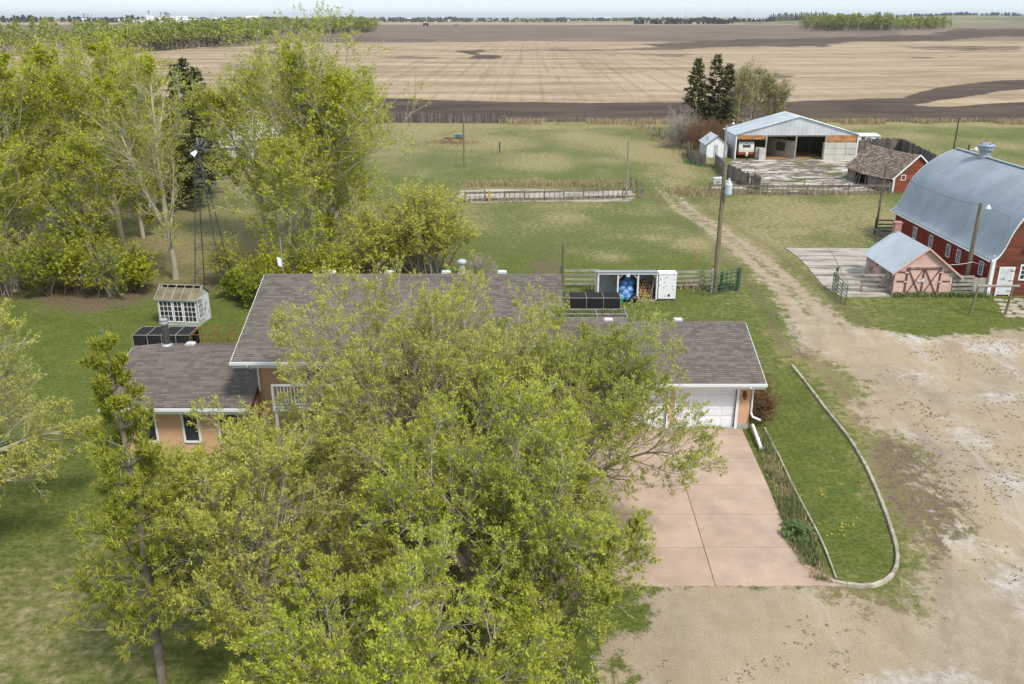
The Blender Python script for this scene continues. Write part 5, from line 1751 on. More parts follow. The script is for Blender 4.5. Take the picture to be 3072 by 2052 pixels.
post_line('wire fence with wooden posts running down from the field to the shrubs', [G(1024 + 1985 * .4363, 850 * .4363), G(1024 + 2130 * .4363, 905 * .4363), G(1024 + 2320 * .4363, 1005 * .4363), G(2090, 478)], 13, 1.25, 0.09, M['wood_grey'], 3)
post_line('wire fence with thin posts along the tilled field edge', [G(1024 + 1130 * .4363, 838 * .4363), G(1024 + 1985 * .4363, 840 * .4363)], 15, 1.2, 0.06, M['wood_dark'], 4)

# ------------------------------------------------------------------ poles
def pole(name, label, base, h, r0, r1, mat='wood_post', lean=(0, 0), cat='pole', stub=False):
    t = thing(name, label, cat, (base[0], base[1], 0))
    m = MB()
    m.tube([(0, 0, 0), (lean[0] * 0.5, lean[1] * 0.5, h / 2), (lean[0], lean[1], h)], [r0, (r0 + r1) / 2, r1], 10)
    m.build('pole', M[mat], t)
    return t
up = pole('utility_pole', 'tall wooden utility pole carrying a grey transformer beside the lane', (X(2143, 59.7), 59.7), 9.15, 0.19, 0.13)
m = MB()
m.tube([(0.3, -0.28, 7.05), (0.3, -0.28, 7.12), (0.3, -0.28, 7.75), (0.3, -0.28, 7.82), (0.3, -0.28, 7.86)], [0.2, 0.25, 0.25, 0.22, 0.1], 14)
tf = m.build('transformer', M['transf'], up)
m = MB(); m.tube([(0.3, -0.3, 7.86), (0.3, -0.3, 7.95), (0.3, -0.3, 8.05), (0.3, -0.3, 8.2)], [0.07, 0.1, 0.06, 0.05], 8); m.tube([(0.42, -0.3, 7.84), (0.42, -0.3, 7.98)], 0.035, 6)
m.build('bushing', M['white'], tf)
m = MB(); m.box(0.0, 0.3, -0.2, -0.05, 7.2, 7.28); m.box(0.0, 0.3, -0.2, -0.05, 7.6, 7.68)
m.build('bracket', M['alu'], tf)
m = MB(); m.tube([(0.55, -0.25, 7.7), (0.62, -0.2, 7.3), (0.5, -0.2, 6.9), (0.15, -0.15, 6.85), (0.1, -0.12, 6.0)], 0.018, 4, False); m.tube([(0.3, -0.28, 8.2), (0.15, -0.1, 8.6), (0.02, -0.02, 9.0)], 0.012, 4, False)
m.build('cable', M['wire'], up)
m = MB(); m.box(-0.3, -0.16, -0.1, 0.1, 0.0, 1.7)
m.build('cable_guard', M['alu'], up)
lp = pole('yard_pole', 'slim pole with a white yard lamp in front of the pole shed', (X(2168, 110), 110), 6.0, 0.12, 0.09, 'wood_pale')
m = MB(); m.tube([(0, 0, 5.75), (0.5, 0, 6.1), (0.75, 0, 6.2)], 0.03, 5)
ar = m.build('lamp_arm', M['alu'], lp)
m = MB(); m.tube([(0.8, 0, 6.35), (0.8, 0, 6.22), (0.8, 0, 6.1)], [0.06, 0.12, 0.2], 8)
m.build('lamp_head', M['white'], ar)
bp_base = (X(2893, 60.2), 60.2)
bp = pole('yard_pole', 'leaning greenish pole with a white lamp beside the barn', bp_base, 6.35, 0.17, 0.11, 'wood_post', (0.0, 0))
m = MB(); m.tube([(0, 0, 5.85), (0.28, -0.1, 6.05), (0.45, -0.12, 6.12)], 0.03, 5)
ar = m.build('lamp_arm', M['alu'], bp)
m = MB(); m.tube([(0.52, -0.12, 6.24), (0.52, -0.12, 6.12), (0.52, -0.12, 5.98)], [0.05, 0.12, 0.2], 8)
m.build('lamp_head', M['white'], ar)
# overhead cables from the barn pole
t = thing('overhead_cable', 'thin sagging cable crossing above the barn roof to the lamp pole', 'cable', (bp_base[0], bp_base[1], 0))
def sagline(a, b_, s, n=12):
    A, B = Vector(a), Vector(b_)
    return [tuple(A.lerp(B, i / n) - Vector((0, 0, s * 4 * (i / n) * (1 - i / n)))) for i in range(n + 1)]
m = MB(); m.tube(sagline((0, 0, 6.2), (X(2640, 80) - bp_base[0] - 0.0, 80.5 - bp_base[1], 5.6), 0.5), 0.014, 3, False)
m.build('cable', M['wire'], t)
t = thing('overhead_cable', 'thin cable running right from the barn pole lamp over the roof', 'cable', (bp_base[0], bp_base[1], 0))
m = MB(); m.tube(sagline((0.1, 0, 6.2), (7.5, -1.4, 4.4), 0.4), 0.014, 3, False)
m.build('cable', M['wire'], t)
t = thing('low_cable', 'pale cable strung low across the red barn wall', 'cable', (bp_base[0], bp_base[1], 0))
m = MB(); m.tube(sagline((-1.9, -0.6, 2.05), (0.12, -0.2, 2.15), 0.06) + sagline((0.12, -0.2, 2.15), (1.7, -1.2, 2.2), 0.12), 0.018, 4, False)
m.build('cable', M['whiteworn'], t)
pole('yard_pole', 'bare thin pole behind the corral gate near the old red shed', (X(2626, 78.3), 78.3), 6.1, 0.11, 0.08, 'wood_grey', (0.1, 0))
pole('pasture_pole', 'brown pole with a pale worn foot standing in the open pasture', (X(1393, 115), 115), 5.8, 0.13, 0.1, 'wood_post')
pole('pasture_pole', 'greenish pole standing in the pasture feed bunk fence', (X(1877, 94), 94), 6.3, 0.12, 0.09, 'wood_pale', (0.05, 0))
pole('fence_pole', 'tall pole at the end of the board fence behind the main roof', (X(1688, 60.6), 60.6), 3.35, 0.13, 0.1, 'wood_post')
pole('pasture_pole', 'short dark stub post alone in the middle of the pasture', (X(1499, 128), 128), 1.6, 0.1, 0.09, 'wood_dark')
pole('corner_pole', 'dark pole standing beyond the barn roof in the right pasture', (X(2857, 124), 124), 5.4, 0.11, 0.09, 'wood_dark')
t = thing('marker_stake', 'thin orange marker stake tilted in the grass behind the woodshed', 'stake', (X(2073, 66), 66, 0))
m = MB(); m.bar((0, 0, 0), (0.28, 0, 1.5), 0.07, 0.03); m.build('stake', M['orange'], t)
# yard hydrant box
t = thing('stock_waterer', 'small white stock waterer box behind the left end of the bunk fence', 'waterer', (X(2152, 103), 103, 0))
m = MB(); m.box(-0.45, 0.45, -0.3, 0.3, 0, 0.6); m.box(-0.5, 0.5, -0.35, 0.35, 0.6, 0.72); m.build('box', M['whiteworn'], t)
m = MB(); m.box(-0.3, 0.3, -0.32, -0.301, 0.12, 0.42); m.build('hatch', M['wood_pale'], t)

# ------------------------------------------------------------------ concrete pads
pad = thing('concrete_pad', None, None, (24, 66, 0)); pad['kind'] = 'structure'
def r6(x, y): return G(2048 + x * 0.4363, 684 + y * 0.4363)[:2]
padrows = [(140, 700, 1300), (195, 780, 1290), (262, 850, 1290), (330, 905, 1300), (400, 965, 1330), (478, 1090, 1460)]
for (v0, l0, r0), (v1, l1, r1) in zip(padrows, padrows[1:]):
    A, B, C_, D = r6(l0, v0), r6(r0, v0), r6(r1, v1), r6(l1, v1)
    for k in range(2):
        f0, f1 = k / 2, (k + 1) / 2
        lerp = lambda p, q, f: (p[0] + (q[0] - p[0]) * f, p[1] + (q[1] - p[1]) * f)
        q4 = [lerp(A, B, f0), lerp(D, C_, f0), lerp(D, C_, f1), lerp(A, B, f1)]
        cx_ = sum(p[0] for p in q4) / 4; cy_ = sum(p[1] for p in q4) / 4
        q4 = [(cx_ + (p[0] - cx_) * 0.985, cy_ + (p[1] - cy_) * 0.93) for p in q4]
        m = MB((-24, -66, 0)); m.prism(q4, -0.05, 0.06 + rnd.uniform(-0.015, 0.015)); m.build('slab', M['padslab'], pad)
def yard_concrete():
    g = NG('mucky_concrete')
    p = g.pos()
    n1 = g.noise(g.scale(p, (0.5, 0.75, 1)), 1.0, 9, 0.78)
    n2 = g.noise(g.scale(p, (0.12, 0.3, 1)), 1.0, 3)
    n3 = g.noise(p, 6, 4, 0.7)
    c = g.mix(g.ramp(n3, 0.3, 0.7), (0.47, 0.42, 0.35), (0.62, 0.57, 0.49))
    muck = g.mix(g.ramp(n3, 0.35, 0.65), (0.1, 0.075, 0.055), (0.2, 0.15, 0.11))
    f = g.math('ADD', g.math('MULTIPLY', n1, 0.75), g.math('MULTIPLY', n2, 0.25))
    c = g.mix(g.ramp(f, 0.44, 0.54), c, muck)
    gr = g.noise(g.scale(p, (0.16, 0.42, 1)), 1.0, 6, 0.65)
    c = g.mix(g.ramp(gr, 0.53, 0.6), c, g.mix(g.ramp(n3, 0.3, 0.7), (0.06, 0.085, 0.02), (0.14, 0.15, 0.045)))
    g.bsdf(c, 0.95, bump=n3, bstr=0.4, bdist=0.05, spec=0.15)
    return g.m
M['muck'] = yard_concrete()
def z2(x, y): return G(2040 + x * 0.2385, 320 + y * 0.2385)[:2]
def blob_sheet(name, pts, z, mat, seed, amp=0.5, n=6):
    q = random.Random(seed)
    out = []
    for i, p in enumerate(pts):
        b_ = pts[(i + 1) % len(pts)]
        for k in range(n):
            f = k / n
            out.append((p[0] + (b_[0] - p[0]) * f + q.uniform(-amp, amp), p[1] + (b_[1] - p[1]) * f + q.uniform(-amp, amp)))
    m = MB()
    m.add([(x, y, z) for x, y in out], [tuple(range(len(out)))])
    o = m.build(name, mat)
    tag(o, kind='structure')
    bm = bmesh.new(); bm.from_mesh(o.data); bmesh.ops.triangulate(bm, faces=bm.faces[:]); bmesh.ops.recalc_face_normals(bm, faces=bm.faces[:])
    if bm.faces[0].normal.z < 0: bmesh.ops.reverse_faces(bm, faces=bm.faces[:])
    bm.to_mesh(o.data); bm.free()
    return o
blob_sheet('cattle_yard', [z2(560, 1090), (z2(340, 1090)), z2(600, 700), z2(700, 665), z2(1450, 650), z2(2200, 650), z2(2150, 740), z2(2060, 900), z2(2340, 990), z2(2500, 1090), z2(1500, 1110)], 0.012, M['muck'], 3, 0.35)
blob_sheet('feed_strip', [P(1060, 436), P(1210, 432), P(1300, 437), P(1440, 434), P(1460, 447), P(1440, 462), P(1220, 462), P(1080, 466), P(1050, 450)], 0.012, M['padslab'], 4, 0.25)

# flagstones by the barn door
fl = thing('flagstone_path', None, None, (35, 55, 0)); fl['kind'] = 'structure'
for j in range(5):
    for i in range(4):
        p = g6(2170 + i * 75 + j * 22 + rnd.uniform(-10, 10), 500 + j * 27 + rnd.uniform(-5, 5))
        m = MB((-35, -55, 0))
        n = rnd.choice((5, 6, 7))
        rx, ry_ = rnd.uniform(0.34, 0.5), rnd.uniform(0.28, 0.42)
        poly = [(p[0] + rx * math.cos(6.283 * k / n + rnd.uniform(-.2, .2)), p[1] + ry_ * math.sin(6.283 * k / n + rnd.uniform(-.2, .2))) for k in range(n)]
        m.prism(poly, -0.02, 0.035 + rnd.uniform(0, 0.02)); m.build('flagstone', M['flag'], fl)

# ------------------------------------------------------------------ woodshed with blue bags and firewood
ws = thing('woodshed', 'open lean-to woodshed of three bays with a pale corrugated roof', 'shed', (5.9, 57.6, 0))
WW, WD = 4.15, 1.7
m = MB()
n = 60
vs = []
for i in range(n + 1):
    x = -0.08 + (WW + 0.16) * i / n
    h = 0.03 * (1 if i % 2 else -1)
    vs += [(x, -0.18, 2.12 + h), (x, WD + 0.1, 1.72 + h)]
m.add(vs, [(2 * i, 2 * i + 2, 2 * i + 3, 2 * i + 1) for i in range(n)])
m.build('roof', M['palesteel'], ws)
m = MB(); m.box(-0.05, WW + 0.05, -0.1, -0.02, 1.94, 2.05)
m.build('lintel', M['white'], ws)
for x in (0.0, 1.36, 2.74, WW - 0.1):
    m = MB(); m.box(x, x + 0.1, -0.05, 0.05, 0, 1.94); m.build('post', M['white'], ws)
m = MB(); m.box(0, WW, WD - 0.04, WD, 0, 1.68); m.box(0, 0.03, 0.06, WD - 0.04, 0, 1.7); m.box(WW - 0.03, WW, 0.06, WD - 0.04, 0, 1.7)
m.build('wall', M['whiteworn'], ws)
for x in (1.4, 2.77):
    m = MB(); m.box(x, x + 0.04, 0.06, WD - 0.05, 0, 1.68); m.build('divider', M['whiteworn'], ws)
m = MB()
m.bar((1.47, -0.03, 1.66), (1.72, -0.03, 1.93), 0.04, 0.08); m.bar((2.7, -0.03, 1.66), (2.45, -0.03, 1.93), 0.04, 0.08); m.bar((4.03, -0.03, 1.7), (3.8, -0.03, 1.93), 0.04, 0.08)
m.build('knee_brace', M['lumber'], ws)
m = MB(); m.box(1.95, 2.2, -0.13, -0.1, 1.78, 1.98); m.build('notice_board', M['whiteworn'], ws)
m = MB(); m.box(2.76, WW, -0.05, 0.05, 0.0, 0.1); m.build('sill', M['wood_pale'], ws)
q = random.Random(21)
bags = [(1.72, 0.25, 0.25, 'bottom left'), (2.15, 0.05, 0.27, 'front, bulging onto the grass'), (2.5, 0.35, 0.24, 'bottom right behind the black bag'), (1.8, 0.55, 0.72, 'second layer on the left'), (2.35, 0.5, 0.7, 'second layer on the right'), (1.95, 0.75, 1.12, 'third layer on the left'), (2.42, 0.85, 1.12, 'third layer on the right'), (2.15, 0.95, 1.45, 'topmost of the heap'), (2.0, 0.28, 0.5, 'in the middle of the heap front')]
for x, y, z, d in bags:
    m = MB(); m.ball((0, 0, 0), 0.36, 12, 8, (1.0, 0.85, 0.78), q, 0.12)
    o = m.build('blue_bag', M['bluebag'], None, True, (5.9 + x, 57.6 + y, z), (q.uniform(-.3, .3), q.uniform(-.3, .3), q.uniform(0, 6)))
    tag(o, f'stuffed blue plastic bag in the woodshed, {d}', 'bag', 'blue bags heaped in the middle bay of the woodshed')
m = MB(); m.ball((0, 0, 0), 0.33, 12, 8, (1, 0.85, 0.8), q, 0.12); m.tube([(0, 0, 0.22), (0, 0, 0.36)], [0.05, 0.1], 6)
tag(m.build('black_bag', M['blackbag'], None, True, (8.4, 57.45, 0.25)), 'black plastic bag at the foot of the blue bag heap', 'bag')
m = MB(); m.tube([(0, 0, 0), (0, 0, 0.3), (0, 0, 0.32)], [0.15, 0.2, 0.21], 12); 
tag(m.build('green_pail', M['greenpail'], None, False, (7.5, 57.3, 0)), 'green plastic pail standing before the blue bags', 'pail')
# firewood
lm = []
for k in range(3):
    m = MB()
    n = (6, 5, 7)[k]
    ring = [(0.1 * math.cos(6.283 * i / n) * q.uniform(.7, 1.1), 0.1 * math.sin(6.283 * i / n) * q.uniform(.7, 1.1)) for i in range(n)]
    m.prism_y(ring, 0, 0.42)
    m.mi = [1, 1] + [0] * n
    lm.append(m.mesh('firewood_log', [M['log'], M['logcut']]))
cnt = 0
for r in range(7):
    for c in range(6):
        if r > 4 and (c < r - 4 or c > 9 - r): continue
        o = link('firewood_log', lm[(r + c) % 3], None, (5.9 + 2.95 + c * 0.2 + q.uniform(-.03, .03) - (0.09 if r % 2 else 0), 57.9 + q.uniform(-.1, .1) + 0.1 * r, 0.12 + r * 0.17), (q.uniform(-.1, .1), q.uniform(0, 6), q.uniform(-.25, .25)))
        tag(o, 'split brown firewood log stacked in the right bay of the woodshed', 'log', 'firewood logs in the woodshed')
m = MB(); m.bar((3.75, 0.15, 0.05), (4.0, 0.3, 1.75), 0.04); m.build('leaning_pole', M['wood_pale'], ws)
m = MB(); m.bar((3.6, 0.0, 0.05), (3.95, 0.2, 1.6), 0.04); m.build('leaning_pole', M['wood_pale'], ws)
# white cabinet
cab = thing('white_cabinet', 'tall white metal cabinet spotted with black marks beside the woodshed', 'cabinet', (10.15, 57.7, 0))
m = MB(); m.box(0, 1.2, 0, 0.8, 0.14, 1.9); m.build('body', M['white'], cab)
m = MB(); m.box(-0.03, 1.23, -0.03, 0.83, 1.9, 1.96); m.build('lid', M['white'], cab)
m = MB(); m.box(0.04, 1.16, 0.03, 0.77, 0, 0.14); m.build('base', M['wood_dark'], cab)
for k, (x, z) in enumerate(((0.1, 1.52), (0.42, 1.63), (0.4, 1.3), (0.55, 1.68), (0.05, 1.1), (0.5, 1.02), (0.34, 0.93), (0.96, 1.03), (1.06, 1.5), (1.0, 0.8), (0.44, 0.33))):
    m = MB(); s = 0.035
    m.prism_y([(x - s * 1.6, z), (x - s * .3, z - s * .8), (x + s * 1.3, z - s * .3), (x + s * 1.5, z + s * .6), (x, z + s * .9)], -0.006, -0.002); m.build('black_mark', M['splotch'], cab)
m = MB(); m.prism_y([(0.64, 0.42), (0.7, 0.27), (0.8, 0.3), (0.82, 0.45), (0.73, 0.48)], -0.006, -0.002); m.build('black_mark', M['splotch'], cab)
t = thing('flat_stone', 'flat pale stone lying on the lawn behind the garage roof', 'stone', (X(1965, 54.5), 54.5, 0))
m = MB(); m.prism([(-0.25, 0.1), (0.0, -0.14), (0.22, -0.02), (0.05, 0.16), (-0.15, 0.2)], 0, 0.07); m.build('stone', M['flag'], t)

# garden cages behind the house on the right
gc = thing('shade_cage', 'dark shade cloth garden cage on a pale frame behind the main roof', 'cage', (3.1, 55.3, 0))
CWd, CDp, CH_ = 4.15, 1.4, 0.95
m = MB(); m.box(0.02, CWd - 0.02, 0.02, 0.035, 0.03, CH_ - 0.02); m.box(0.02, CWd - 0.02, CDp - 0.035, CDp - 0.02, 0.03, CH_ - 0.02); m.box(0.02, CWd - 0.02, 0.035, CDp - 0.035, CH_ - 0.03, CH_ - 0.018); m.box(0.02, 0.035, 0.035, CDp - 0.035, 0.03, CH_ - 0.03); m.box(CWd - 0.035, CWd - 0.02, 0.035, CDp - 0.035, 0.03, CH_ - 0.03)
m.build('shade_cloth', M['mesh'], gc)
for x in (0.0, 0.62, 0.72, 1.86, 3.0, CWd - 0.03):
    m = MB(); m.box(x, x + 0.03, -0.01, 0.02, 0, CH_); m.box(x, x + 0.03, -0.01, CDp + 0.01, CH_ - 0.018, CH_ + 0.012); m.build('hoop', M['palesteelbar'], gc)
m = MB(); m.box(0, CWd, -0.02, 0.019, CH_ - 0.02, CH_ + 0.014); m.build('front_bar', M['palesteelbar'], gc)
rb = thing('raised_bed', 'pale timber raised bed with green seedlings behind the main roof', 'garden bed', (3.1, 53.2, 0))
for x0, x1, y0, y1 in ((0, 4.4, 0, 0.06), (0, 4.4, 1.75, 1.81), (0, 0.06, 0.06, 1.75), (4.34, 4.4, 0.06, 1.75), (2.4, 2.46, 0.06, 1.75), (0.06, 2.4, 0.78, 0.84), (2.46, 4.34, 0.78, 0.84)):
    m = MB(); m.box(x0, x1, y0, y1, 0, 0.3); m.build('board', M['wood_pale'], rb)
m = MB(); m.box(0.06, 2.4, 0.06, 0.78, 0, 0.22); m.box(2.46, 4.34, 0.06, 0.78, 0, 0.22); m.box(0.06, 2.4, 0.84, 1.75, 0, 0.22); m.box(2.46, 4.34, 0.84, 1.75, 0, 0.22)
m.build('soil', pmat('garden_soil', (0.09, 0.065, 0.05), 0.95, 0.3, 6.0), rb)

# ------------------------------------------------------------------ frames behind the side wing, greenhouse
dc = thing('mesh_run', 'dark mesh covered run with thin pale bars behind the side wing', 'cage', (-22.05, 47.4, 0))
LX, DY, HZ = 3.35, 1.5, 1.2
m = MB(); m.box(0.02, LX - 0.02, 0.02, 0.035, 0.02, HZ - 0.02); m.box(0.02, LX - 0.02, DY - 0.035, DY - 0.02, 0.02, HZ - 0.02); m.box(0.02, LX - 0.02, 0.035, DY - 0.035, HZ - 0.035, HZ - 0.02); m.box(0.02, 0.035, 0.035, DY - 0.035, 0.02, HZ - 0.035)
m.build('netting', M['mesh'], dc)
for i in range(5):
    x = (LX - 0.03) * i / 4
    m = MB(); m.box(x, x + 0.03, -0.012, 0.018, 0, HZ); m.box(x, x + 0.03, 0.019, DY, HZ - 0.018, HZ + 0.012); m.build('bar', M['palesteelbar'], dc)
m = MB(); m.box(0, LX, -0.016, 0.016, HZ - 0.016, HZ + 0.016); m.box(0, LX, DY, DY + 0.03, HZ - 0.016, HZ + 0.016); m.build('long_bar', M['palesteelbar'], dc)
fr = thing('rusty_frame', 'rusty bare frame of an open pen running behind the main roof', 'frame', (-18.6, 47.4, 0))
LX = 6.2
for i in range(7):
    x = LX * i / 6
    m = MB(); m.bar((x, 0, 0), (x, 0, HZ), 0.035); m.bar((x, DY, 0), (x, DY, HZ), 0.035); m.bar((x, 0, HZ), (x, DY, HZ), 0.035); m.build('rib', M['rust'], fr)
for y in (0, DY):
    for z in (0.35, HZ + 0.02):
        m = MB(); m.bar((0, y + (0.03 if z < 1 else 0), z), (LX, y + (0.03 if z < 1 else 0), z), 0.035); m.build('long_bar', M['rust'], fr)
m = MB(); m.bar((0, 0.05, 0.1), (0.95, 0.1, 1.05), 0.035); m.bar((3.1, DY, 0.1), (4.1, DY, 1.1), 0.035); m.build('brace', M['rust'], fr)

gh = thing('greenhouse', 'small pale green greenhouse with white multi pane sash windows', 'greenhouse', (-22.55, 52.6, 0), R(-6))
GW, GD, ge, ga = 2.65, 1.75, 1.78, 2.42
m = MB()
m.box(0, GW, 0, 0.06, 0, 0.22); m.box(0, GW, 0, 0.06, 1.66, ge); m.box(0, 0.1, 0, 0.06, 0.22, 1.66); m.box(GW - 0.1, GW, 0, 0.06, 0.22, 1.66)
m.box(0.98, 1.05, 0, 0.06, 0.22, 1.66); m.box(1.64, 1.71, 0, 0.06, 0.22, 1.66)
m.box(0, GW, GD - 0.06, GD, 0, ge)
m.box(0, 0.05, 0.06, GD - 0.06, 0, ge)
m.box(GW - 0.05, GW, 0.06, GD - 0.06, 0, ge)
m.prism_x([(0.0, ge), (GD * 0.5, ga - 0.03), (GD, ge)], GW - 0.05, GW); m.prism_x([(0.0, ge), (GD * 0.5, ga - 0.03), (GD, ge)], 0, 0.05)
m.build('wall', M['sage'], gh)
def sash(parent, x0, x1, z0, z1, y, nx, nz, side=False):
    m = MB(); f = 0.05
    def bx(a, b_, c, d, e0=-0.03, e1=0.02):
        if side: m.box(GW - e1 + 0.015, GW - e0 + 0.0, a, b_, c, d)
        else: m.box(a, b_, y + e0, y + e1, c, d)
    bx(x0, x0 + f, z0, z1); bx(x1 - f, x1, z0, z1); bx(x0 + f, x1 - f, z0, z0 + f * 1.3); bx(x0 + f, x1 - f, z1 - f, z1)
    xs = [x0 + f + (x1 - x0 - 2 * f) * i / nx for i in range(nx + 1)]
    zs = [z0 + f * 1.3 + (z1 - z0 - 2.3 * f) * j / nz for j in range(nz + 1)]
    for i in range(1, nx): bx(xs[i] - 0.013, xs[i] + 0.013, zs[0], zs[-1], -0.025, 0.01)
    for j in range(1, nz): bx(xs[0], xs[-1], zs[j] - 0.013, zs[j] + 0.013, -0.022, 0.008)
    w = m.build('window', M['white'], parent)
    for i in range(nx):
        for j in range(nz):
            m = MB()
            a, b_, c, d = xs[i] + 0.005, xs[i + 1] - 0.005, zs[j] + 0.005, zs[j + 1] - 0.005
            if side: m.box(GW + 0.002, GW + 0.006, a, b_, c, d)
            else: m.box(a, b_, y - 0.004, y, c, d)
            m.build('pane', M['clearpane'], w)
sash(gh, 0.1, 0.98, 0.24, 1.66, 0.0, 3, 4)
sash(gh, 1.05, 1.64, 0.24, 1.66, 0.0, 2, 4)
sash(gh, 1.71, 2.55, 0.24, 1.66, 0.0, 3, 4)
sash(gh, 0.1, 0.75, 0.4, 1.75, 0.0, 3, 4, side=True)
m = MB(); m.box(GW, GW + 0.03, 0.85, 1.6, 0.05, 1.72); m.build('door', M['whiteworn'], gh)
m = MB(); m.box(GW + 0.03, GW + 0.07, 0.9, 0.97, 0.85, 0.97); m.build('door_handle', M['rubber'], gh)
rl_ = MB(); rl_.prism_x([(GD * 0.5, ga + 0.02), (GD + 0.1, ge - 0.03), (GD + 0.1, ge - 0.06), (GD * 0.5, ga - 0.01)], -0.1, GW + 0.1)
rl_.build('back_roof', M['oldpanel'], gh)
for i in range(5):
    x0, x1 = -0.1 + (GW + 0.2) * i / 5, -0.1 + (GW + 0.2) * (i + 1) / 5
    for j in range(2):
        f0, f1 = 0.0 + j * 0.42, 0.42 + j * 0.42
        y0, y1 = -0.12 + (GD * 0.5 + 0.12) * f0, -0.12 + (GD * 0.5 + 0.12) * f1
        z0, z1 = ge - 0.03 + (ga - ge + 0.03) * f0, ge - 0.03 + (ga - ge + 0.03) * f1
        m = MB(); m.hexa([(x0 + 0.015, y0, z0), (x1 - 0.015, y0, z0), (x1 - 0.015, y1, z1), (x0 + 0.015, y1, z1), (x0 + 0.015, y0, z0 + 0.015), (x1 - 0.015, y0, z0 + 0.015), (x1 - 0.015, y1, z1 + 0.015), (x0 + 0.015, y1, z1 + 0.015)])
        m.build('roof_panel', M['oldpanel'], gh)
for i in range(6):
    x = -0.1 + (GW + 0.2) * i / 5
    m = MB(); m.bar((x, -0.13, ge - 0.015), (x, GD * 0.5, ga + 0.02), 0.035, 0.05); m.build('rafter', M['lumber'] if 0 else M['wood_pale'], gh)
m = MB(); m.bar((-0.12, GD * 0.5 + 0.02, ga + 0.035), (GW + 0.12, GD * 0.5 + 0.02, ga + 0.035), 0.07, 0.03); m.bar((-0.12, -0.14, ge - 0.03), (GW + 0.12, -0.14, ge - 0.03), 0.03, 0.06); m.build('ridge_board', M['wood_pale'], gh)
m = MB(); m.box(0.02, GW - 0.06, 0.3, 0.34, 0.02, 0.85); m.build('staging', M['wood_dark'], gh)

# ------------------------------------------------------------------ windmill
wm = thing('windmill', 'old lattice steel windmill tower with a small grey wheel among the poplars', 'windmill', (-21.5, 60.2, 0))
WH = 9.8
bw_, tw = 1.05, 0.12
corner = [(-1, -1), (1, -1), (1, 1), (-1, 1)]
def wp(i, z):
    f = bw_ + (tw - bw_) * z / WH
    return (corner[i % 4][0] * f, corner[i % 4][1] * f, z)
for i in range(4):
    m = MB(); m.bar(wp(i, 0), wp(i, WH), 0.055); m.build('leg', M['windmill'], wm)
lv = [0.05, 1.5, 3.2, 4.8, 6.3, 7.6, 8.8]
for z in lv[1:]:
    m = MB()
    for i in range(4): m.bar(wp(i, z), wp(i + 1, z), 0.028)
    m.build('girt', M['windmill'], wm)
for za, zb in zip(lv, lv[1:]):
    m = MB()
    for i in range(4): m.bar(wp(i, za), wp(i + 1, zb), 0.011)
    m.build('cross_rod', M['windmill'], wm)
m = MB(); m.tube([(0, 0, WH - 0.4), (0, 0, WH + 0.35)], 0.06, 6); m.box(-0.14, 0.14, -0.14, 0.18, WH + 0.2, WH + 0.5)
m.build('gearbox', M['windmill'], wm)
m = MB(); m.box(-0.3, 0.35, -0.3, 0.3, WH - 1.95, WH - 1.9); m.build('platform', M['wood_dark'], wm)
ax = Vector((math.cos(R(-62)), math.sin(R(-62)), 0)) * 0.3   # the wheel is seen nearly edge on
axd = Vector((0.75, -0.66, 0)).normalized()
sd = Vector((-axd.y, axd.x, 0)); upv = Vector((0, 0, 1))
hub = axd * 0.3 + Vector((0, 0, WH + 0.35))
wh = MB(); wh.tube([tuple(hub - axd * 0.2), tuple(hub + axd * 0.08)], 0.07, 8)
whl = wh.build('hub', M['windmill'], wm)
nb = 9
for k in range(nb):
    if k in (3, 4, 6, 7): continue
    a0 = 2 * math.pi * k / nb + 0.3
    er = sd * math.cos(a0) + upv * math.sin(a0)
    et = sd * -math.sin(a0) + upv * math.cos(a0)
    tw_ = (et * math.cos(R(38)) + axd * math.sin(R(38)))
    m = MB()
    c0, c1 = hub + er * 0.28, hub + er * 0.7
    q4 = [c0 - tw_ * 0.08, c0 + tw_ * 0.08, c1 + tw_ * 0.19, c1 - tw_ * 0.19]
    t_ = er.cross(tw_).normalized() * 0.006
    m.hexa([tuple(p - t_) for p in q4] + [tuple(p + t_) for p in q4]); m.build('blade', M['millblade'], wm)
    m = MB(); m.bar(tuple(hub), tuple(c0), 0.025); m.build('spoke', M['windmill'], wm)
m = MB()
tl = -axd
tl = Vector((-0.25, 0.97, 0)); sd = Vector((0.97, 0.25, 0))
p0 = Vector((0, 0, WH + 0.38)); p1 = p0 + tl * 0.7
m.bar(tuple(p0), tuple(p1), 0.035)
m.hexa([tuple(p1 + Vector((0, 0, -0.16)) + sd * -0.006), tuple(p1 + tl * 0.5 + Vector((0, 0, -0.3)) + sd * -0.006), tuple(p1 + tl * 0.5 + Vector((0, 0, -0.3)) + sd * 0.006), tuple(p1 + Vector((0, 0, -0.16)) + sd * 0.006),
        tuple(p1 + Vector((0, 0, 0.16)) + sd * -0.006), tuple(p1 + tl * 0.5 + Vector((0, 0, 0.3)) + sd * -0.006), tuple(p1 + tl * 0.5 + Vector((0, 0, 0.3)) + sd * 0.006), tuple(p1 + Vector((0, 0, 0.16)) + sd * 0.006)])
m.build('tail_vane', M['millblade'], wm)
# brick-like stove box on a stump beside the tower
t = thing('burn_barrel', 'dark rusty box standing beside the windmill foot', 'box', (X(686, 63.5), 63.5, 0))
m = MB(); m.box(-0.4, 0.4, -0.3, 0.3, 0.0, 1.2); m.build('body', M['rust'], t)
m = MB(); m.box(-0.45, 0.45, -0.35, 0.35, 1.2, 1.28); m.build('lid', M['wood_grey'], t)

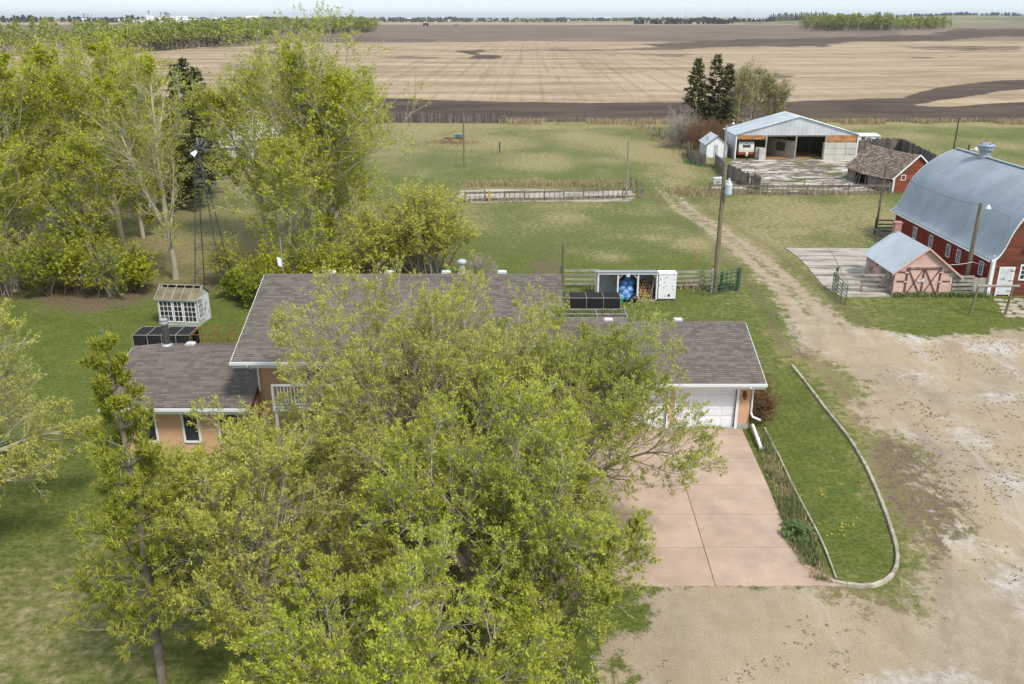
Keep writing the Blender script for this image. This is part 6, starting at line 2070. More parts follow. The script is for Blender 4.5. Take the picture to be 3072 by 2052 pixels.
# ------------------------------------------------------------------ bin and sheds behind the poplars, junk
gb = thing('grain_bin', 'round steel grain bin with a conical pale roof behind the poplars', 'grain bin', (X(768, 129), 129, 0))
m = MB(); m.tube([(0, 0, 0), (0, 0, 2.2)], 3.9, 28)
m.build('wall', M['wallsteel'], gb)
n = 28
m = MB()
vs = [(0.4 * math.cos(6.2832 * k / n), 0.4 * math.sin(6.2832 * k / n), 4.95 + (0.04 if k % 2 else 0)) for k in range(n)] + [(4.1 * math.cos(6.2832 * k / n), 4.1 * math.sin(6.2832 * k / n), 2.15 + (0.07 if k % 2 else 0)) for k in range(n)]
m.add(vs, [(k, n + k, n + (k + 1) % n, (k + 1) % n) for k in range(n)])
m.build('roof', M['wallsteel'], gb)
m = MB(); m.tube([(0, 0, 4.9), (0, 0, 5.05), (0, 0, 5.15)], [0.5, 0.5, 0.2], 10); m.build('cap', M['palesteel'], gb)
def gable_shed(name, label, cat, x, y, w, l, e, a, wall, roof, group=None):
    t = thing(name, label, cat, (x, y, 0), 0, group)
    m = MB(); m.prism_x([(0, 0), (0, e), (l / 2, a - 0.05), (l, e), (l, 0)], 0, w); m.build('wall', M[wall], t)
    s = (a - e) / (l / 2)
    for sgn in (-1, 1):
        m = MB()
        if sgn < 0: m.prism_x([(-0.3, e - 0.3 * s), (l / 2, a), (l / 2, a + 0.08), (-0.3, e - 0.3 * s + 0.08)], -0.3, w + 0.3)
        else: m.prism_x([(l / 2 + 0.001, a), (l + 0.3, e - 0.3 * s), (l + 0.3, e - 0.3 * s + 0.08), (l / 2 + 0.001, a + 0.08)], -0.3, w + 0.3)
        m.build('roof', M[roof], t)
    m = MB(); m.box(w * 0.2, w * 0.2 + 1.2, -0.04, 0.0, 0, min(2.0, e - 0.2)); m.build('door', M['wood_dark'], t)
    return t
gable_shed('low_shed', 'long low grey steel shed behind the poplars at the field edge', 'shed', X(905, 168), 168.5, 12.5, 6.0, 2.0, 3.8, 'wood_dark', 'palesteel')
gable_shed('low_shed', 'low whitish shed half hidden behind the poplars beside the bin', 'shed', X(636, 124), 124, 4.5, 3.0, 1.4, 1.9, 'whiteworn', 'whiteworn')
gable_shed('low_shed', 'small pale shed seen through the leaves right of the bin', 'shed', X(885, 135), 135, 6.0, 3.5, 1.5, 2.1, 'whiteworn', 'wallsteel')
tw_ = thing('calf_shelter', 'little white shelter with a dark opening behind the plank fence', 'shelter', (X(2576, 139), 139, 0))
m = MB(); m.prism_x([(0, 0), (0, 0.95), (2.0, 1.15), (2.0, 0)], 0, 3.3); m.build('body', M['white'], tw_)
m = MB(); m.prism_x([(-0.15, 0.96), (2.15, 1.19), (2.15, 1.24), (-0.15, 1.01)], -0.1, 3.4); m.build('roof', M['whiteworn'], tw_)
m = MB(); m.box(0.4, 0.95, -0.03, 0.0, 0.3, 0.85); m.build('opening', M['dark'], tw_)
jk = thing('old_implement', 'old rusting farm implement with a blue hopper abandoned in the pasture', 'implement', (X(1365, 140), 140, 0))
m = MB(); m.bar((-1.6, 0, 0.5), (1.3, 0.2, 0.55), 0.18); m.bar((-1.5, 0.6, 0.45), (1.2, 0.8, 0.5), 0.16); m.bar((-1.7, -0.3, 0.7), (-0.9, 1.0, 0.4), 0.12); m.build('frame', M['wood_dark'], jk)
m = MB(); m.hexa([(0.2, -0.1, 0.6), (1.0, -0.1, 0.6), (1.0, 0.6, 0.6), (0.2, 0.6, 0.6), (-0.1, -0.3, 1.15), (1.3, -0.3, 1.15), (1.3, 0.8, 1.15), (-0.1, 0.8, 1.15)]); m.build('hopper', pmat('faded_blue_paint', (0.16, 0.27, 0.31), 0.7, 0.2, 3.0), jk)
for x, y in ((-1.0, -0.15), (0.9, -0.2), (0.9, 0.95)):
    m = MB(); m.tube([(x, y, 0.35), (x, y + 0.12, 0.35)], 0.35, 12); m.build('wheel', M['rust'], jk)
m = MB(); m.bar((-2.6, -0.6, 0.2), (-1.3, -0.1, 0.55), 0.1); m.build('drawbar', M['wood_dark'], jk)
sp = thing('spotlight_box', 'small dark post with a round white lamp behind the barn roof', 'lamp', (X(2893, 110), 110, 0))
m = MB(); m.tube([(0, 0, 0), (0, 0, 3.6)], 0.12, 7); m.build('post', M['wood_dark'], sp)
m = MB(); m.tube([(0.1, 0, 3.0), (0.7, 0, 3.05)], 0.04, 5); m.ball((0.9, 0, 3.0), 0.28, 10, 6); m.build('lamp', M['white'], sp)

bl_ = thing('blue_planter', 'small blue pot on the lawn behind the pine trunk', 'pot', G(381, 1400))
m = MB(); m.tube([(0, 0, 0), (0, 0, 0.4), (0, 0, 0.45)], [0.2, 0.28, 0.3], 10); m.build('pot', M['bluebag'], bl_)
te = thing('timber_edging', 'pale timber edging lying on the lawn before the side wing', 'edging', G(500, 1458))
m = MB(); m.bar((-0.9, 0, 0.06), (1.1, 0.03, 0.06), 0.12, 0.12); m.build('timber', M['wood_pale'], te)
# ------------------------------------------------------------------ trees: limbs grown level by level, leaves at the twigs
def norm(a):
    return a / (np.linalg.norm(a, axis=-1, keepdims=True) + 1e-9)

def perp(t, az):
    ref = np.where(np.abs(t[:, 2:3]) < 0.9, np.array([[0, 0, 1.0]]), np.array([[1.0, 0, 0]]))
    a = norm(np.cross(t, ref))
    b = np.cross(t, a)
    return a * np.cos(az)[:, None] + b * np.sin(az)[:, None]

def grow(start, d, L, n, up, jit, rg, droop=0.0):
    """polylines (N,n,3) from start in direction d, length L, bending up (or down) on the way"""
    N = len(start)
    Pn = np.empty((N, n, 3))
    Pn[:, 0] = start
    dd = norm(d)
    st = (L / (n - 1))[:, None]
    for i in range(1, n):
        dd = norm(dd + np.array([0, 0, 1.0]) * (up - droop * i / n) / n + rg.normal(0, jit, (N, 3)))
        Pn[:, i] = Pn[:, i - 1] + dd * st
    return Pn

def branch(Pp, Rp, count, t0, t1, ang, angsd, Lf, n, up, jit, rr_, rg, out=0.0, droop=0.0, tip=0.25, centre=None):
    N, k, _ = Pp.shape
    t = (t0 + (t1 - t0) * (np.arange(count)[None, :] + rg.random((N, count))) / count)
    f = t * (k - 1)
    i = np.minimum(f.astype(int), k - 2)
    fr = (f - i)[..., None]
    ar = np.arange(N)[:, None]
    s = Pp[ar, i] * (1 - fr) + Pp[ar, i + 1] * fr
    tg = norm(Pp[ar, i + 1] - Pp[ar, i])
    r = Rp[ar, i] * (1 - fr[..., 0]) + Rp[ar, i + 1] * fr[..., 0]
    s = s.reshape(-1, 3); tg = tg.reshape(-1, 3); r = r.reshape(-1); t = t.reshape(-1)
    az = (np.arange(count)[None, :] * 2.4 + rg.random((N, 1)) * 6.28 + rg.normal(0, 0.4, (N, count))).reshape(-1)
    an = np.radians(rg.normal(ang, angsd, len(s)))
    d = tg * np.cos(an)[:, None] + perp(tg, az) * np.sin(an)[:, None]
    if out and centre is not None:
        d = d + norm((s - centre) * np.array([1, 1, 0.5])) * out
    Lp = np.linalg.norm(np.diff(Pp, axis=1), axis=2).sum(1)
    L = Lf(t) * np.repeat(Lp, count) * rg.uniform(0.7, 1.25, len(s))
    Pn = grow(s, d, L, n, up, jit, rg, droop)
    R0 = np.minimum(r * rr_, r * 0.95)
    Rn = R0[:, None] * np.linspace(1, tip, n)[None, :]
    return Pn, Rn

def tubes(Pn, Rn, sides):
    N, n, _ = Pn.shape
    T = np.empty_like(Pn)
    T[:, 1:-1] = Pn[:, 2:] - Pn[:, :-2]
    T[:, 0] = Pn[:, 1] - Pn[:, 0]
    T[:, -1] = Pn[:, -1] - Pn[:, -2]
    T = norm(T)
    ref = np.where(np.abs(T[..., 2:3]) < 0.9, np.array([0, 0, 1.0]), np.array([1.0, 0, 0]))
    ref = ref[:, :1].repeat(n, 1)
    A = norm(np.cross(T, ref))
    B = np.cross(T, A)
    a = np.arange(sides) * 2 * np.pi / sides
    V = Pn[:, :, None] + Rn[:, :, None, None] * (A[:, :, None] * np.cos(a)[None, None, :, None] + B[:, :, None] * np.sin(a)[None, None, :, None])
    base = (np.arange(N) * n * sides)[:, None, None]
    i = (np.arange(n - 1) * sides)[None, :, None]
    k = np.arange(sides)[None, None, :]
    k2 = (k + 1) % sides
    Fq = np.stack([base + i + k, base + i + k2, base + i + sides + k2, base + i + sides + k], -1).reshape(-1, 4)
    return V.reshape(-1, 3), Fq

def leafquads(C, size, rg, up=0.7, aspect=0.6, axis=None, face=1.3):
    N = len(C)
    nrm = rg.normal(0, 1, (N, 3))
    nrm[:, 2] = np.abs(nrm[:, 2]) + up
    nrm = norm(nrm)
    u = perp(nrm, rg.random(N) * 6.28)
    if axis is not None:
        u = norm(axis + rg.normal(0, 0.45, (N, 3)))
        nrm = rg.normal(0, 0.55, (N, 3)) + np.array([0, 0, face])
        nrm = norm(nrm - u * (nrm * u).sum(1, keepdims=True))
    w = np.cross(nrm, u)
    s = (size * rg.uniform(0.6, 1.4, N))[:, None]
    V = np.stack([C - u * s * 0.5 - w * s * aspect * 0.42, C - u * s * 0.3 + w * s * aspect * 0.55, C + u * s * 0.62], 1)
    return V.reshape(-1, 3), np.arange(N * 3).reshape(-1, 3)

def merge(parts):
    vs, fs, o = [], [], 0
    for V, Fq in parts:
        vs.append(V); fs.append(Fq + o); o += len(V)
    return np.concatenate(vs), np.concatenate(fs)

def tips(Pn, rg, k, spread, tmin=0.3):
    N, n, _ = Pn.shape
    t = tmin + (1 - tmin) * rg.random((N, k)) ** 0.7
    f = t * (n - 1)
    i = np.minimum(f.astype(int), n - 2)
    fr = (f - i)[..., None]
    ar = np.arange(N)[:, None]
    C = Pn[ar, i] * (1 - fr) + Pn[ar, i + 1] * fr
    return (C + rg.normal(0, 1, C.shape) * spread).reshape(-1, 3)

def finish(name, label, cat, loc, wood, leaves, wmat, lmat, group=None, rotz=0.0, twigs=None):
    t = thing(name, label, cat, loc, rotz, group)
    V, Fq = merge(wood)
    link('trunk', np_mesh('trunk', V, Fq, M[wmat], True), t)
    if twigs is not None:
        V, Fq = merge(twigs)
        o = link('twigs', np_mesh('twigs', V, Fq, M[wmat], True), t); o['kind'] = 'stuff'
    if leaves is not None:
        V, Fq = leaves
        link('crown', np_mesh('crown', V, Fq, M[lmat]), t)
    return t

def mound_tree(seed, H_, Rr, nl=9, c2=9, c3=8, c4=6, leaf=0.085, per=15, low=10, bare=0.0, ecc=(1, 1), trunk=1.4, hole=0.0, w_up=0.55):
    """broad spreading crown from a short trunk"""
    rg = np.random.default_rng(seed)
    tr = np.array([[[0, 0, -0.1], [0.05, 0.02, trunk * 0.5], [0.0, 0.05, trunk], [0.1, 0, trunk + 0.7]]], float)
    trR = np.array([[0.30, 0.25, 0.22, 0.12]]) * (H_ / 9)
    k = np.arange(nl)
    az = k * 2.39996 + rg.random() * 6.28 + rg.normal(0, 0.2, nl)
    el = np.radians(low + (86 - low) * ((k + 0.5) / nl) ** 0.85)
    d = np.stack([np.cos(el) * np.cos(az) * ecc[0], np.cos(el) * np.sin(az) * ecc[1], np.sin(el)], -1)
    d = norm(d)
    hh = H_ - trunk
    L = 1.0 / np.sqrt((d[:, 0] ** 2 + d[:, 1] ** 2) / Rr ** 2 + d[:, 2] ** 2 / hh ** 2) * rg.uniform(0.72, 0.98, nl)
    d0 = norm(d + np.array([0, 0, 0.35]))
    P1 = grow(np.array([0, 0, trunk - 0.2]) + rg.normal(0, 0.1, (nl, 3)), d0, L, 8, -0.25, 0.085, rg)
    R1 = (0.13 * (H_ / 9) * rg.uniform(0.7, 1.1, nl))[:, None] * np.linspace(1, 0.16, 8)[None]
    cen = np.array([0, 0, trunk + 1.0])
    P2, R2 = branch(P1, R1, c2, 0.22, 1.0, 42, 12, lambda t: 0.52 * (1.12 - 0.62 * t), 6, 0.3, 0.10, 0.6, rg, 0.25, 0.0, 0.2, cen)
    P3, R3 = branch(P2, R2, c3, 0.2, 1.0, 44, 14, lambda t: 0.58 * (1.1 - 0.5 * t), 5, w_up, 0.11, 0.62, rg, 0.2, 0.0, 0.25, cen)
    P4, R4 = branch(P3, R3, c4, 0.25, 1.0, 40, 14, lambda t: 0.55 * (1.1 - 0.4 * t), 2, w_up, 0.12, 0.65, rg, 0.12, 0.0, 0.35, cen)
    R2 = np.maximum(R2, 0.010); R3 = np.maximum(R3, 0.0085); R4 = np.maximum(R4, 0.0065)
    wood = [tubes(tr, trR, 9), tubes(P1, R1, 6), tubes(P2, R2, 4)]
    twigs = [tubes(P3, R3, 3), tubes(P4, R4, 3)]
    # leafing is uneven: some boughs are still nearly bare
    m = rg.random(len(P4))
    nz = vnoise(P4[:, -1, 0] * 0.55 + seed, P4[:, -1, 1] * 0.55, seed) * 0.55 + vnoise(P4[:, -1, 2] * 0.8, P4[:, -1, 0] * 0.4, seed + 3) * 0.45
    keep = (nz + 0.35 * m) > bare
    LP = P4[keep]
    C = tips(LP, rg, per, 0.04, 0.5)
    ax = norm(np.repeat(norm(LP[:, -1] - LP[:, 0]), per, 0) + rg.normal(0, 0.6, (len(C), 3)) + np.array([0, 0, 0.35]))
    C = C + ax * leaf * 0.45
    return wood, twigs, leafquads(C, np.full(len(C), leaf), rg, 0.55, 0.62, axis=ax)

def poplar(seed, H_, W, n1=34, c2=9, c3=6, leaf=0.17, per=8, ang=42, bare=0.0, base=0.14, r0=0.26, fork=0, top_bare=0.0):
    rg = np.random.default_rng(seed)
    n = 14
    ph = rg.random(2) * 6.28
    tz = np.linspace(0, 1, n)
    tr = np.stack([0.25 * np.sin(tz * 4 + ph[0]) * tz * W / 5, 0.2 * np.sin(tz * 5 + ph[1]) * tz, tz * H_], -1)[None]
    trR = (r0 * (1 - tz) ** 0.8 + 0.02)[None]
    TR, TRR = [tr], [trR]
    for q in range(fork):
        i = int(n * (0.28 + 0.1 * q)) 
        s = tr[0, i]
        az = ph[0] + q * 2.2
        d = np.array([[math.cos(az) * 0.42, math.sin(az) * 0.42, 1.0]])
        fL = (H_ - s[2]) * (0.92 - 0.08 * q)
        Pf = grow(s[None], d, np.array([fL]), n, 0.35, 0.02, rg)
        TR.append(Pf); TRR.append((trR[0, i] * 0.75 * (1 - tz) ** 0.8 + 0.02)[None])
    wood, P1s, R1s = [], [], []
    for Pt, Rt in zip(TR, TRR):
        wood.append(tubes(Pt, Rt, 8))
        def lf(t):
            return (W / 2 / H_) * (1.15 * np.sin(np.pi * np.clip((t - base * 0.3) / (1.03 - base * 0.3), 0, 1)) ** 0.75 * (1 - 0.72 * t ** 2) * 1.25 + 0.03) * 1.3
        P1, R1 = branch(Pt, Rt, n1 // len(TR) + 4, base, 0.985, ang, 10, lf, 7, 0.75, 0.06, 0.42, rg, 0, 0.0, 0.15)
        R1 = np.clip(R1, 0.014, 0.085)
        P1s.append(P1); R1s.append(R1)
    P1 = np.concatenate(P1s); R1 = np.concatenate(R1s)
    P2, R2 = branch(P1, R1, c2, 0.2, 1.0, 42, 14, lambda t: 0.5 * (1.15 - 0.6 * t), 5, 0.5, 0.10, 0.55, rg)
    P3, R3 = branch(P2, R2, c3, 0.2, 1.0, 42, 14, lambda t: 0.5 * (1.1 - 0.4 * t), 2, 0.4, 0.12, 0.6, rg)
    R2 = np.maximum(R2, 0.015); R3 = np.maximum(R3, 0.01)
    wood += [tubes(P1, R1, 5)]
    twigs = [tubes(P2, R2, 3), tubes(P3, R3, 3)]
    nz = vnoise(P3[:, -1, 0] * 0.5 + seed, P3[:, -1, 2] * 0.5, seed) * 0.6 + vnoise(P3[:, -1, 1] * 0.6, P3[:, -1, 2] * 0.7 + 9, seed + 3) * 0.4
    keep = nz + 0.35 * rg.random(len(P3)) > bare
    LP = P3[keep]
    C = tips(LP, rg, per, 0.1, 0.2)
    return wood, twigs, leafquads(C, np.full(len(C), leaf), rg, 0.5, 0.7)

def shrub(seed, H_, W, n0=16, c2=8, c3=7, leaf=0.12, per=6, bare=0.0, c4=0, sp=0.06, r=0.03):
    rg = np.random.default_rng(seed)
    az = np.arange(n0) * 2.4 + rg.random() * 6
    el = np.radians(35 + 50 * ((np.arange(n0) + 0.5) / n0))
    d = np.stack([np.cos(el) * np.cos(az), np.cos(el) * np.sin(az), np.sin(el)], -1)
    L = 1.0 / np.sqrt((d[:, 0] ** 2 + d[:, 1] ** 2) / (W / 2) ** 2 + d[:, 2] ** 2 / H_ ** 2) * rg.uniform(0.7, 1.0, n0)
    s = np.stack([rg.normal(0, W * 0.07, n0), rg.normal(0, W * 0.07, n0), np.full(n0, -0.05)], -1)
    P1 = grow(s, norm(d + np.array([0, 0, 0.4])), L, 6, -0.2, 0.08, rg)
    R1 = np.full(n0, r * H_ / 4)[:, None] * np.linspace(1, 0.2, 6)[None]
    P2, R2 = branch(P1, R1, c2, 0.2, 1.0, 38, 12, lambda t: 0.5 * (1.15 - 0.6 * t), 5, 0.4, 0.1, 0.6, rg)
    P3, R3 = branch(P2, R2, c3, 0.2, 1.0, 40, 14, lambda t: 0.55 * (1.1 - 0.4 * t), 2, 0.5, 0.12, 0.65, rg)
    R2 = np.maximum(R2, 0.009); R3 = np.maximum(R3, 0.007)
    wood = [tubes(P1, R1, 5)]
    twigs = [tubes(P2, R2, 3), tubes(P3, R3, 3)]
    LP = P3[rg.random(len(P3)) > bare]
    lv = None
    if per > 0 and len(LP):
        C = tips(LP, rg, per, sp, 0.25)
        lv = leafquads(C, np.full(len(C), leaf), rg, 0.4, 0.65)
    return wood, twigs, lv

def spruce(seed, H_, W, nw=26, leaf=0.32, gaps=0.12, dens=14):
    rg = np.random.default_rng(seed)
    tz = np.linspace(0, 1, 8)
    tr = np.stack([0 * tz, 0 * tz, tz * H_], -1)[None]
    trR = (0.16 * (1 - tz) + 0.015)[None]
    ps, fs = [], []
    S, D, L = [], [], []
    for w in range(nw):
        f = (w + 0.3) / nw
        z = H_ * (0.1 + 0.9 * f ** 0.9)
        k = rg.integers(4, 7)
        a0 = rg.random() * 6.28
        for j in range(k):
            if rg.random() < gaps: continue
            a = a0 + 6.283 * j / k + rg.normal(0, 0.2)
            ln = W / 2 * (1 - f) ** 0.75 * rg.uniform(0.65, 1.15) + 0.12
            S.append((0, 0, z)); D.append((math.cos(a), math.sin(a), 0.1 + 0.5 * f)); L.append(ln)
    P1 = grow(np.array(S), np.array(D), np.array(L), 6, 0.2, 0.04, rg, 0.9)
    R1 = np.full(len(S), 0.03)[:, None] * np.linspace(1, 0.3, 6)[None]
    C, A = [], []
    for b in range(len(S)):
        m = int(7 + L[b] * dens)
        t = rg.uniform(0.12, 1.0, m)
        i = np.minimum((t * 5).astype(int), 4)
        fr = (t * 5 - i)[:, None]
        c = P1[b, i] * (1 - fr) + P1[b, i + 1] * fr
        dr = norm(P1[b, i + 1] - P1[b, i])
        side = norm(np.cross(dr, np.array([0, 0, 1.0]))) * rg.choice([-1, 1], m)[:, None]
        ax = norm(dr * 0.7 + side * rg.uniform(0.2, 0.9, (m, 1)) + np.array([0, 0, 1.0]) * rg.uniform(-0.7, 0.35, (m, 1)))
        C.append(c + ax * leaf * 0.4); A.append(ax)
    C = np.concatenate(C); A = np.concatenate(A)
    V, Fq = leafquads(C, np.full(len(C), leaf), rg, 0.5, 0.5, axis=A)
    return [tubes(tr, trR, 7), tubes(P1, R1, 3)], (V, Fq)

def pine(seed, H_, W, leaf=0.16):
    """young pine: whorls of boughs that end in upright tufts of needles"""
    rg = np.random.default_rng(seed)
    tz = np.linspace(0, 1, 10)
    tr = np.stack([0.12 * np.sin(tz * 3), 0.05 * tz, tz * H_], -1)[None]
    trR = (0.125 * (1 - tz) ** 0.8 + 0.02)[None]
    S, D, L = [], [], []
    nw = 16
    for w in range(nw):
        f = (w + 0.5) / nw
        z = H_ * (0.16 + 0.82 * f)
        k = 6
        a0 = rg.random() * 6.28
        for j in range(k):
            if rg.random() < 0.3: continue
            a = a0 + 6.283 * j / k + rg.normal(0, 0.25)
            ln = (W / 2 * (1 - f ** 1.3) + 0.32) * rg.uniform(0.55, 1.15)
            S.append((0.12 * math.sin(3 * z / H_), 0, z)); D.append((math.cos(a), math.sin(a), 0.15 + 0.5 * f)); L.append(ln)
    P1 = grow(np.array(S), np.array(D), np.array(L), 7, 0.45, 0.06, rg)
    R1 = np.full(len(S), 0.035)[:, None] * np.linspace(1, 0.3, 7)[None]
    P2, R2 = branch(P1, R1, 8, 0.3, 1.0, 46, 14, lambda t: 0.45 * (1.2 - 0.6 * t), 4, 0.9, 0.08, 0.6, rg)
    P3, R3 = branch(P2, R2, 3, 0.35, 1.0, 42, 12, lambda t: 0.5 + 0 * t, 3, 0.9, 0.08, 0.7, rg)
    R2 = np.maximum(R2, 0.01); R3 = np.maximum(R3, 0.009)
    ends = np.concatenate([P1[:, -2:], P2[:, -2:], P3[:, -2:]])
    d = norm(ends[:, 1] - ends[:, 0] + np.array([0, 0, 0.03]))
    k = 16
    base = np.repeat(ends[:, 1], k, 0) - np.repeat(d, k, 0) * (rg.random(len(ends) * k) * 0.22)[:, None]
    ax = norm(np.repeat(d, k, 0) + rg.normal(0, 0.55, (len(base), 3)))
    V, Fq = leafquads(base + ax * leaf * 0.45, np.full(len(base), leaf), rg, 0.5, 0.16, axis=ax)
    return [tubes(tr, trR, 8), tubes(P1, R1, 4)], [tubes(P2, R2, 3), tubes(P3, R3, 3)], (V, Fq)

TREE_TRIS = 0
# ---- the big spreading trees before the house
FG = [
    # x, y, H, R, seed, bare, low, label
    (2.3, 30.2, 8.0, 6.2, 11, 0.22, 2, 'large spreading tree in young yellow green leaf before the garage end of the house'),
    (-3.6, 30.0, 9.2, 6.9, 12, 0.24, 4, 'spreading tree with grey showing twigs before the balcony and main wall'),
    (-1.2, 23.6, 8.0, 5.6, 13, 0.2, 6, 'dense bright green spreading tree in the middle of the front yard clump'),
    (-8.0, 23.2, 7.5, 5.3, 14, 0.26, 2, 'sparse twiggy spreading tree next to the pine in the front yard'),
    (1.2, 21.8, 6.2, 3.7, 15, 0.16, 6, 'lower bright green tree at the driveway corner of the front clump'),
    (-3.6, 16.9, 6.1, 4.6, 16, 0.2, 4, 'nearest bright green tree of the front yard clump'),
]
for (x, y, h, r, sd_, bare, low, lab) in FG:
    w, tw2, lv = mound_tree(sd_, h, r, nl=15 if r > 6 else 12 if r > 5 else 10, c2=9, c3=8, c4=6 if r > 5 else 5, leaf=0.08, per=16, low=low, bare=bare)
    finish('spreading_tree', lab, 'tree', (x, y, 0), w, lv, 'bark_grey', {12: 'leaf_olive', 14: 'leaf_olive', 11: 'leaf_dull', 15: 'leaf_dull'}.get(sd_, 'leaf_maple'), 'spreading trees before the house', 0, tw2)
w, tw2, lv = shrub(31, 2.6, 3.6, 16, 8, 7, 0.1, 9, 0.05)
finish('leafy_shrub', 'low bright green shrub on the grass at the foot of the front trees', 'shrub', (0.9, 17.6, 0), w, lv, 'bark_grey', 'leaf_maple', None, 0, tw2)
# ---- the pine
w, tw2, lv = pine(41, 11.1, 3.1)
finish('pine_tree', 'young pine with yellow green tufts standing left of the front trees', 'tree', (-10.4, 20.7, 0), w, lv, 'bark_pine', 'needle_pine', None, 0, tw2)
# ---- tree at the left edge
w, tw2, lv = mound_tree(51, 10.0, 5.2, nl=13, c2=9, c3=8, c4=6, leaf=0.075, per=15, low=-8, bare=0.1, trunk=2.4)
finish('budding_tree', 'pale barked tree in yellow bud on the left lawn', 'tree', (-20.9, 28.6, 0), w, lv, 'bark_pale', 'leaf_left', None, 0, tw2)
# ---- poplars of the windbreak
def base_x(u, y): return X(u, y, 0.0)
PO = [
    # u, y, top v, width, seed, bare, n1, fork, label, leaf, bark
    (111, 66, 128, 7.5, 61, 0.36, 30, 1, 'tall poplar with a pale forked trunk at the left end of the windbreak', 0.17),
    (373, 70.8, 108, 9.0, 62, 0.34, 30, 2, 'tall poplar whose pale limbs fan out above a dark trunk', 0.17),
    (528, 63, 140, 6.5, 63, 0.56, 28, 1, 'slender nearly bare poplar with a long pale trunk behind the greenhouse', 0.14),
    (930, 67, 150, 12.5, 64, 0.30, 40, 2, 'tallest broad poplar behind the left half of the main roof', 0.17),
    (20, 76, 150, 8.0, 65, 0.32, 24, 0, 'poplar at the far left edge of the windbreak', 0.18),
    (205, 82, 135, 8.5, 66, 0.34, 24, 0, 'poplar in the second row left of the fan shaped one', 0.19),
    (455, 86, 165, 8.0, 67, 0.34, 22, 0, 'poplar in the back row before the dark spruces', 0.19),
    (800, 74, 205, 8.0, 68, 0.34, 28, 1, 'leafy poplar between the windmill and the tallest poplar', 0.17),
    (1062, 73, 200, 6.5, 69, 0.36, 26, 0, 'poplar forming the right edge of the windbreak above the willow', 0.17),
    (-70, 68, 120, 9.0, 70, 0.34, 22, 0, 'poplar just leaving the left side of the picture', 0.18),
    (285, 62.5, 420, 6.0, 72, 0.3, 22, 0, 'short bushy poplar under the tall ones left of the greenhouse', 0.16),
    (40, 62, 400, 6.0, 73, 0.3, 22, 0, 'short bushy poplar under the tall ones at the left lawn', 0.16),
    (880, 62.5, 430, 7.5, 74, 0.3, 22, 0, 'short bushy poplar just behind the main roof ridge', 0.16),
    (130, 74, 300, 8.0, 75, 0.3, 22, 0, 'middle height poplar filling the gap right of the left forked one', 0.18),
    (300, 78, 260, 8.0, 76, 0.3, 22, 0, 'middle height poplar behind the fan shaped one', 0.18),
    (1000, 69, 300, 7.0, 77, 0.3, 22, 0, 'middle height poplar right of the tallest one', 0.17),
    (430, 76, 330, 7.0, 78, 0.3, 20, 0, 'middle height poplar left of the bare trunk', 0.17),
]
for (u, y, tv, wdt, sd_, bare, n1, fk, lab, lf_) in PO:
    h = Z(tv, y) * 0.97 - 0.4
    w, tw2, lv = poplar(sd_, h, wdt, n1=n1, c2=9, c3=7, leaf=lf_ * 1.0, per=10 if bare < 0.5 else 6, bare=bare - 0.14, fork=fk, base=0.13 if h > 12 else 0.06, r0=0.012 * h + 0.05)
    finish('poplar_tree', lab, 'tree', (base_x(u, y), y, 0), w, lv, 'bark_pale', 'leaf_poplar', 'poplars of the windbreak', 0, tw2)
# dark spruces among them
for k, (u, y, tv, wd, lab) in enumerate(((600, 92, 175, 4.0, 'dark spruce rising right of the bare poplar'), (572, 94, 190, 3.8, 'dark spruce just left of the taller one in the windbreak'), (630, 97, 200, 4.2, 'dark spruce at the right of the windbreak spruces'), (480, 96, 185, 4.2, 'dark spruce half hidden behind the bare poplar'), (545, 88, 330, 5.5, 'low broad dark spruce behind the windmill head'), (350, 92, 230, 4.6, 'dark spruce seen through the fan shaped poplar'))):
    h = Z(tv, y)
    w, lv = spruce(80 + k, h, wd * 1.25, nw=26, leaf=0.55, gaps=0.12, dens=12)
    finish('spruce_tree', lab, 'tree', (base_x(u, y), y, 0), w, lv, 'bark_dark', 'needle_spruce', 'dark spruces in the windbreak')
# understory
US = [(60, 60.5, 4.2, 5.5), (170, 60.2, 3.6, 4.6), (265, 60.8, 3.8, 4.8), (360, 60.2, 3.2, 4.4), (430, 61.0, 3.0, 3.6), (-60, 60, 4.4, 5), (700, 63, 3.2, 4.0), (775, 56.5, 2.2, 3.2), (830, 60, 3.4, 4.4), (920, 62, 3.6, 4.6), (990, 61, 3.2, 4.2), (720, 58, 1.8, 2.6), (110, 65, 4.5, 5), (300, 66, 4.5, 5)]
UL = ['leafy bush at the lawn edge near the left border', 'leafy bush second from the left along the lawn edge', 'leafy bush in the middle of the lawn edge thicket', 'leafy bush close left of the greenhouse', 'leafy bush directly behind the greenhouse', 'leafy bush cut by the left border', 'bush right of the windmill foot', 'low bush at the left end of the main roof', 'bush behind the aerial mast', 'bush behind the roof ridge below the tallest poplar', 'bush left of the willow behind the roof', 'lowest green bush beside the rusty frame', 'taller bush behind the left lawn bushes', 'taller bush under the fan shaped poplar']
for k, ((u, y, h, wd), lab) in enumerate(zip(US, UL)):
    w, tw2, lv = shrub(100 + k, h * 1.1, wd * 1.15, 18, 8, 7, 0.15, 7, 0.25 + 0.25 * (k % 3 == 0))
    finish('leafy_bush', lab, 'bush', (X(u, y), y - 1.2 if y > 59.5 else y, 0), w, lv, 'bark_brown' if k % 3 else 'bark_grey', 'leaf_bush' if k % 2 else 'leaf_poplar', 'bushes under the windbreak', 0, tw2)
